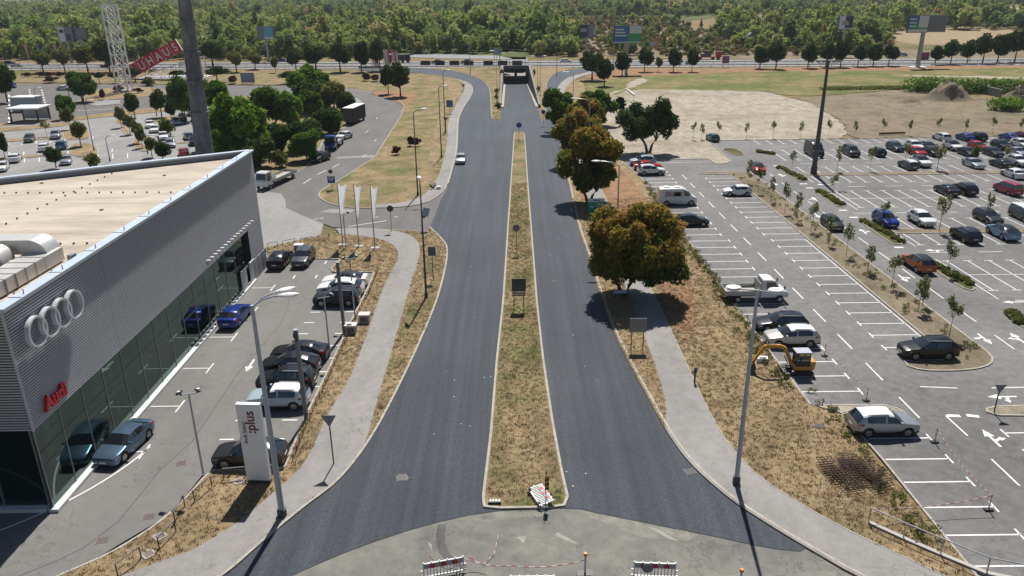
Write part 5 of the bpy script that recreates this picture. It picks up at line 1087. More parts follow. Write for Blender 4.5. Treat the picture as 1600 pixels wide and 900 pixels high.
def square_mast(px, py, top, label, cam=False):
    h = height_at(px, py, top); t = empty('square_mast', (*at(px, py), .1), 0, label, 'mast', 'square steel masts'); b = MB(); b.box(-.13, -.13, 0, .13, .13, h); b.build('post', mat('mast_grey', (.16, .175, .20), .5, .4), t); b = MB(); b.box(-.14, -.14, h, .14, .14, h + .06); b.build('cap', lamp_grey, t)
    if cam: b = MB(); b.cbox((-.02, -.22, h - .3), (.22, .2, .3)); b.cbox((.08, -.2, h - .65), (.14, .16, .2)); b.build('camera', black, t)
square_mast(479, 656, 518, 'square grey steel mast with cameras beside the ice-blue car', True); square_mast(538, 520, 412, 'square grey steel mast beside the grey cabinets')
# big rusty mast behind the showroom
t = empty('rusty_mast', (-36.45, 92, 0), 0, 'huge weathered grey steel mast with flange joints rising out of frame behind the showroom', 'mast')
MR = g_asphalt_old('weathered_mast', (.10, .105, .12), (.24, .245, .26), .8, 1.2, (1, 1, .25)); b = MB(); b.tube([(-.3, 0, 0), (.0, 0, 11), (.55, 0, 34)], [1.15, 1.02, .60], 28, False); b.build('shaft', MR, t, True)
for z, r_ in ((4, 1.12), (8, 1.06), (15.6, .96), (19.2, .90), (22.3, .86), (25.7, .80), (29.5, .72)): b = MB(); x = (z - 11) * .55 / 23 if z > 11 else -.3 + .3 * z / 11; b.tube([(x, 0, z), (x, 0, z + .28)], r_ + .13, 28); b.build('flange', MR, t, True)
b = MB(); b.tube([(-.3, 0, 0), (-.3, 0, .6)], 1.6, 20); b.build('footing', conc, t)
# lattice tower and fallen red sign
t = empty('lattice_tower', (-119.6, 247, 0), 0, 'white painted steel lattice tower standing on a planted island', 'lattice tower'); b = MB(); wx, wy = 1.75, 1.4
for sx in (-1, 1):
    for sy in (-1, 1): b.bar((sx * wx, sy * wy, 0), (sx * wx, sy * wy, 25.5), .36)
b.build('leg', white, t); n = 7; hh = 25.0 / n
for k in range(n + 1):
    b = MB(); z = .3 + k * hh
    for s_ in (-1, 1): b.bar((-wx, s_ * wy, z), (wx, s_ * wy, z), .2); b.bar((s_ * wx, -wy, z), (s_ * wx, wy, z), .2)
    b.build('cross_frame', white, t)
    if k < n:
        b = MB()
        for s_ in (-1, 1): b.bar((-wx, s_ * wy, z), (wx, s_ * wy, z + hh), .16); b.bar((wx, s_ * wy, z), (-wx, s_ * wy, z + hh), .16)
        b.build('brace', white, t)
b = MB(); b.box(-2.4, -2, 0, 2.4, 2, .5); b.build('footing', conc, t)
for x in (-8, -5.5, 3.8, 6.0): pass
t = empty('lettered_sign', (-126.6, 284, 6.1), 0, 'tilted red sign of seven panels with white letters propped on a white lattice', 'sign'); RD = mat('sign_red', (.62, .015, .05), .5)
ang = math.atan2(9.4, 19.5); T0 = Matrix.Rotation(-ang, 4, 'Y'); 
for k, ch in enumerate('BAUHAUS'):
    x0 = -12.2 + k * 3.5; b = MB(); b.T = T0; b.box(x0, -.3, -2.0, x0 + 3.4, .3, 2.1); b.build('panel', RD, t); b = MB(); b.T = T0; b.box(x0 + 3.4, -.34, -2.1, x0 + 3.5, .34, 2.2); b.build('divider', white, t)
    text('letter', ch, 3.9, .05, white, t, T0 @ Matrix.Translation((x0 + 1.7, -.38, -1.3)) @ Matrix.Rotation(math.pi / 2, 4, 'X'), 'CENTER', .09, .85)
t = empty('sign_lattice', (-121, 286, 0), 0, 'white steel lattice wedge lying under the tilted red sign', 'lattice')
for y in (-1.5, 1.5):
    b = MB(); b.bar((-10, y, .3), (12, y, .3), .3); b.bar((-10, y, 1.0), (12, y, 7.2), .3); b.bar((12, y, .2), (12, y, 7.2), .3)
    for k in range(7): x = -9 + k * 3; z = 1.3 + (x + 10) * .28; b.bar((x, y, .3), (x + 1.5, y, z + .3), .2); b.bar((x + 3, y, .3), (x + 1.5, y, z + .3), .2)
    b.build('truss', white, t)
b = MB(); b.add([(-11, -4, .25), (13, -4, .25), (13, 5, .3), (-11, 5, .3)], [(0, 1, 2, 3)]); b.build('base_sheet', mat('pale_sheet', (.55, .57, .6), .6), t)
b = MB(); b.bar((7, -2.2, 9.5), (12.5, -2.2, .3), .3); b.build('prop', RD, t)
# billboards
def BBX(Y, x0, y0, x1, y1):
    a_, c_ = at_y(x0, y1, Y), at_y(x1, y0, Y); return (Y, a_[0], a_[1], c_[0], c_[1])
def billboard(Y, x0, z0, x1, z1, label, base_h, face, back_panel=None, stem=.55, xb=None):
    cx = (x0 + x1) / 2 if xb is None else xb; t = empty('billboard', (cx, Y, 0), 0, label, 'billboard', 'roadside billboards'); b = MB(); b.tube([(0, 0, 0), (0, 0, z0 + .3)], [stem, stem * .9], 12); b.build('column', steel, t, True)
    b = MB(); b.box(x0 - cx, -.3, z0, x1 - cx, .5, z1); b.build('frame', dsteel, t)
    for nm, m, fx0, fx1, fz0, fz1 in face:
        W_, H_ = x1 - x0, z1 - z0; b = MB(); d = .33 + .012 * (len(t.children)); b.add([(x0 - cx + fx0 * W_, -d, z0 + fz0 * H_), (x0 - cx + fx1 * W_, -d, z0 + fz0 * H_), (x0 - cx + fx1 * W_, -d, z0 + fz1 * H_), (x0 - cx + fx0 * W_, -d, z0 + fz1 * H_)], [(0, 1, 2, 3)]); b.build(nm, m, t)
    b = MB(); 
    for k in range(5): x = x0 - cx + (k + .5) * (x1 - x0) / 5; b.bar((x, .1, z1), (x, -.9, z1 + .15), .08)
    b.build('lamp_bracket', dsteel, t); return t
B1 = mat('poster_blue', (.05, .16, .42), .5); B2 = mat('poster_green', (.05, .33, .14), .5); B3 = mat('poster_white', (.62, .66, .68), .5); B4 = mat('poster_dark', (.05, .05, .08), .5); B5 = mat('poster_grey', (.22, .22, .26), .5); B6 = mat('poster_cyan', (.12, .38, .5), .5); BP = mat('poster_violet', (.22, .1, .22), .5)
def words(t, rows, m, x0, z0, size, dx=0):
    for k, s_ in enumerate(rows): text('lettering', s_, size, .01, m, t, Matrix.Translation((x0, -.52, z0 - k * size * 1.15)) @ Matrix.Rotation(math.pi / 2, 4, 'X'), 'LEFT', .02)
t = billboard(282, 36.2, 10.2, 46.2, 16.2, 'blue and green billboard with white corner on a grey column beyond the right slip road', 0, [('poster', B1, .02, .98, .03, .97), ('poster', B2, .5, .98, .03, .55), ('poster', B3, .56, .98, .55, .97), ('poster', B3, .02, .98, .03, .10)], xb=41.2)
for x, z, s_ in ((.2, 14.9, 3), (.9, 13.9, 3.4), (.2, 12.9, 4.0)): b = MB(); b.box(-4.4, -.45, z - .3, -4.4 + s_, -.42, z + .2); b.build('lettering', B3, t)
t = billboard(292, 142.9, 12.0, 150.2, 18.0, 'big billboard with blue, green and white poster on a tall leaning grey column at right', 0, [('poster', B1, .02, .98, .03, .97), ('poster', B2, .25, .98, .03, .5), ('poster', B3, .52, .98, .3, .97), ('poster', B3, .02, .98, .03, .2)], xb=149.0, stem=.8)
b = MB(); b.T = Matrix.Translation((4.6, 1.2, 0)) @ Matrix.Rotation(R(-12), 4, 'Z'); b.box(-3.3, -.2, 12.1, 3.5, .2, 17.9); b.build('second_face', B5, t)
for k in range(6): b = MB(); b.T = Matrix.Translation((4.6, 1.2, 0)) @ Matrix.Rotation(R(-12), 4, 'Z'); b.box(-3.3, -.26, 12.9 + k * .85, 3.5, -.2, 13.0 + k * .85); b.build('slat', dsteel, t)
for k in range(3): b = MB(); b.box(-5.6, -.45, 16.4 - k * 1.2, -3.2, -.42, 16.9 - k * 1.2); b.build('lettering', B3, t)
b = MB(); b.box(-3, -2, 0, 3, 2, .2); b.build('footing', B3, t)
billboard(*BBX(347, 905, 38, 928, 59), 'dark billboard seen at an angle left of the blue and green one', 0, [('poster', B4, .02, .6, .03, .97), ('poster', B5, .62, .98, .05, .95), ('poster', mat('poster_pale', (.35, .36, .42), .5), .08, .5, .45, .7)])
billboard(*BBX(340, 1309, 24, 1334, 46), 'billboard with white and dark poster above the right tree row', 0, [('poster', B3, .02, .98, .03, .97), ('poster', B4, .45, .98, .1, .95), ('poster', mat('poster_tan', (.4, .33, .28), .5), .2, .7, .3, .6)])
t = billboard(*BBX(352, 94, 41, 112, 66), 'white billboard panel beside a grey one over the far left trees', 0, [('poster', B3, .02, .45, .03, .97), ('poster', B4, .1, .4, .6, .8), ('poster', B5, .5, .98, .03, .97), ('poster', B4, .52, .85, .1, .5)])
billboard(*BBX(353, 113, 43, 134, 62), 'grey green billboard just right of the white panel at far left', 0, [('poster', mat('poster_olive', (.17, .20, .17), .5), .02, .98, .03, .97), ('poster', B5, .3, .9, .4, .9)])
billboard(*BBX(348, 403, 41, 426, 62), 'narrow cyan and grey billboard above the forest edge, left of centre', 0, [('poster', B5, .02, .4, .03, .97), ('poster', B6, .42, .98, .2, .97), ('poster', B3, .42, .98, .03, .2)])
def smallsign(px, py, top, w_, h_, m, label, name='roadside_sign', cat='sign', n=2, front=None, rot=0):
    H_ = height_at(px, py, top); t = empty(name, (*at(px, py), .1), R(rot), label, cat); 
    for k in range(n): x = (-w_ * .35 + k * w_ * .7) if n == 2 else 0; b = MB(); b.tube([(x, .03, 0), (x, .03, H_ - .02)], .045 if w_ < 3 else .09, 6); b.build('post', dsteel, t)
    b = MB(); b.box(-w_ / 2, -.03, H_ - h_, w_ / 2, .01, H_); b.build('panel', m, t); return t
smallsign(1133, 106, 88, 2.6, 2.6, BP, 'small violet poster board on the verge before the highway'); smallsign(1444, 93, 82, 3.6, 3.2, mat('poster_red', (.32, .06, .08), .5), 'small red poster board right of the tall billboard column')
smallsign(388, 131, 114, 4.6, 3.2, mat('poster_lilac', (.32, .33, .45), .5), 'low bluish banner board beside the dark hedge'); smallsign(1018, 78, 66, 3.2, 2.2, B3, 'small grey notice board beyond the highway near the blue billboard')
# road signs
t = smallsign(811, 485, 437, 1.35, 1.2, dark, 'dark slatted back of a two-post road sign on the median', 'road_sign')
for k in range(5): b = MB(); b.box(-.66, -.05, 1.42 + k * .22, .66, -.03, 1.58 + k * .22); b.build('slat', mat('slat_brown', (.11, .10, .095), .6), t)
t = smallsign(995, 547, 499, 1.45, 1.25, signback, 'grey back of a two-post road sign on the right verge', 'road_sign')
for k in range(4): b = MB(); b.box(-.7, -.055, 1.55 + k * .3, .7, -.03, 1.58 + k * .3); b.build('rib', steel, t)
def disc(px, py, top, r_, m, label, sides=20, rot=0, name='round_sign'):
    H_ = height_at(px, py, top); t = empty(name, (*at(px, py), .1), 0, label, 'sign'); b = MB(); b.tube([(0, .03, 0), (0, .03, H_)], .035, 6); b.build('post', dsteel, t)
    b = MB(); b.tube([(0, -.01, H_ - r_), (0, -.04, H_ - r_)], r_, sides); b.build('disc', m, t); return t
disc(807, 396, 352, .42, signback, 'grey back of a round sign on a thin post on the median'); disc(811, 218, 192, .55, blue, 'round blue arrow sign at the far nose of the median')
disc(849, 197, 172, .5, blue, 'round blue sign at the nose of the right grass wedge'); disc(612, 362, 322, .42, dark, 'two dark round signs on one post by the side street', name='round_sign')
def tri(px, py, top, s_, label):
    H_ = height_at(px, py, top); t = empty('yield_sign', (*at(px, py), .1), 0, label, 'sign'); b = MB(); b.tube([(0, .04, 0), (0, .04, H_ - .05)], .045, 8); b.build('post', dark, t)
    v = [(-s_ / 2, H_), (s_ / 2, H_), (0, H_ - s_ * .87)]; b = MB(); b.add([(x, -.02, z) for x, z in v] + [(x, .0, z) for x, z in v], [(2, 1, 0), (3, 4, 5), (0, 1, 4, 3), (1, 2, 5, 4), (2, 0, 3, 5)]); b.build('plate', signback, t)
    b = MB(); b.box(-.3, .0, H_ - .32, .3, .03, H_ - .28); b.build('brace', steel, t); return t
tri(521.5, 727, 651, 1.0, 'triangular yield sign seen from behind on the near left path'); tri(1553, 647, 603, .85, 'triangular yield sign on the small island in the east car park'); tri(724, 141, 132, 1.2, 'small dark triangular sign at the far path end'); tri(697, 207, 184, 1.1, 'small dark triangular sign at a lamp foot on the far verge')
smallsign(677, 438, 387, .8, 1.0, mat('sign_blue_grey', (.08, .12, .2), .5), 'blue grey sign on one post beside the left carriageway', 'road_sign', n=1)
smallsign(703, 178, 157, 1.6, 1.7, mat('sign_blue', (.10, .18, .36), .5), 'small blue sign on the far verge by the path', n=1)
t = smallsign(519, 297, 276, 1.15, 1.1, blue, 'blue lorry parking sign with a round sign on top at the island tip', 'road_sign', n=1)
H_ = height_at(519, 297, 270); b = MB(); b.tube([(0, -.01, H_ + .1), (0, -.04, H_ + .1)], .34, 20); b.build('disc', mat('sign_purple', (.12, .03, .12), .5), t); b = MB(); b.tube([(0, -.035, H_ - .9), (0, -.06, H_ - .9)], .38, 20); b.build('emblem_disc', B3, t); b = MB(); b.box(-.2, -.08, H_ - 1.0, .2, -.062, H_ - .8); b.box(.05, -.08, H_ - .8, .2, -.062, H_ - .7); b.build('lorry_symbol', black, t)
t = smallsign(931, 333, 311, 2.3, 2.0, mat('sign_green', (.02, .28, .20), .45), 'green direction sign with white top strip half hidden by the rusty tree', 'direction_sign')
H_ = height_at(931, 333, 311); b = MB(); b.box(-1.15, -.06, H_ - .5, 1.15, -.032, H_); b.build('top_strip', B3, t)
for x, z, s_ in ((.2, -.95, .35), (.65, -.95, .3), (-.8, -1.3, .5)): b = MB(); b.box(x, -.05, H_ + z, x + s_, -.034, H_ + z + .22); b.build('lettering', B3, t)
b = MB(); b.box(-.4, -.07, H_ - .33, .5, -.062, H_ - .18); b.build('lettering', B1, t)
t = smallsign(969, 467, 455, 1.35, .32, mat('board_pale_blue', (.45, .55, .7), .5), 'narrow pale blue board low in the shade under the rusty tree', 'name_board')
t = smallsign(777, 107, 75, 3.1, 2.5, mat('sign_slate', (.30, .38, .48), .5), 'slate blue gantry sign on twin posts left of the underpass', 'direction_sign')
# leaning white info sign on stand in the side street
p_ = at(657, 361); t = empty('temporary_sign', (p_[0], p_[1], .1), R(25), 'pale blue arrow sign on a light folding stand at the side street mouth', 'temporary sign'); b = MB(); b.T = Matrix.Rotation(.35, 4, 'Y'); b.box(-.45, -.03, 1.9, .45, 0, 3.0); b.build('panel', mat('arrow_sign', (.30, .42, .58), .5), t)
b = MB(); b.tube([(0, 0, 0), (.6, 0, 2.2)], .04, 6); b.tube([(0, 0, .3), (-.6, -.3, 0)], .03, 6); b.tube([(0, 0, .3), (.6, -.4, 0)], .03, 6); b.build('stand', white, t); b = MB(); b.cbox((.55, 0, 1.7), (.3, .2, .25)); b.build('lamp', black, t)
# flags
FL = leaf_mat('flag_cloth', [(0, (.78, .78, .80)), (1, (.8, .8, .8))], transl=.5)
for i, (px, py, top) in enumerate(((536, 384, 286), (561, 386, 288), (586, 389, 290))):
    h = height_at(px, py, top); t = empty('flagpole', (*at(px, py), .1), 0, 'slim flagpole with a furled grey white flag, %s of three by the curved path' % ('left', 'middle', 'right')[i], 'flagpole', 'flagpoles'); b = MB(); post(b, h, .07, .045, 8); b.build('pole', steel, t); b = MB(); b.box(-.5, -.35, -.0, .5, .35, .08); b.build('footing', conc, t)
    b = MB(); b.tube([(0, 0, h), (0, 0, h + .12)], .07, 8); b.build('finial', white, t)
    b = MB(); N = 12; fs = []; vs = []
    for k in range(N + 1):
        z = h - .05 - k * (h * .50) / N; w_ = (.95 if i == 0 else .7) * (1 - k / N) ** .8 + .1
        for j in range(6): u = j / 5; vs.append((.06 + w_ * u, .14 * math.sin(u * 9 + k * .35) * (0.3 + u), z - .55 * u - .25 * math.sin(u * 5)))
    for k in range(N):
        for j in range(5): fs.append((k * 6 + j, k * 6 + j + 1, k * 6 + 7 + j, k * 6 + 6 + j))
    b.add(vs, fs); b.build('flag', FL, t, True)
FW = [('flag_red', (.65, .15, .2)), ('flag_white', (.6, .6, .62)), ('flag_blue', (.08, .12, .4))]
for px, py, top, cols, lab in ((582, 112, 76, (1, 0, 2), 'left of the three'), (600, 112, 77, (1, 1, 0), 'middle of the three'), (613, 112, 80, (1, 0, 1), 'right of the three'), (45, 104, 70, (0, 1, 0), 'left one above the west bushes'), (66, 108, 70, (2, 2, 2), 'dark blue one above the west bushes'), (90, 105, 70, (0, 1, 0), 'right one above the west bushes')):
    h = height_at(px, py, top); t = empty('flagpole', (*at(px, py), .1), 0, 'far flagpole with a narrow hanging flag, ' + lab, 'flagpole', 'far flagpoles'); b = MB(); post(b, h, .08, .05, 6); b.build('pole', steel, t)
    for k, ci in enumerate(cols):
        b = MB(); w_ = .75 if px > 500 else .3; zz = h * .85; b.add([(.05 + w_ * k, 0, h - .1), (.05 + w_ * (k + 1), .15, h - .25), (.05 + w_ * (k + 1) + .3, -.1, h - zz), (.05 + w_ * k + .5, 0, h - zz)], [(0, 1, 2, 3)]); b.build('flag', mat(FW[ci][0], FW[ci][1], .7), t)
# white pylon
p_ = at(406, 757); t = empty('pylon_sign', (-16.05, 41.15, .1), R(-4), 'tall white pylon with sideways dark and red lettering on the forecourt grass', 'pylon sign'); H_ = height_at(406, 757, 634)
PW = mat('pylon_white', (.80, .80, .80), .4); b = MB(); b.box(-.74, -.16, .25, .74, .16, H_); b.build('slab', PW, t, False); b = MB(); b.box(-.72, -.14, 0, .72, .14, .25); b.build('plinth', dark, t)
PR = mat('lettering_red', (.20, .01, .04), .5); PD = mat('lettering_dark', (.05, .05, .07), .5)
TX = lambda x, z: Matrix.Translation((x, -.175, z)) @ Matrix.Rotation(math.pi / 2, 4, 'X') @ Matrix.Rotation(math.pi / 2, 4, 'Z')
text('lettering', ':plus', .86, .008, PR, t, TX(.30, H_ - 2.0), 'LEFT', .014); text('lettering', 'Audi Select', .34, .006, PD, t, TX(-.30, H_ - 2.75), 'LEFT', .0)
# hoop rails on the forecourt grass
def hoop(pa, pb, h=.75, label='', i=0):
    a_, c_ = at(*pa, .1), at(*pb, .1); t = empty('hoop_rail', (a_[0], a_[1], .1), 0, label, 'hoop rail', 'low steel hoop rails'); d = (c_[0] - a_[0], c_[1] - a_[1]); b = MB(); b.tube([(0, 0, 0), (0, 0, h)], .035, 6); b.build('leg', dsteel, t); b = MB(); b.tube([(d[0], d[1], 0), (d[0], d[1], h)], .035, 6); b.build('leg', dsteel, t); b = MB(); b.bar((0, 0, h), (d[0], d[1], h), .07, .05); b.build('top_rail', mat('rail_wood', (.16, .14, .13), .7), t)
for i, (a_, c_) in enumerate((((184, 899), (221, 872)), ((249, 857), (275, 830)), ((274, 817), (289, 791)), ((304, 783), (331, 760)), ((350, 748), (384, 745)), ((388, 745), (426, 742)))): hoop(a_, c_, .75, 'low steel hoop rail on the forecourt grass, %s from the near end' % ORD[i])
for i, (a_, c_) in enumerate((((419, 387), (434, 385)), ((442, 384), (461, 380)), ((470, 380), (488, 377)), ((497, 375), (514, 371)))): hoop(a_, c_, .6, 'low steel hoop rail along the pale drive behind the showroom, %s from the wall' % ORD[i])
# low wire fence along forecourt kerb
t = empty('wire_fence', (-14.6, 46, .1), 0, 'low rusty wire fence along the forecourt kerb', 'fence'); pp = resample(offset(kr_d[8:16], -.45, False), 1.05, False); pp = [q for q in pp if q[1] > 43.5]
for k, q in enumerate(pp): b = MB(); b.bar((q[0] + 14.6, q[1] - 46, 0), (q[0] + 14.6 + random.uniform(-.08, .08), q[1] - 46, .5), .05); b.build('post', rust, t)
b = MB()
for q, r_ in zip(pp, pp[1:]):
    for z in (.42, .22): b.bar((q[0] + 14.6, q[1] - 46, z), (r_[0] + 14.6, r_[1] - 46, z + random.uniform(-.05, .05)), .025)
b.build('wire', rust, t)
# rail fence at the right
fp = [(1632, 915), (1541, 897), (1469, 867), (1411, 842), (1357, 817)]; w3 = [at(x, y, .1) for x, y in fp]; o3 = w3[2]; t = empty('handrail', (o3[0], o3[1], .1), 0, 'galvanised handrail fence descending along the low wall by the right path', 'handrail'); 
for x, y in w3: b = MB(); b.bar((x - o3[0], y - o3[1], 0), (x - o3[0], y - o3[1], 1.05), .06); b.build('post', steel, t)
for a_, c_ in zip(w3, w3[1:]): b = MB(); b.tube([(a_[0] - o3[0], a_[1] - o3[1], 1.05), (c_[0] - o3[0], c_[1] - o3[1], 1.05)], .035, 6); b.build('rail', steel, t)
wl_ = empty('low_wall', (o3[0], o3[1], 0), 0, 'low concrete edge wall under the handrail by the right path', 'wall'); b = MB()
for a_, c_ in zip(w3, w3[1:]): b.bar((a_[0] - o3[0], a_[1] - o3[1], .12), (c_[0] - o3[0], c_[1] - o3[1], .12), .25, .2)
b.build('coping', conc, wl_)
# rebar mesh mats on the bank
for i, (px, py, w_, d_, a_) in enumerate(((1325, 728, 1.2, 1.1, -10), (1297, 740, 1.0, 1.9, 8), (1322, 756, 1.3, 2.0, 12), (1342, 745, 1.4, 1.7, -4), (1362, 752, 1.4, 2.3, 14))):
    q_ = at(px, py); t = empty('rebar_mat', (q_[0], q_[1], .14 + i * .06), R(a_), 'rusty steel mesh on the grass bank, ' + ('dense dark one at the top', 'leftmost', 'bottom middle', 'upper right', 'bottom right')[i], 'steel mesh', 'rusty meshes'); b = MB(); nn_ = int(w_ / .25); mm = int(d_ / .22)
    for L2 in range(2):
        z = L2 * .38
        for k in range(nn_ + 1): b.bar((-w_ / 2 + k * w_ / nn_, -d_ / 2, z), (-w_ / 2 + k * w_ / nn_, d_ / 2, z), .028)
        for k in range(mm + 1): b.bar((-w_ / 2, -d_ / 2 + k * d_ / mm, z + .03), (w_ / 2, -d_ / 2 + k * d_ / mm, z + .03), .028)
    tag(b.build('bars', mat('dark_rust', (.055, .030, .02), .9), t), kind='stuff')
    if i == 0: b = MB(); b.box(-.5, -.5, -.02, .5, .5, .02); b.build('plate', mat('rust_dark', (.04, .02, .018), .9), t)
# barrier posts and tape in the car park
tape_r = mat('tape_red', (.55, .05, .06), .6)
def tape(pts, label, sag=.15, n=18):
    t = empty('barrier_tape', (pts[0][0], pts[0][1], 0), 0, label, 'barrier tape'); R_ = MB(); W_ = MB()
    for a_, c_ in zip(pts, pts[1:]):
        L_ = math.dist(a_, c_); m_ = max(4, int(L_ / .28)); prev = None
        for k in range(m_ + 1):
            u = k / m_; p_ = (a_[0] + (c_[0] - a_[0]) * u - pts[0][0], a_[1] + (c_[1] - a_[1]) * u - pts[0][1], a_[2] + (c_[2] - a_[2]) * u - sag * 4 * u * (1 - u) + .02)
            if prev: (R_ if k % 2 else W_).bar(prev, p_, .015, .045)
            prev = p_
    tag(R_.build('red_stripes', tape_r, t), kind='stuff'); tag(W_.build('white_stripes', white, t), kind='stuff')
bp = []
for px, py, lab in ((1288, 557, 'farthest, near the excavator'), (1353, 627, 'second, near the small island'), (1460, 692, 'third, beside the silver blue car'), (1544, 798, 'nearest, at the lower right')):
    q_ = at(px, py); bp.append(q_); t = empty('barrier_post', (q_[0], q_[1], .05), 0, 'red and white barrier post on a black foot, ' + lab, 'barrier post', 'barrier posts'); b = MB(); b.cbox((0, 0, .05), (.5, .25, .1)); b.build('foot', black, t)
    for k in range(5): b = MB(); b.tube([(0, 0, .1 + k * .2), (0, 0, .3 + k * .2)], .035, 8); b.build('band', tape_r if k % 2 == 0 else white, t)
tape([(*bp[0], 1.05), (*bp[1], 1.05)], 'red and white tape between the two far barrier posts', .3); tape([(*bp[2], 1.05), (*bp[3], 1.05)], 'red and white tape between the two near barrier posts', .35); tape([(*bp[3], 1.05), (*at(1357, 817), 1.0)], 'red and white tape from the nearest post to the handrail', .3); tape([(*at(1196, 540), .5), (*at(1222, 598), .4), (*at(1272, 672), .3), (*at(1300, 720), .2)], 'red and white tape sagging over the grass bank', .1)
# site barriers bottom centre
def barrier(px, py, rot, label, lying=False, discs=False, w_=2.1):
    q_ = at(px, py); t = empty('site_barrier', (q_[0], q_[1], .03 if not lying else .3), 0, label, 'site barrier', 'plastic site barriers'); M_ = Matrix.Rotation(R(rot), 4, 'Z')
    if lying: M_ = M_ @ Matrix.Rotation(R(-84), 4, 'X')
    b = MB(); b.T = M_
    for k in range(13): x = -w_ / 2 + k * w_ / 12; b.box(x - .025, -.03, .12, x + .025, .03, .66)
    b.box(-w_ / 2, -.035, .08, w_ / 2, .035, .16); b.box(-w_ / 2, -.035, .95, w_ / 2, .035, 1.0); b.box(-w_ / 2 - .05, -.035, .05, -w_ / 2, .035, 1.02); b.box(w_ / 2, -.035, .05, w_ / 2 + .05, .035, 1.02)
    for k in range(6): b.box(-w_ / 2 + k * w_ / 5 - .03, -.03, 1.0, -w_ / 2 + k * w_ / 5 + .03, .03, 1.07)
    for s_ in (-1, 1):
        for z in (.15, .5): b.box(s_ * (w_ / 2 + .1) - .06, -.03, z, s_ * (w_ / 2 + .1) + .06, .03, z + .06)
    b.build('frame', white, t)
    for k in range(7):
        b = MB(); b.T = M_; x = -w_ / 2 + k * w_ / 7; b.box(x, -.045, .68, x + w_ / 7, .02, .94); b.build('stripe_panel', mat('barrier_red', (.42, .02, .04), .5) if k % 2 else mat('barrier_grey', (.30, .32, .36), .5), t)
    if not lying:
        for s_ in (-1, 1): b = MB(); b.T = M_; b.cbox((s_ * w_ * .36, 0, .05), (.18, .8, .1)); b.build('foot', black, t)
    else: b = MB(); b.T = M_; b.bar((-.7, -.2, .1), (-.8, .5, .3), .15); b.bar((.7, -.1, .1), (.7, .5, .2), .15); b.build('foot', dark, t)
    if discs: b = MB(); b.T = M_; b.tube([(-.38, -.06, .72), (-.38, -.1, .72)], .3, 20); b.build('disc', signback, t)
    return t
barrier(694, 900, 14, 'white slatted site barrier with dark red panels at the left of the junction'); barrier(1022, 904, -4, 'white slatted site barrier carrying a round grey sign', discs=True); barrier(832, 784, -68, 'white and red site barrier lying flat on the tip of the median', lying=True, w_=1.7); barrier(832, 925, 0, 'white barrier top just showing at the bottom edge', w_=2.2)
q_ = at(773, 788); t = empty('loose_stand_foot', (q_[0], q_[1], .12), 0, 'black and white plastic foot lying on the median corner', 'barrier foot'); b = MB(); b.cbox((0, 0, .08), (.8, .3, .12)); b.build('block', black, t); b = MB(); [b.cbox((x, 0, .15), (.1, .2, .05)) for x in (-.25, -.08, .1, .28)]; b.build('studs', white, t)
def beacon(px, py, label, h=1.2):
    q_ = at(px, py); t = empty('warning_beacon', (q_[0], q_[1], .03), 0, label, 'warning lamp', 'warning beacons'); b = MB(); b.cbox((0, 0, .06), (.85, .4, .12)); b.cbox((.15, 0, .14), (.3, .5, .08)); b.build('foot', black, t); b = MB(); b.bar((0, 0, .1), (0, 0, h), .09); b.build('post', mat('beacon_post', (.42, .48, .6), .5), t); b = MB(); b.tube([(0, 0, h), (0, 0, h + .1), (0, 0, h + .24)], [.06, .11, .09], 10); b.build('lamp', mat('amber_lamp', (.7, .25, .02), .3), t); return q_
b1 = beacon(914, 899, 'amber warning lamp on a post at the bottom of the junction'); b2 = beacon(1155, 925, 'amber warning lamp at the bottom right of the junction')
tape([(*at(718, 893), 1.0), (*at(800, 907), .95), (*b1, 1.0)], 'red and white tape across the junction', .25); tape([(*at(780, 832), .05), (*at(772, 868), .05), (*at(755, 885), .1)], 'pale tape end lying on the old asphalt', 0); tape([(*at(672, 893), 1.0), (*at(700, 905), .6), (*at(735, 886), .6), (*at(762, 893), .4)], 'slack red and white tape drooping over the left barrier', .1)
q_ = at(857, 790); t = empty('hazard_post', (*at(853, 790), .1), 0, 'black and yellow striped hazard plate on a thin post at the median tip', 'hazard marker'); b = MB(); b.tube([(0, 0, 0), (0, 0, 2.4)], .03, 6); b.build('post', dark, t)
for k in range(6): b = MB(); b.T = Matrix.Translation((.05, -.03, 1.0 + k * .16)); b.add([(-.13, 0, 0), (.13, 0, .08), (.13, 0, .24), (-.13, 0, .16)], [(0, 1, 2, 3)]); b.build('stripe', mat('hazard_yellow', (.5, .22, .02), .5) if k % 2 else black, t)
# small street things
def cabinet(px, py, w_, d_, h_, label): q_ = at(px, py, .1); t = empty('utility_cabinet', (q_[0], q_[1] + d_ / 2, .1), 0, label, 'cabinet', 'utility cabinets'); b = MB(); b.box(-w_ / 2, -d_ / 2, 0, w_ / 2, d_ / 2, h_); b.build('body', conc, t); b = MB(); b.box(-w_ / 2 - .06, -d_ / 2 - .06, h_, w_ / 2 + .06, d_ / 2 + .06, h_ + .08); b.build('lid', mat('cabinet_lid', (.55, .54, .53), .7), t); b = MB(); b.box(-w_ * .36, -d_ / 2 - .02, h_ * .2, w_ * .36, -d_ / 2 - .004, h_ * .8); b.build('vent', mat('vent_grey', (.12, .12, .12), .6), t)
cabinet(569, 505, .95, .75, .75, 'grey concrete cabinet, farther of two beside the forecourt kerb'); cabinet(548, 522, .95, .75, .75, 'grey concrete cabinet, nearer of two beside the forecourt kerb'); cabinet(467, 398, 1.0, .8, 1.1, 'pale utility cabinet on the grass behind the dark grey crossover')
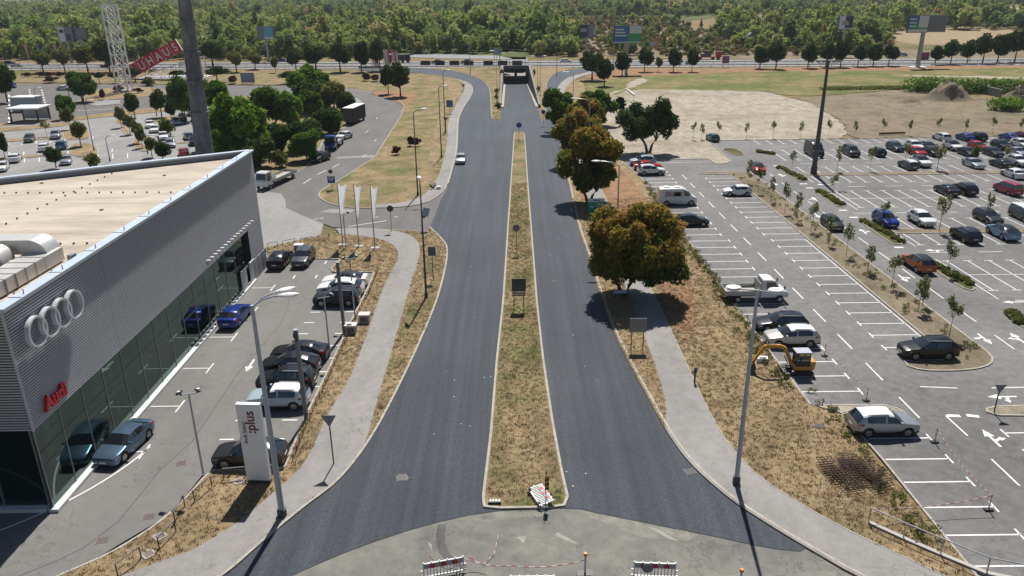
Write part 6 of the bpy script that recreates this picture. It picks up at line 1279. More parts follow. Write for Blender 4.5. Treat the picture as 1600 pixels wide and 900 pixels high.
q_ = at(1087, 599); t = empty('bollard', (q_[0] - .1, q_[1], .1), 0, 'dark blue post standing beside the right path', 'bollard'); b = MB(); b.tube([(0, 0, 0), (0, 0, 1.25)], .07, 8); b.cbox((0, -.02, 1.05), (.22, .1, .45)); b.build('post', mat('navy_paint', (.02, .05, .15), .5), t)
for i, (px, py, lab) in enumerate(((232, 866, 'square manhole frame set in the forecourt grass'), (250, 838, 'pale manhole slab half under the hoop rail'), (373, 752, 'square cover in the grass left of the pylon'))):
    q_ = at(px, py, .1); t = empty('manhole_cover', (q_[0], q_[1], .1), R(-40), lab, 'manhole cover'); b = MB(); b.prism([(-.26, -.26), (.26, -.26), (.26, .26), (-.26, .26)], 0, .03); b.build('plate', mat('cover_reddish', (.20, .14, .12), .8), t); b = MB(); [b.bar(p_, q, .08, .05) for p_, q in zip([(-.28, -.28, .01), (.28, -.28, .01), (.28, .28, .01), (-.28, .28, .01)], [(.28, -.28, .01), (.28, .28, .01), (-.28, .28, .01), (-.28, -.28, .01)])]; b.build('frame', conc, t)
for i, (px, py, z, lab) in enumerate(((160, 844, .01, 'reddish drain grate in the forecourt lane nearest the left edge'), (233, 807, .01, 'reddish round-marked cover in the forecourt lane'), (283, 724, .01, 'reddish drain grate in the forecourt lane near the slim pole'), (628, 747, .034, 'square manhole patch in the new left carriageway'), (1078, 737, .034, 'drain grate at the right kerb of the new road'), (1273, 871, .01, 'drain grate by the kerb at the right of the junction'))):
    q_ = at(px, py); t = empty('drain_cover', (q_[0], q_[1], z), R(15), lab, 'drain cover'); b = MB(); [b.box(-.3, -.3 + k * .1, 0, .3, -.25 + k * .1, .012) for k in range(6)]; b.box(-.34, -.34, 0, -.3, .34, .014); b.box(.3, -.34, 0, .34, .34, .014); b.build('grate', mat('cover_reddish', (.2, .14, .12)) if i < 3 else concd, t)
q_ = at(1280, 668); t = empty('dark_hatch', (q_[0], q_[1], .115), 0, 'small dark open pit in the grass bank', 'pit'); b = MB(); b.prism([(-.4, -.25), (.4, -.3), (.35, .3), (-.35, .25)], 0, .02); b.build('pit', black, t)
# trolley shelter in the west lot
q_ = at(40, 192); t = empty('trolley_shelter', (q_[0], q_[1], 0), 0, 'small open shelter with white roof in the west lot', 'shelter'); b = MB(); [b.bar((x, y, 0), (x, y, 3.2), .3) for x in (-3.2, 3.2) for y in (0, 5)]; b.build('post', dark, t); b = MB(); b.box(-3.8, -.6, 3.2, 3.8, 6, 3.5); b.build('roof', white, t); b = MB(); b.box(-3.0, 4.9, .3, 3.0, 5.0, 3); b.build('screen', lamp_grey, t)
q_ = at(38, 175); t = empty('white_box_van_body', (q_[0], q_[1], 0), 0, 'pale grey box unit with a white lid behind the shelter', 'storage box'); b = MB(); b.box(-3, 0, 0, 3, 4, 3.6); b.build('box', lamp_grey, t); b = MB(); b.box(-3.2, -.2, 3.6, 3.2, 4.2, 3.8); b.build('lid', white, t)
q_ = at(1371, 62); t = empty('shed', (*at(1170, 74), 0), 0, 'small dark gabled hut among the scrub beyond the highway', 'hut'); b = MB(); b.box(-3.5, -3, 0, 3.5, 3, 4.5); b.build('walls', dark, t); b = MB(); b.add([(-4, -3.3, 4.4), (4, -3.3, 4.4), (4, 3.3, 4.4), (-4, 3.3, 4.4), (0, -3.3, 7), (0, 3.3, 7)], [(0, 4, 5, 3), (1, 2, 5, 4), (0, 1, 4), (3, 5, 2)]); b.build('roof', signback, t)
# white lengths of pipe, concrete slabs and rubble mound
def mound(px, py, w_, h_, label, m, n=18):
    q_ = at(px, py); t = empty('rubble_mound', (q_[0], q_[1], 0), 0, label, 'mound'); b = MB(); vs = []; fs = []; 
    for i in range(n + 1):
        for j in range(n + 1):
            x, y = (i / n - .5) * 2, (j / n - .5) * 2; r_ = min(1, math.hypot(x, y)); vs.append((x * w_ / 2, y * w_ / 3, h_ * (math.cos(r_ * math.pi) * .5 + .5) * random.uniform(.75, 1.15)))
    for i in range(n):
        for j in range(n): a_ = i * (n + 1) + j; fs.append((a_, a_ + n + 1, a_ + n + 2, a_ + 1))
    b.add(vs, fs); b.build('heap', m, t, True, 60)
mound(1479, 156, 16, 5.0, 'large heap of earth and rubble beside the overgrown hedge', M_SAND2); mound(1420, 160, 8, 1.4, 'small heap of rubble left of the large earth heap', M_SAND2); mound(1590, 152, 9, 3.0, 'brown heap at the right photo edge behind the yellow bush', M_SAND2)
for i, (a_, c_, lab) in enumerate((((1430, 143), (1462, 141), 'short pale concrete wall left of the earth heap'), ((1500, 138), (1564, 152), 'long sloping concrete wall right of the earth heap'), ((1592, 163), (1615, 165), 'pale concrete block at the right edge'))):
    a_, c_ = at(*a_), at(*c_); t = empty('concrete_wall', (a_[0], a_[1], 0), 0, lab, 'wall'); b = MB(); b.bar((0, 0, 1.1), (c_[0] - a_[0], c_[1] - a_[1], .9), .5, 2.2); b.build('slab', concd, t)
q_ = at(1395, 211); t = empty('log_pile', (q_[0], q_[1], .1), 0, 'dark log lying along the far kerb of the car park', 'log'); b = MB(); b.tube([(-2.8, 0, .25), (2.6, .4, .3)], .22, 8); b.build('log', rust, t)
q_ = at(1000, 143); t = empty('white_pipe', (*at(985, 146), .1), 0, 'white pipe lying on the grass by the sandy ground', 'pipe'); a_, c_ = at(980, 141), at(991, 150); b = MB(); b.bar((a_[0] - t.location.x, a_[1] - t.location.y, .2), (c_[0] - t.location.x, c_[1] - t.location.y, .2), .4, .3); b.build('pipe', white, t)
# guard rails on the highway
for d, lab, in ((-13.9, 'near'), (0, 'middle')):
    for x0, x1, side in ((-420, HX0 - 1 if d else 8, 'left'), (HX1 + 1, 400, 'right')):
        t = empty('guard_rail', ((x0 + x1) / 2, hw_c((x0 + x1) / 2) + d, 0), 0, 'grey steel guard rail on the %s side of the highway, %s of the underpass' % (lab, side), 'guard rail'); cx = (x0 + x1) / 2; cy = hw_c(cx) + d; b = MB(); b.bar((x0 - cx, hw_c(x0) + d - cy, .75), (x1 - cx, hw_c(x1) + d - cy, .75), .08, .35); b.build('beam', steel, t); b = MB()
        x = x0
        while x < x1: b.bar((x - cx, hw_c(x) + d - cy, 0), (x - cx, hw_c(x) + d - cy, .75), .12); x += 4
        tag(b.build('post', dsteel, t), kind='stuff')
# =====================================================  TREES
rs = np.random.RandomState(3)
LM_GREEN = leaf_mat('leaf_green', [(0, (.045, .09, .018)), (.4, (.085, .155, .028)), (.75, (.14, .23, .04)), (1, (.20, .28, .07))], transl=.4)
LM_BRIGHT = leaf_mat('leaf_bright_green', [(0, (.07, .14, .02)), (.5, (.14, .25, .035)), (1, (.26, .36, .07))], transl=.4)
LM_DARK = leaf_mat('leaf_dark_green', [(0, (.028, .052, .018)), (.5, (.055, .095, .028)), (1, (.09, .13, .04))], transl=.3)
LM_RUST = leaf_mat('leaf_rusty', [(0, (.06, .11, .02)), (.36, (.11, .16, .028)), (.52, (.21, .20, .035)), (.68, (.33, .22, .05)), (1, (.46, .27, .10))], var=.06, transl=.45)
LM_OLIVE = leaf_mat('leaf_olive', [(0, (.08, .10, .03)), (.5, (.16, .18, .05)), (1, (.26, .25, .09))], transl=.4)
LM_WOOD = leaf_mat('leaf_woodland', [(0, (.10, .155, .09)), (.2, (.15, .21, .09)), (.45, (.235, .30, .085)), (.72, (.33, .38, .11)), (.9, (.40, .38, .19)), (1, (.42, .28, .15))], patch=.28, var=.6, transl=.45)
LM_SCRUB = leaf_mat('leaf_scrub', [(0, (.10, .12, .04)), (.4, (.19, .19, .07)), (.7, (.25, .19, .09)), (1, (.27, .13, .09))], var=.6)
LM_RED = leaf_mat('leaf_dark_red', [(0, (.045, .018, .018)), (1, (.12, .05, .04))], transl=.15)
LM_SAP = leaf_mat('leaf_sapling', [(0, (.09, .11, .04)), (.6, (.17, .20, .07)), (1, (.28, .28, .11))], transl=.4)
LM_TUFT = leaf_mat('dry_tuft', [(0, (.26, .195, .105)), (.6, (.385, .295, .175)), (1, (.48, .39, .25))], var=.4)
LM_TUFTG = leaf_mat('green_tuft', [(0, (.05, .07, .015)), (1, (.12, .15, .04))], var=.4)
bark = mat('bark', (.09, .07, .055), .9)
def leaf_mesh(name, blobs, n, size, m, up=.3, shell=.55, droop=0.0):
    """blobs: (cx,cy,cz, rx,ry,rz, tone); small tilted leaf sprays spread through each blob's volume, denser at its skin"""
    B = np.array(blobs, float); vol = (B[:, 3] * B[:, 4] * B[:, 5]) ** .67; pk = rs.choice(len(B), n, p=vol / vol.sum()); d = rs.normal(size=(n, 3)); d /= np.linalg.norm(d, axis=1)[:, None]
    rad = (shell + (1 - shell) * rs.rand(n)) ** .7 * (1 + .12 * rs.normal(size=n)); c = B[pk, :3] + d * B[pk, 3:6] * rad[:, None]
    nr = d * .8 + rs.normal(size=(n, 3)) * .7; nr[:, 2] += up; nr /= np.linalg.norm(nr, axis=1)[:, None]; a = rs.normal(size=(n, 3)); u = np.cross(nr, a); u /= np.linalg.norm(u, axis=1)[:, None]; v = np.cross(nr, u)
    s = size * (.6 + .8 * rs.rand(n))[:, None]; u *= s; v *= s * .6
    V = np.stack([c - u, c - v * .9 - u * .1, c + u, c + v * 1.0], 1).reshape(-1, 3); me = bpy.data.meshes.new(name); me.vertices.add(4 * n); me.vertices.foreach_set('co', V.ravel()); me.loops.add(4 * n); me.loops.foreach_set('vertex_index', np.arange(4 * n)); me.polygons.add(n); me.polygons.foreach_set('loop_start', np.arange(n) * 4); me.polygons.foreach_set('loop_total', np.full(n, 4))
    tone = B[pk, 6] + .16 * rs.normal(size=n); at_ = me.attributes.new('tone', 'FLOAT', 'POINT'); at_.data.foreach_set('value', np.repeat(np.clip(tone, 0, 1), 4)); me.materials.append(m); me.update(calc_edges=True); return me
def crown_blobs(w, h, z0, n=16, tone=(.2, .8), flat=1.0, cone=0.0, toptone=0.0, lump=.34):
    out = []
    for i in range(n):
        while True:
            x, y, z = rs.uniform(-1, 1, 3)
            if x * x + y * y + z * z < .8: break
        k = 1 - cone * (z + 1) / 2 if cone else 1.0
        r = lump * (.7 + .6 * rs.rand()); rw = w / 2
        out.append((x * rw * (1 - lump * .6) * k, y * rw * (1 - lump * .6) * k, z0 + h / 2 + z * h / 2 * (1 - lump * .5), r * rw, r * rw, r * h / 2 * flat * 1.1, rs.uniform(*tone) + toptone * z))
    return out
def trunk_mesh(h, r, spread, top, nl=5, stems=1, lean=.0):
    b = MB()
    for s_ in range(stems):
        ox = (s_ - (stems - 1) / 2) * r * 2; bx = (s_ - (stems - 1) / 2) * spread * .7
        b.tube([(ox, 0, -.1), (ox + bx * .3 + lean, 0, h * .5), (ox + bx + lean * 1.5, rs.uniform(-.1, .1), h)], [r * 1.25, r * .9, r * .7], 8)
        for k in range(nl):
            a = 2 * math.pi * (k + rs.rand() * .6) / nl; l = spread * rs.uniform(.6, 1.0); z1 = h + (top - h) * rs.uniform(.35, .8)
            b.tube([(ox + bx + lean * 1.5, 0, h * rs.uniform(.8, 1.0)), (bx + math.cos(a) * l * .45, math.sin(a) * l * .45, h + (z1 - h) * .55), (bx + math.cos(a) * l, math.sin(a) * l, z1)], [r * .6, r * .35, r * .12], 5)
    return b
def tree_proto(nm, w, h, z0, n, size, m, nb=18, r=.16, stems=1, cone=0.0, tone=(.2, .8), top=0.0, lump=.34, nl=6, lean=0.0, base=(0, 0)):
    """builds one tree: crown + trunk with limbs"""
    t = empty(nm, (base[0], base[1], 0)); b = trunk_mesh(z0 + (h - z0) * .25, r, w * .33, h * .85, nl, stems, lean); b.build('trunk', bark, t, True, 60)
    o = bpy.data.objects.new('crown', leaf_mesh('crown', crown_blobs(w, h - z0, z0, nb, tone, 1.0, cone, top, lump), n, size, m)); COL.objects.link(o); o.parent = t; return t
def place(t, px, py, label, group=None, cat='tree', wpx=None, top=None, w0=None, h0=None, rz=None, z=.0, used=[]):
    """move (first use) or copy a tree so that its width/height match what is measured"""
    p_ = at(px, py); 
    if t.name in used: o = dup(t)
    else: o = t; used.append(t.name)
    o.location = (p_[0], p_[1], z); o.rotation_euler = (0, 0, rs.uniform(0, 6.28) if rz is None else rz); d = math.hypot(p_[1], CAM_H)
    H_ = min(height_at(px, py, top), 26) if top is not None else h0; sx = (wpx * d / FPX) / w0 if wpx else H_ / h0; o.scale = (sx, sx, H_ / h0); o['label'] = label; o['category'] = cat
    if group: o['group'] = group
    elif 'group' in o: del o['group']
    return o
# ---- rusty maples by the right carriageway (each its own crown)
def big(px, py, label, blobs, n, size, m, trunkh, r, stems=1, z=.1, spread=2.5, top=8, cat='tree', nm='autumn_tree'):
    p_ = at(px, py); t = empty(nm, (p_[0], p_[1], z), 0, label, cat); trunk_mesh(trunkh, r, spread, top, 7, stems).build('trunk', bark, t, True, 60)
    o = bpy.data.objects.new('crown', leaf_mesh('crown', blobs, n, size, m)); COL.objects.link(o); o.parent = t; return t
def rust_blobs(w, d, z0, z1, n):
    out = []
    for i in range(n):
        while True:
            x, y, z = rs.uniform(-1, 1, 3)
            if x * x + y * y + z * z < 1 and x * x + y * y + z * z > .25: break
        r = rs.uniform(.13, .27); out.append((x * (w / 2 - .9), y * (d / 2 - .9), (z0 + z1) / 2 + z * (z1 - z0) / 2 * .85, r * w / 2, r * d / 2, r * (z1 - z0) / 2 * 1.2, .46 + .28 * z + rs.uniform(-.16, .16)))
    return out
bl = rust_blobs(10.4, 9.6, 1.1, 9.6, 90) + [(4.0, -1.5, 2.9, 1.3, 1.3, 1.1, .18), (3.9, -.6, 3.6, 1.0, 1.0, .9, .2), (-3.4, -1, 3.6, 1.2, 1.3, 1.2, .45)]
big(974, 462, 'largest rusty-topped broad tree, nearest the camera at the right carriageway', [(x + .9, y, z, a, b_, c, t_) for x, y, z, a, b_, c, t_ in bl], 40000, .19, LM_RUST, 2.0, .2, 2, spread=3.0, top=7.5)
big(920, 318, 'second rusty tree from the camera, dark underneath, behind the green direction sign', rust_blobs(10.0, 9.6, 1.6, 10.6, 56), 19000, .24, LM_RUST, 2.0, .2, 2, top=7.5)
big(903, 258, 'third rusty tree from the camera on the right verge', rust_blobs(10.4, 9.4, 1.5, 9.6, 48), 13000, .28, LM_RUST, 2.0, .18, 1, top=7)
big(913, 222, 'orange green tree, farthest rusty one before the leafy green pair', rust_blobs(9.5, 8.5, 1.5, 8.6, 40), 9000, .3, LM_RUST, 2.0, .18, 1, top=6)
big(873, 206, 'loose green tree leaning over the right carriageway', crown_blobs(9.0, 8.5, 1.2, 20, (.2, .7), lump=.26), 6500, .30, LM_GREEN, 1.8, .16, 2, top=7, nm='loose_tree')
big(930, 196, 'loose green tree right of the leaning one, beside the sand', crown_blobs(10.0, 7.5, 1.0, 20, (.2, .6), lump=.26), 6500, .32, LM_GREEN, 1.8, .16, 2, top=6, nm='loose_tree')
gb = [(x - 2.5, y, z, a, b_, c, t_) for x, y, z, a, b_, c, t_ in crown_blobs(7.4, 7.4, 2.0, 20, (.3, .9), lump=.34)] + [(x + 2.2, y, z + .1, a, b_, c, t_) for x, y, z, a, b_, c, t_ in crown_blobs(6.4, 7.4, 2.4, 14, (.3, .9), lump=.34)]
big(1013, 239, 'dark green two-lobed tree standing alone on the sand', gb, 11000, .28, LM_DARK, 2.6, .24, 2, top=7.5, nm='lone_tree', spread=3)
# ---- prototypes shared by repeats
T_round = tree_proto('round_tree', 6, 6.5, 1.8, 2600, .30, LM_DARK, 20, .16, tone=(.2, .9)); T_round2 = tree_proto('round_tree', 6, 6.5, 1.6, 2600, .30, LM_DARK, 18, .16, tone=(.1, .8)); T_olive = tree_proto('amber_tree', 5.5, 6.5, 1.8, 2400, .28, LM_OLIVE, 18, .15, tone=(.2, .9), top=.2)
T_lush = tree_proto('lush_tree', 9, 9, .8, 7500, .34, LM_GREEN, 26, .2, 2, lump=.3); T_lush2 = tree_proto('lush_tree', 9, 8.5, .6, 7500, .34, LM_BRIGHT, 26, .2, 2, lump=.3); T_lushd = tree_proto('lush_tree', 8, 7.5, .5, 5500, .34, LM_DARK, 22, .2, 2, lump=.3, tone=(.3, 1.0))
T_ball = tree_proto('clipped_tree', 3.4, 4.0, 1.8, 1000, .26, LM_DARK, 14, .10, tone=(.1, .6), lump=.4)
T_sap = tree_proto('sapling', 2.2, 4.6, 1.5, 330, .15, LM_SAP, 11, .035, tone=(.1, .8), lump=.30, nl=5, lean=.05); T_sap2 = tree_proto('sapling', 2.1, 4.8, 1.4, 300, .15, LM_SAP, 10, .035, cone=.5, tone=(.1, .9), lump=.28, nl=5)
T_sapp = tree_proto('pale_sapling', 3.0, 7.0, 2.0, 520, .17, leaf_mat('leaf_pale', [(0, (.14, .16, .05)), (1, (.30, .28, .12))], var=.1), 16, .06, tone=(.2, .9), lump=.22, nl=8)
T_bush = tree_proto('shrub', 3, 2.2, .1, 700, .20, LM_OLIVE, 12, .05, tone=(.1, .9)); T_redb = tree_proto('red_shrub', 3, 2.0, .1, 700, .20, LM_RED, 12, .05)
PR = dict(r=(T_round, 6, 6.5), q=(T_round2, 6, 6.5), o=(T_olive, 5.5, 6.5), l=(T_lush, 9, 9), m=(T_lush2, 9, 8.5), d=(T_lushd, 8, 7.5), b=(T_ball, 3.4, 4), s=(T_sap, 1.9, 4.6), t=(T_sap2, 1.7, 4.8), p=(T_sapp, 3, 7), u=(T_bush, 3, 2.2), x=(T_redb, 3, 2))
def tr(k, px, py, w_, top, label, group=None, cat='tree', z=.0): t, w0, h0 = PR[k]; return place(t, px, py, label, group, cat, w_, top, w0, h0, z=z)
for a in [('o', 68, 113, 34, 76, 'green crowned tree, leftmost in the row before the highway at left'), ('o', 102, 113, 30, 70, 'yellowish tree, second in the row before the highway at left'), ('o', 138, 114, 38, 66, 'golden green tree left of the lattice tower'), ('r', 172, 112, 40, 60, 'dark tree directly behind the lattice tower'), ('b', 156, 131, 16, 111, 'small round clipped tree left of the lattice tower'), ('b', 181, 130, 18, 111, 'small round clipped tree at the lattice tower foot'), ('b', 212, 128, 28, 104, 'dark clipped tree in front of the red sign letters'),
          ('b', 276, 124, 28, 109, 'dark clipped tree under the red sign'), ('b', 302, 124, 26, 109, 'dark clipped tree left of the rusty mast top'), ('b', 340, 129, 36, 103, 'wide dark clipped tree right of the rusty mast'), ('r', 333, 104, 46, 64, 'large dark tree right of the rusty mast by the highway'), ('o', 370, 113, 28, 76, 'amber tree beside the large dark highway tree'), ('o', 399, 108, 26, 80, 'green amber tree right of the amber one'), ('o', 431, 114, 14, 86, 'small brown tree between amber trees and the dark row'),
          ('r', 463, 111, 30, 76, 'dark round tree, first in the row left of the three flags'), ('q', 494, 108, 40, 70, 'dark round tree, second in the row left of the three flags'), ('r', 532, 113, 40, 67, 'dark round tree, third in the row left of the three flags'), ('q', 565, 113, 30, 64, 'dark round tree, fourth in the row left of the three flags'), ('r', 594, 111, 34, 60, 'dark tree behind the three flags'),
          ('b', 449, 131, 26, 111, 'flat dark tree on the island above the lush cluster'), ('r', 607, 147, 26, 102, 'smaller of two dark trees on the big grass island'), ('r', 626, 151, 40, 97, 'larger of two dark trees on the big grass island')]: tr(*a)
for a in [('r', 925, 125, 44, 80, 'dark tree beside the right slip road end'), ('q', 944, 134, 30, 90, 'green tree in front of the dark slip road tree'), ('q', 972, 118, 28, 82, 'dark tree at the foot of the blue and green billboard'), ('r', 1007, 112, 26, 77, 'round tree first right of the blue billboard'), ('o', 1028, 112, 12, 87, 'small thin tree second right of the blue billboard'), ('q', 1052, 112, 26, 75, 'round tree third right of the blue billboard'), ('r', 1081, 112, 20, 77, 'round tree fourth right of the blue billboard'), ('q', 1187, 107, 30, 72, 'tree right of the violet poster board')]: tr(*a)
x = 1210
for i, (px, w_, top) in enumerate(((1212, 30, 66), (1262, 30, 68), (1290, 28, 67), (1313, 28, 62), (1340, 26, 70), (1364, 28, 68), (1388, 28, 70), (1461, 24, 71), (1485, 30, 62), (1511, 26, 62), (1535, 34, 52), (1558, 34, 52), (1585, 34, 44), (1604, 34, 46))):
    tr('rq'[i % 2], px, 108 - (px - 1200) * .028, w_, top, 'dark roadside tree, %s from the left in the long row at right' % ORD[i], 'trees along the right highway verge')
# west lot
for a in [('q', 12, 160, 40, 96, 'tall tree at the left photo edge in the west lot'), ('l', 130, 160, 46, 110, 'bushy dark tree in the middle of the far west lot'), ('l', 105, 186, 30, 147, 'round tree left of the bushy dark tree'), ('o', 110, 202, 20, 165, 'tree at the island tip under the round tree'), ('o', 127, 229, 26, 186, 'grey green tree on the west lot island'), ('s', 74, 213, 16, 188, 'small green sapling beside the silver car'), ('q', 8, 247, 18, 207, 'slim tree at the left edge above the roof'), ('r', 88, 263, 28, 229, 'dark round tree just above the roof edge'), ('u', 148, 262, 32, 238, 'leafy shrub poking above the roof edge'),
          ('q', 211, 184, 28, 145, 'dark tree right of the paved plot'), ('r', 253, 183, 32, 140, 'dark tree behind the thin lamp post'), ('q', 268, 188, 20, 156, 'smaller dark tree left of the tall mast-side tree'), ('l', 289, 190, 40, 117, 'tall green tree left of the rusty mast'), ('o', 190, 199, 16, 163, 'olive tree at the upper end of the west islands'), ('o', 204, 210, 18, 176, 'olive tree second along the west islands'), ('o', 216, 224, 20, 186, 'olive tree third along the west islands'), ('o', 223, 231, 16, 196, 'olive tree fourth along the west islands'),
          ('u', 262, 212, 28, 184, 'round bush between white cars and shaded cars'), ('o', 238, 246, 22, 211, 'green tree fifth along the west islands'), ('q', 255, 252, 30, 220, 'dark bush-like tree above the roof edge'), ('u', 233, 134, 28, 120, 'low olive bush under the tilted sign'), ('l', 318, 176, 44, 122, 'green tree just behind the rusty mast'), ('l', 345, 178, 48, 125, 'green tree right of the rusty mast')]: tr(*a)
# lush cluster
CL = [('m', 375, 252, 84, 148, 'big bright green tree right behind the rusty mast'), ('m', 345, 262, 44, 205, 'bright green bush at the roof corner'), ('l', 425, 208, 66, 137, 'big green tree in the heart of the lush cluster'), ('m', 485, 158, 56, 105, 'bright leafy tree at the top of the lush cluster'), ('d', 495, 176, 60, 124, 'dark spreading tree near the top of the cluster'), ('m', 452, 200, 40, 145, 'yellow green tree in the middle of the cluster'), ('l', 487, 190, 34, 144, 'small round tree in the middle of the cluster'), ('o', 523, 178, 36, 128, 'olive tree on the right side of the cluster'),
      ('d', 543, 184, 28, 144, 'green tree nearest the box trailer'), ('d', 516, 210, 44, 168, 'dark bushy tree left of the box trailer'), ('d', 440, 240, 44, 192, 'dark hedge-like tree, left part of the cluster front'), ('d', 478, 236, 50, 186, 'dark tree at the cluster front'), ('l', 482, 252, 44, 208, 'yellow green low tree by the blue lorry'), ('d', 405, 262, 50, 212, 'dark tree behind the white lorry'), ('u', 437, 262, 26, 238, 'dusty bush behind the white lorry'), ('l', 330, 236, 50, 176, 'green tree hugging the rusty mast')]
for a in CL: tr(a[0], a[1], a[2], a[3] * 1.30, a[4] - 5, a[5])
for a in [('x', 43, 121, 20, 114, 'dark red clipped bush, leftmost in the west verge'), ('x', 62, 121, 24, 113, 'dark red clipped bush, second in the west verge'), ('x', 74, 121, 20, 113, 'dark red clipped bush, third in the west verge'), ('x', 93, 121, 18, 113, 'dark red clipped bush, fourth in the west verge'), ('x', 80, 129, 26, 120, 'dark red clipped bush nearest the west lane'), ('x', 163, 156, 14, 140, 'red brown bush on the paved plot'), ('x', 188, 143, 22, 134, 'red brown hedge left of the lattice foot'), ('x', 216, 146, 18, 138, 'red brown hedge right of the lattice foot'), ('x', 367, 131, 22, 119, 'dark red hedge beside the low banner'), ('x', 570, 127, 22, 115, 'dark red bush left of the two dark island trees'), ('x', 588, 128, 22, 117, 'dark red bush touching the two dark island trees'),
          ('x', 640, 229, 20, 214, 'purple bush, back one of the trio on the big grass island'), ('x', 652, 229, 16, 216, 'purple bush, right one of the trio on the big grass island'), ('x', 619, 242, 20, 229, 'purple bush, front one of the trio on the big grass island')]: tr(*a, cat='shrub', z=.1)
for i, (px, py, w_, top, k) in enumerate(((776, 146, 9, 138, 'u'), (776, 155, 9, 147, 'u'), (778, 170, 12, 160, 'u'), (784, 117, 8, 108, 'u'), (835, 118, 6, 108, 'u'), (841, 143, 7, 134, 'u'))): tr(k, px, py, w_, top, 'small green bush beside the underpass ramp, %s' % ('upper left', 'middle left', 'lower left', 'top left by the parapet', 'top right by the parapet', 'right side')[i], cat='shrub', z=.1)
# saplings
for i, (px, py, top, w_) in enumerate(((1482, 529, 462, 27), (1434, 488, 430, 26), (1392, 450, 397, 22), (1355, 427, 378, 21), (1322, 401, 350, 18), (1294, 383, 331, 16), (1267, 362, 315, 17), (1245, 347, 295, 15), (1226, 333, 285, 14), (1204, 316, 270, 12), (1185, 302, 258, 12), (1169, 287, 245, 11))):
    tr('st'[i % 2], px, py, w_, top, 'young staked tree on the long island, %s from the rounded near end' % ORD[i], 'saplings on the long island', z=.1)
for i, px in enumerate((1083, 1096, 1122, 1166, 1207, 1251, 1294, 1335, 1379, 1420, 1464, 1507, 1550, 1594)):
    py = 218 - (px - 1083) * .017; tr('st'[i % 2], px, py, 9, py - 28, 'young tree, %s from the left along the edge of the sand' % ORD[i], 'saplings along the sand edge', z=.1)
for px, py, w_, top, k, lab in ((1237, 267, 12, 235, 's', 'on the uppermost shrub island'), (1307, 268, 12, 222, 't', 'left on the upper planting strip'), (1359, 267, 12, 228, 's', 'second on the upper planting strip'), (1464, 266, 24, 222, 'p', 'tall pale one on the upper planting strip'), (1414, 252, 14, 222, 'p', 'yellowish one beside the grey pale-roofed car'), (1300, 306, 14, 272, 's', 'on the middle shrub island'), (1379, 352, 15, 314, 's', 'beside the vivid blue car'), (1467, 362, 26, 296, 'p', 'tall pale one on the lower planting strip'), (1543, 342, 20, 298, 'p', 'pale one behind the dark grey car'), (1480, 430, 20, 376, 's', 'on the lower shrub island'), (1441, 478, 20, 424, 't', 'leaning over the street below the orange car'), (1523, 248, 14, 226, 'u', 'bushy one in front of the red hatchback'), (1570, 256, 14, 224, 'p', 'yellow one left of the white saloons')):
    tr(k, px, py, w_, top, 'young parking lot tree, ' + lab, 'young trees between the bays', z=.1)
def hedge(px0, px1, n, m_, h, label, wid=.8):
    a_, c_ = at(*px0), at(*px1); t = empty('hedge', (a_[0], a_[1], .1), 0, label, 'hedge'); B_ = []
    for k in range(n): u = (k + .5) / n; B_.append(((c_[0] - a_[0]) * u + rs.uniform(-.3, .3), (c_[1] - a_[1]) * u + rs.uniform(-.3, .3), h * .4, max(.5, wid), max(.5, wid), h * rs.uniform(.4, .65), rs.uniform(.2, .8)))
    o = bpy.data.objects.new('foliage', leaf_mesh('foliage', B_, n * 160, .16 if wid < 2 else .35, m_)); COL.objects.link(o); o.parent = t
    b = MB(); [b.tube([(q[0], q[1], 0), (q[0], q[1], h * .5)], .04, 4) for q in B_]; b.build('stem', bark, t)
for a_, c_, lab in (((1218, 263), (1256, 282), 'low green shrubs on the uppermost shrub island'), ((1280, 300), (1316, 322), 'low green shrubs on the middle shrub island'), ((1346, 345), (1408, 380), 'low green shrubs on the shrub island beside the vivid blue car'), ((1458, 413), (1515, 446), 'low green shrubs on the shrub island beside the orange crossover'), ((1578, 490), (1600, 508), 'low green shrubs on the shrub island at the right edge'), ((1184, 238), (1210, 242), 'low green shrubs near the far corner of the lot')): hedge(a_, c_, 11, LM_OLIVE, .42, lab, .5)
hedge((1418, 143), (1606, 146), 26, LM_GREEN, 4.2, 'tall overgrown hedge behind the earth heap at right', 3.6); hedge((1556, 172), (1590, 173), 6, LM_BRIGHT, 3.6, 'yellow green bush in front of the concrete walls', 2.6); hedge((1290, 140), (1420, 138), 14, LM_OLIVE, .7, 'low green weeds in the meadow left of the tall hedge', 2.6)
hedge((245, 112), (150, 120), 12, LM_RED, 1.5, 'long dark hedge line before the highway at left', .9); hedge((60, 117), (150, 118), 16, LM_RED, 1.2, 'dark red hedge line along the west verge', .9)
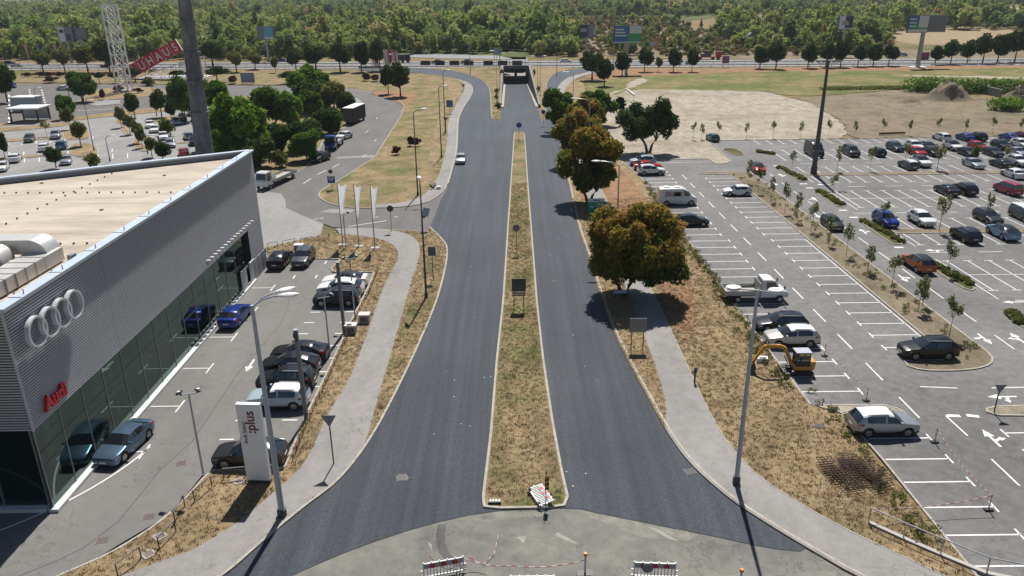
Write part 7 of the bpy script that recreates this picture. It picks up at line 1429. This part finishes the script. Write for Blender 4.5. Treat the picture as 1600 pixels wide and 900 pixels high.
# ---- woodland: nearest trees one by one, the rest as one mass of instances
def inpoly(x, y, poly):
    c = False; n = len(poly); j = n - 1
    for i in range(n):
        if (poly[i][1] > y) != (poly[j][1] > y) and x < (poly[j][0] - poly[i][0]) * (y - poly[i][1]) / (poly[j][1] - poly[i][1]) + poly[i][0]: c = not c
        j = i
    return c
W_ = lambda pts: P(*pts)
WOOD = [W_([(-400, 92), (0, 92), (200, 95), (330, 93), (420, 94), (560, 90), (650, 84), (770, 85), (800, 86), (905, 88), (905, 60), (880, 50), (800, 36), (860, 28), (960, 27), (1080, 26), (1180, 14), (1260, 6), (1400, -10), (800, -6), (0, 4), (-400, 10)])]
SCR = [W_([(800, 90), (1000, 88), (1200, 88), (1400, 86), (1390, 60), (1290, 50), (1180, 48), (1075, 44), (1060, 29), (940, 28), (860, 30), (800, 36)])]
BELTS = [W_([(1060, 26), (1180, 24), (1330, 34), (1460, 40), (1600, 44), (2000, 44), (2000, 30), (1600, 30), (1440, 26), (1330, 28), (1200, 24), (1200, 15), (1100, 18)]), W_([(1120, 60), (1130, 30), (1330, 36), (1400, 46), (1390, 84), (1250, 86), (1180, 84)]), W_([(1300, 10), (1500, 10), (2000, 13), (2000, -5), (1300, -5)]), W_([(1150, 14), (1330, 17), (1330, 9), (1150, 5)]), W_([(1390, 46), (1600, 48), (2000, 48), (2000, 40), (1460, 38)]), W_([(1200, 26), (1290, 24), (1360, 22), (1430, 24), (1400, 30), (1200, 32)])]
def scatter(polys, y0, y1, sp, keep=1.0):
    out = []; y = y0
    while y < y1:
        s_ = sp * (1 + max(0, y - 400) / 900); hw_ = y * .70 + 20; x = -hw_
        while x < hw_:
            X, Y = x + rs.uniform(-.5, .5) * s_, y + rs.uniform(-.5, .5) * s_
            if not (HX0 - 2 < X < HX1 + 2 and Y < 389) and Y > hw_c(X) + 20 and any(inpoly(X, Y, q) for q in polys) and rs.rand() < keep: out.append((X, Y))
            x += s_
        y += s_ * .9
    return out
F = [leaf_mesh('forest_crown', crown_blobs(7, 6.6, .4, 11, (.1, .9), cone=c_, lump=.36), 300, .62, LM_WOOD) for c_ in (0, .2, .5, .8, 0)] + [leaf_mesh('forest_crown', crown_blobs(4.2, 10.5, .4, 14, (.3, 1.0), cone=.5, lump=.36), 300, .55, LM_WOOD), leaf_mesh('forest_crown', crown_blobs(11, 8.5, .4, 18, (.0, .8), lump=.30), 520, .75, LM_WOOD)]
FS = [leaf_mesh('scrub_crown', crown_blobs(4, 2.6, 0, 9, (.1, .9), lump=.4), 150, .42, LM_SCRUB) for _ in range(3)]
wood = scatter(WOOD, 345, 560, 6.2) ; wood2 = scatter(WOOD, 560, 2100, 7.2); belts = scatter(BELTS[:1] + BELTS[2:], 345, 2400, 8.0) + scatter(BELTS[1:2], 345, 900, 8.5, .5); scr = scatter(SCR + BELTS[1:2], 345, 900, 5.0, .7); scrw = scatter(SCR, 345, 900, 11.0, .45)
order = sorted(wood, key=lambda p_: p_[1]); near = order[:200]; rest = order[200:]
ft = []
for i, me in enumerate(F[:5]):
    t = empty('forest_tree', (0, 0, 0)); trunk_mesh(2.2, .14, 1.8, 4.5, 4).build('trunk', bark, t, True, 60); o = bpy.data.objects.new('crown', me); COL.objects.link(o); o.parent = t; ft.append(t)
for i, (x, y) in enumerate(near):
    k = i % 5; o = ft[k] if i < 5 else dup(ft[k]); s_ = rs.uniform(.75, 1.35); o.location = (x, y, 0); o.rotation_euler = (0, 0, rs.uniform(0, 6.28)); o.scale = (s_, s_, s_ * rs.uniform(.8, 1.3))
    o['label'] = 'woodland tree standing at the near edge of the forest beyond the highway'; o['category'] = 'tree'; o['group'] = 'trees at the forest edge'
def instancer(name, pts, meshes, smin, smax, zs=(.8, 1.3), kind='stuff', z=0.0):
    """one object that scatters copies of small meshes over its points"""
    n = len(pts)
    if not n: return
    me = bpy.data.meshes.new(name); co = np.zeros((n, 3)); co[:, :2] = np.array([q[:2] for q in pts]); co[:, 2] = [q[2] if len(q) > 2 else z for q in pts]; me.vertices.add(n); me.vertices.foreach_set('co', co.ravel())
    s_ = rs.uniform(smin, smax, n); sc3 = np.stack([s_, s_, s_ * rs.uniform(zs[0], zs[1], n)], 1); a_ = me.attributes.new('sc', 'FLOAT_VECTOR', 'POINT'); a_.data.foreach_set('vector', sc3.ravel()); a_ = me.attributes.new('rot', 'FLOAT_VECTOR', 'POINT'); r3 = np.zeros((n, 3)); r3[:, 2] = rs.uniform(0, 6.28, n); a_.data.foreach_set('vector', r3.ravel()); a_ = me.attributes.new('pick', 'INT', 'POINT'); a_.data.foreach_set('value', rs.randint(0, len(meshes), n).astype(np.int32))
    o = bpy.data.objects.new(name, me); COL.objects.link(o); tag(o, kind=kind)
    ng = bpy.data.node_groups.new(name, 'GeometryNodeTree'); ng.interface.new_socket('Geometry', in_out='INPUT', socket_type='NodeSocketGeometry'); ng.interface.new_socket('Geometry', in_out='OUTPUT', socket_type='NodeSocketGeometry')
    N = ng.nodes; Lk = ng.links.new; gi = N.new('NodeGroupInput'); go = N.new('NodeGroupOutput'); jn = N.new('GeometryNodeJoinGeometry'); g2i = N.new('GeometryNodeGeometryToInstance')
    iop = N.new('GeometryNodeInstanceOnPoints'); Lk(gi.outputs[0], iop.inputs['Points'])
    for me_ in reversed(meshes):
        oo = bpy.data.objects.new('proto_' + name, me_); oi = N.new('GeometryNodeObjectInfo'); oi.inputs['Object'].default_value = oo; oi.inputs['As Instance'].default_value = True; Lk(oi.outputs['Geometry'], jn.inputs[0])
    Lk(jn.outputs[0], iop.inputs['Instance']); iop.inputs['Pick Instance'].default_value = True
    for nm, sk, ty in (('sc', 'Scale', 'FLOAT_VECTOR'), ('pick', 'Instance Index', 'INT')):
        na = N.new('GeometryNodeInputNamedAttribute'); na.data_type = ty; na.inputs[0].default_value = nm; Lk(na.outputs[0], iop.inputs[sk])
    na = N.new('GeometryNodeInputNamedAttribute'); na.data_type = 'FLOAT_VECTOR'; na.inputs[0].default_value = 'rot'; e2r = N.new('FunctionNodeEulerToRotation'); Lk(na.outputs[0], e2r.inputs[0]); Lk(e2r.outputs[0], iop.inputs['Rotation'])
    Lk(iop.outputs[0], go.inputs[0]); md = o.modifiers.new('scatter', 'NODES'); md.node_group = ng; return o
instancer('woodland', rest + wood2 + belts, F, .7, 1.8, (.6, 1.3)); instancer('scrub_trees', scrw, F, .45, .9); instancer('scrub', scr, FS, .5, 1.3, (.5, 1.1))
# ---- grass tufts and weeds on the verges
def tuft_mesh(m, n=12, h=.11, w_=.22):
    V = []; 
    for k in range(n): a_ = rs.uniform(0, 6.28); r_ = rs.uniform(0, w_); l = h * rs.uniform(.5, 1.1); t_ = rs.uniform(0, 6.28); x, y = r_ * math.cos(a_), r_ * math.sin(a_); V += [(x - .02 * math.sin(t_), y + .02 * math.cos(t_), 0), (x + .02 * math.sin(t_), y - .02 * math.cos(t_), 0), (x + math.cos(t_) * l * .5, y + math.sin(t_) * l * .5, l)]
    me = bpy.data.meshes.new('tuft'); me.from_pydata(V, [], [(3 * i, 3 * i + 1, 3 * i + 2) for i in range(n)]); me.materials.append(m); a_ = me.attributes.new('tone', 'FLOAT', 'POINT'); a_.data.foreach_set('value', np.repeat(rs.rand(n), 3)); return me
TD = [tuft_mesh(LM_TUFT) for _ in range(3)]; TG = [tuft_mesh(LM_TUFTG, 14, .12, .25) for _ in range(3)]
def fill(polys, n, box, excl=()):
    out = []
    while len(out) < n:
        x, y = rs.uniform(box[0], box[2]), rs.uniform(box[1], box[3])
        if any(inpoly(x, y, q) for q in polys) and not any(inpoly(x, y, q) for q in excl): out.append((x, y, .10))
    return out
pathR = pl + pr[::-1] + edge_in[::-1]; bankR = inner + [(24.05, 22), (24.05, 33), (23.65, 48.5), (21.85, 50), (21.35, 74.6), (21.4, 87.6), (20.9, 122.7), (20.0, 131), (19.7, 136)]
pathL = [(-30, 26), (-22, 32.2)] + lp_l + lp_r[::-1] + edge_l[::-1]; bankL = [(-36, 24)] + din + far_edge + lv_in[::-1]
instancer('dry_grass', fill([bankR], 9000, (9, 28, 24, 110), [pathR]) + fill([bankL], 5000, (-34, 26, -7, 97), [pathL]) + fill([offset(med if area(med) > 0 else med[::-1], .3, True)], 4500, (-2, 38.5, 3.3, 120)), TD, .5, 1.2)
instancer('green_weeds', fill([bankR], 1500, (12, 30, 24, 100), [pathR]) + fill([bankL], 700, (-34, 26, -7, 97), [pathL]) + fill([offset(med if area(med) > 0 else med[::-1], .3, True)], 900, (-2, 38.5, 3.3, 120)), TG, .4, 1.1)
wd = [(22.9 + rs.normal() * .35 - (.9 if y > 52 else 0) * 1.0 + (0 if y < 52 else -.9), y, .1) for y in rs.uniform(33, 120, 320)]
BW = [leaf_mesh('weed', crown_blobs(.7, .32, 0, 5, (.1, .9), lump=.5), 50, .06, LM_OLIVE) for _ in range(3)]; instancer('weeds', wd + [(39.0 + rs.normal() * .2, y, .1) for y in rs.uniform(58, 124, 40)] + [(37.9 + rs.normal() * .5, y, .1) for y in rs.uniform(56, 124, 60)], BW, .5, 1.4)
# loose fallen leaves, litter and pale stones on the new road
lt_ = MB()
for _ in range(60): x, y = rs.uniform(-6, 8), rs.uniform(38, 120); s_ = rs.uniform(.015, .04); lt_.cbox((x, y, .04), (s_ * 2, s_ * 2, s_))
tag(lt_.build('pebbles', B3), kind='stuff')
# ---- air: pale summer haze over the whole place
hz = MB(); hz.box(-6100, -260, -9, 6100, 6100, 38); ho = hz.build('haze', [], None); ho['kind'] = 'stuff'
hm = bpy.data.materials.new('haze'); hm.use_nodes = True; hn = hm.node_tree; hn.nodes.remove(hn.nodes['Principled BSDF']); pv = hn.nodes.new('ShaderNodeVolumePrincipled'); pv.inputs['Color'].default_value = (.82, .90, 1, 1); pv.inputs['Density'].default_value = .00009
hn.links.new(pv.outputs[0], hn.nodes['Material Output'].inputs['Volume']); ho.data.materials.append(hm)
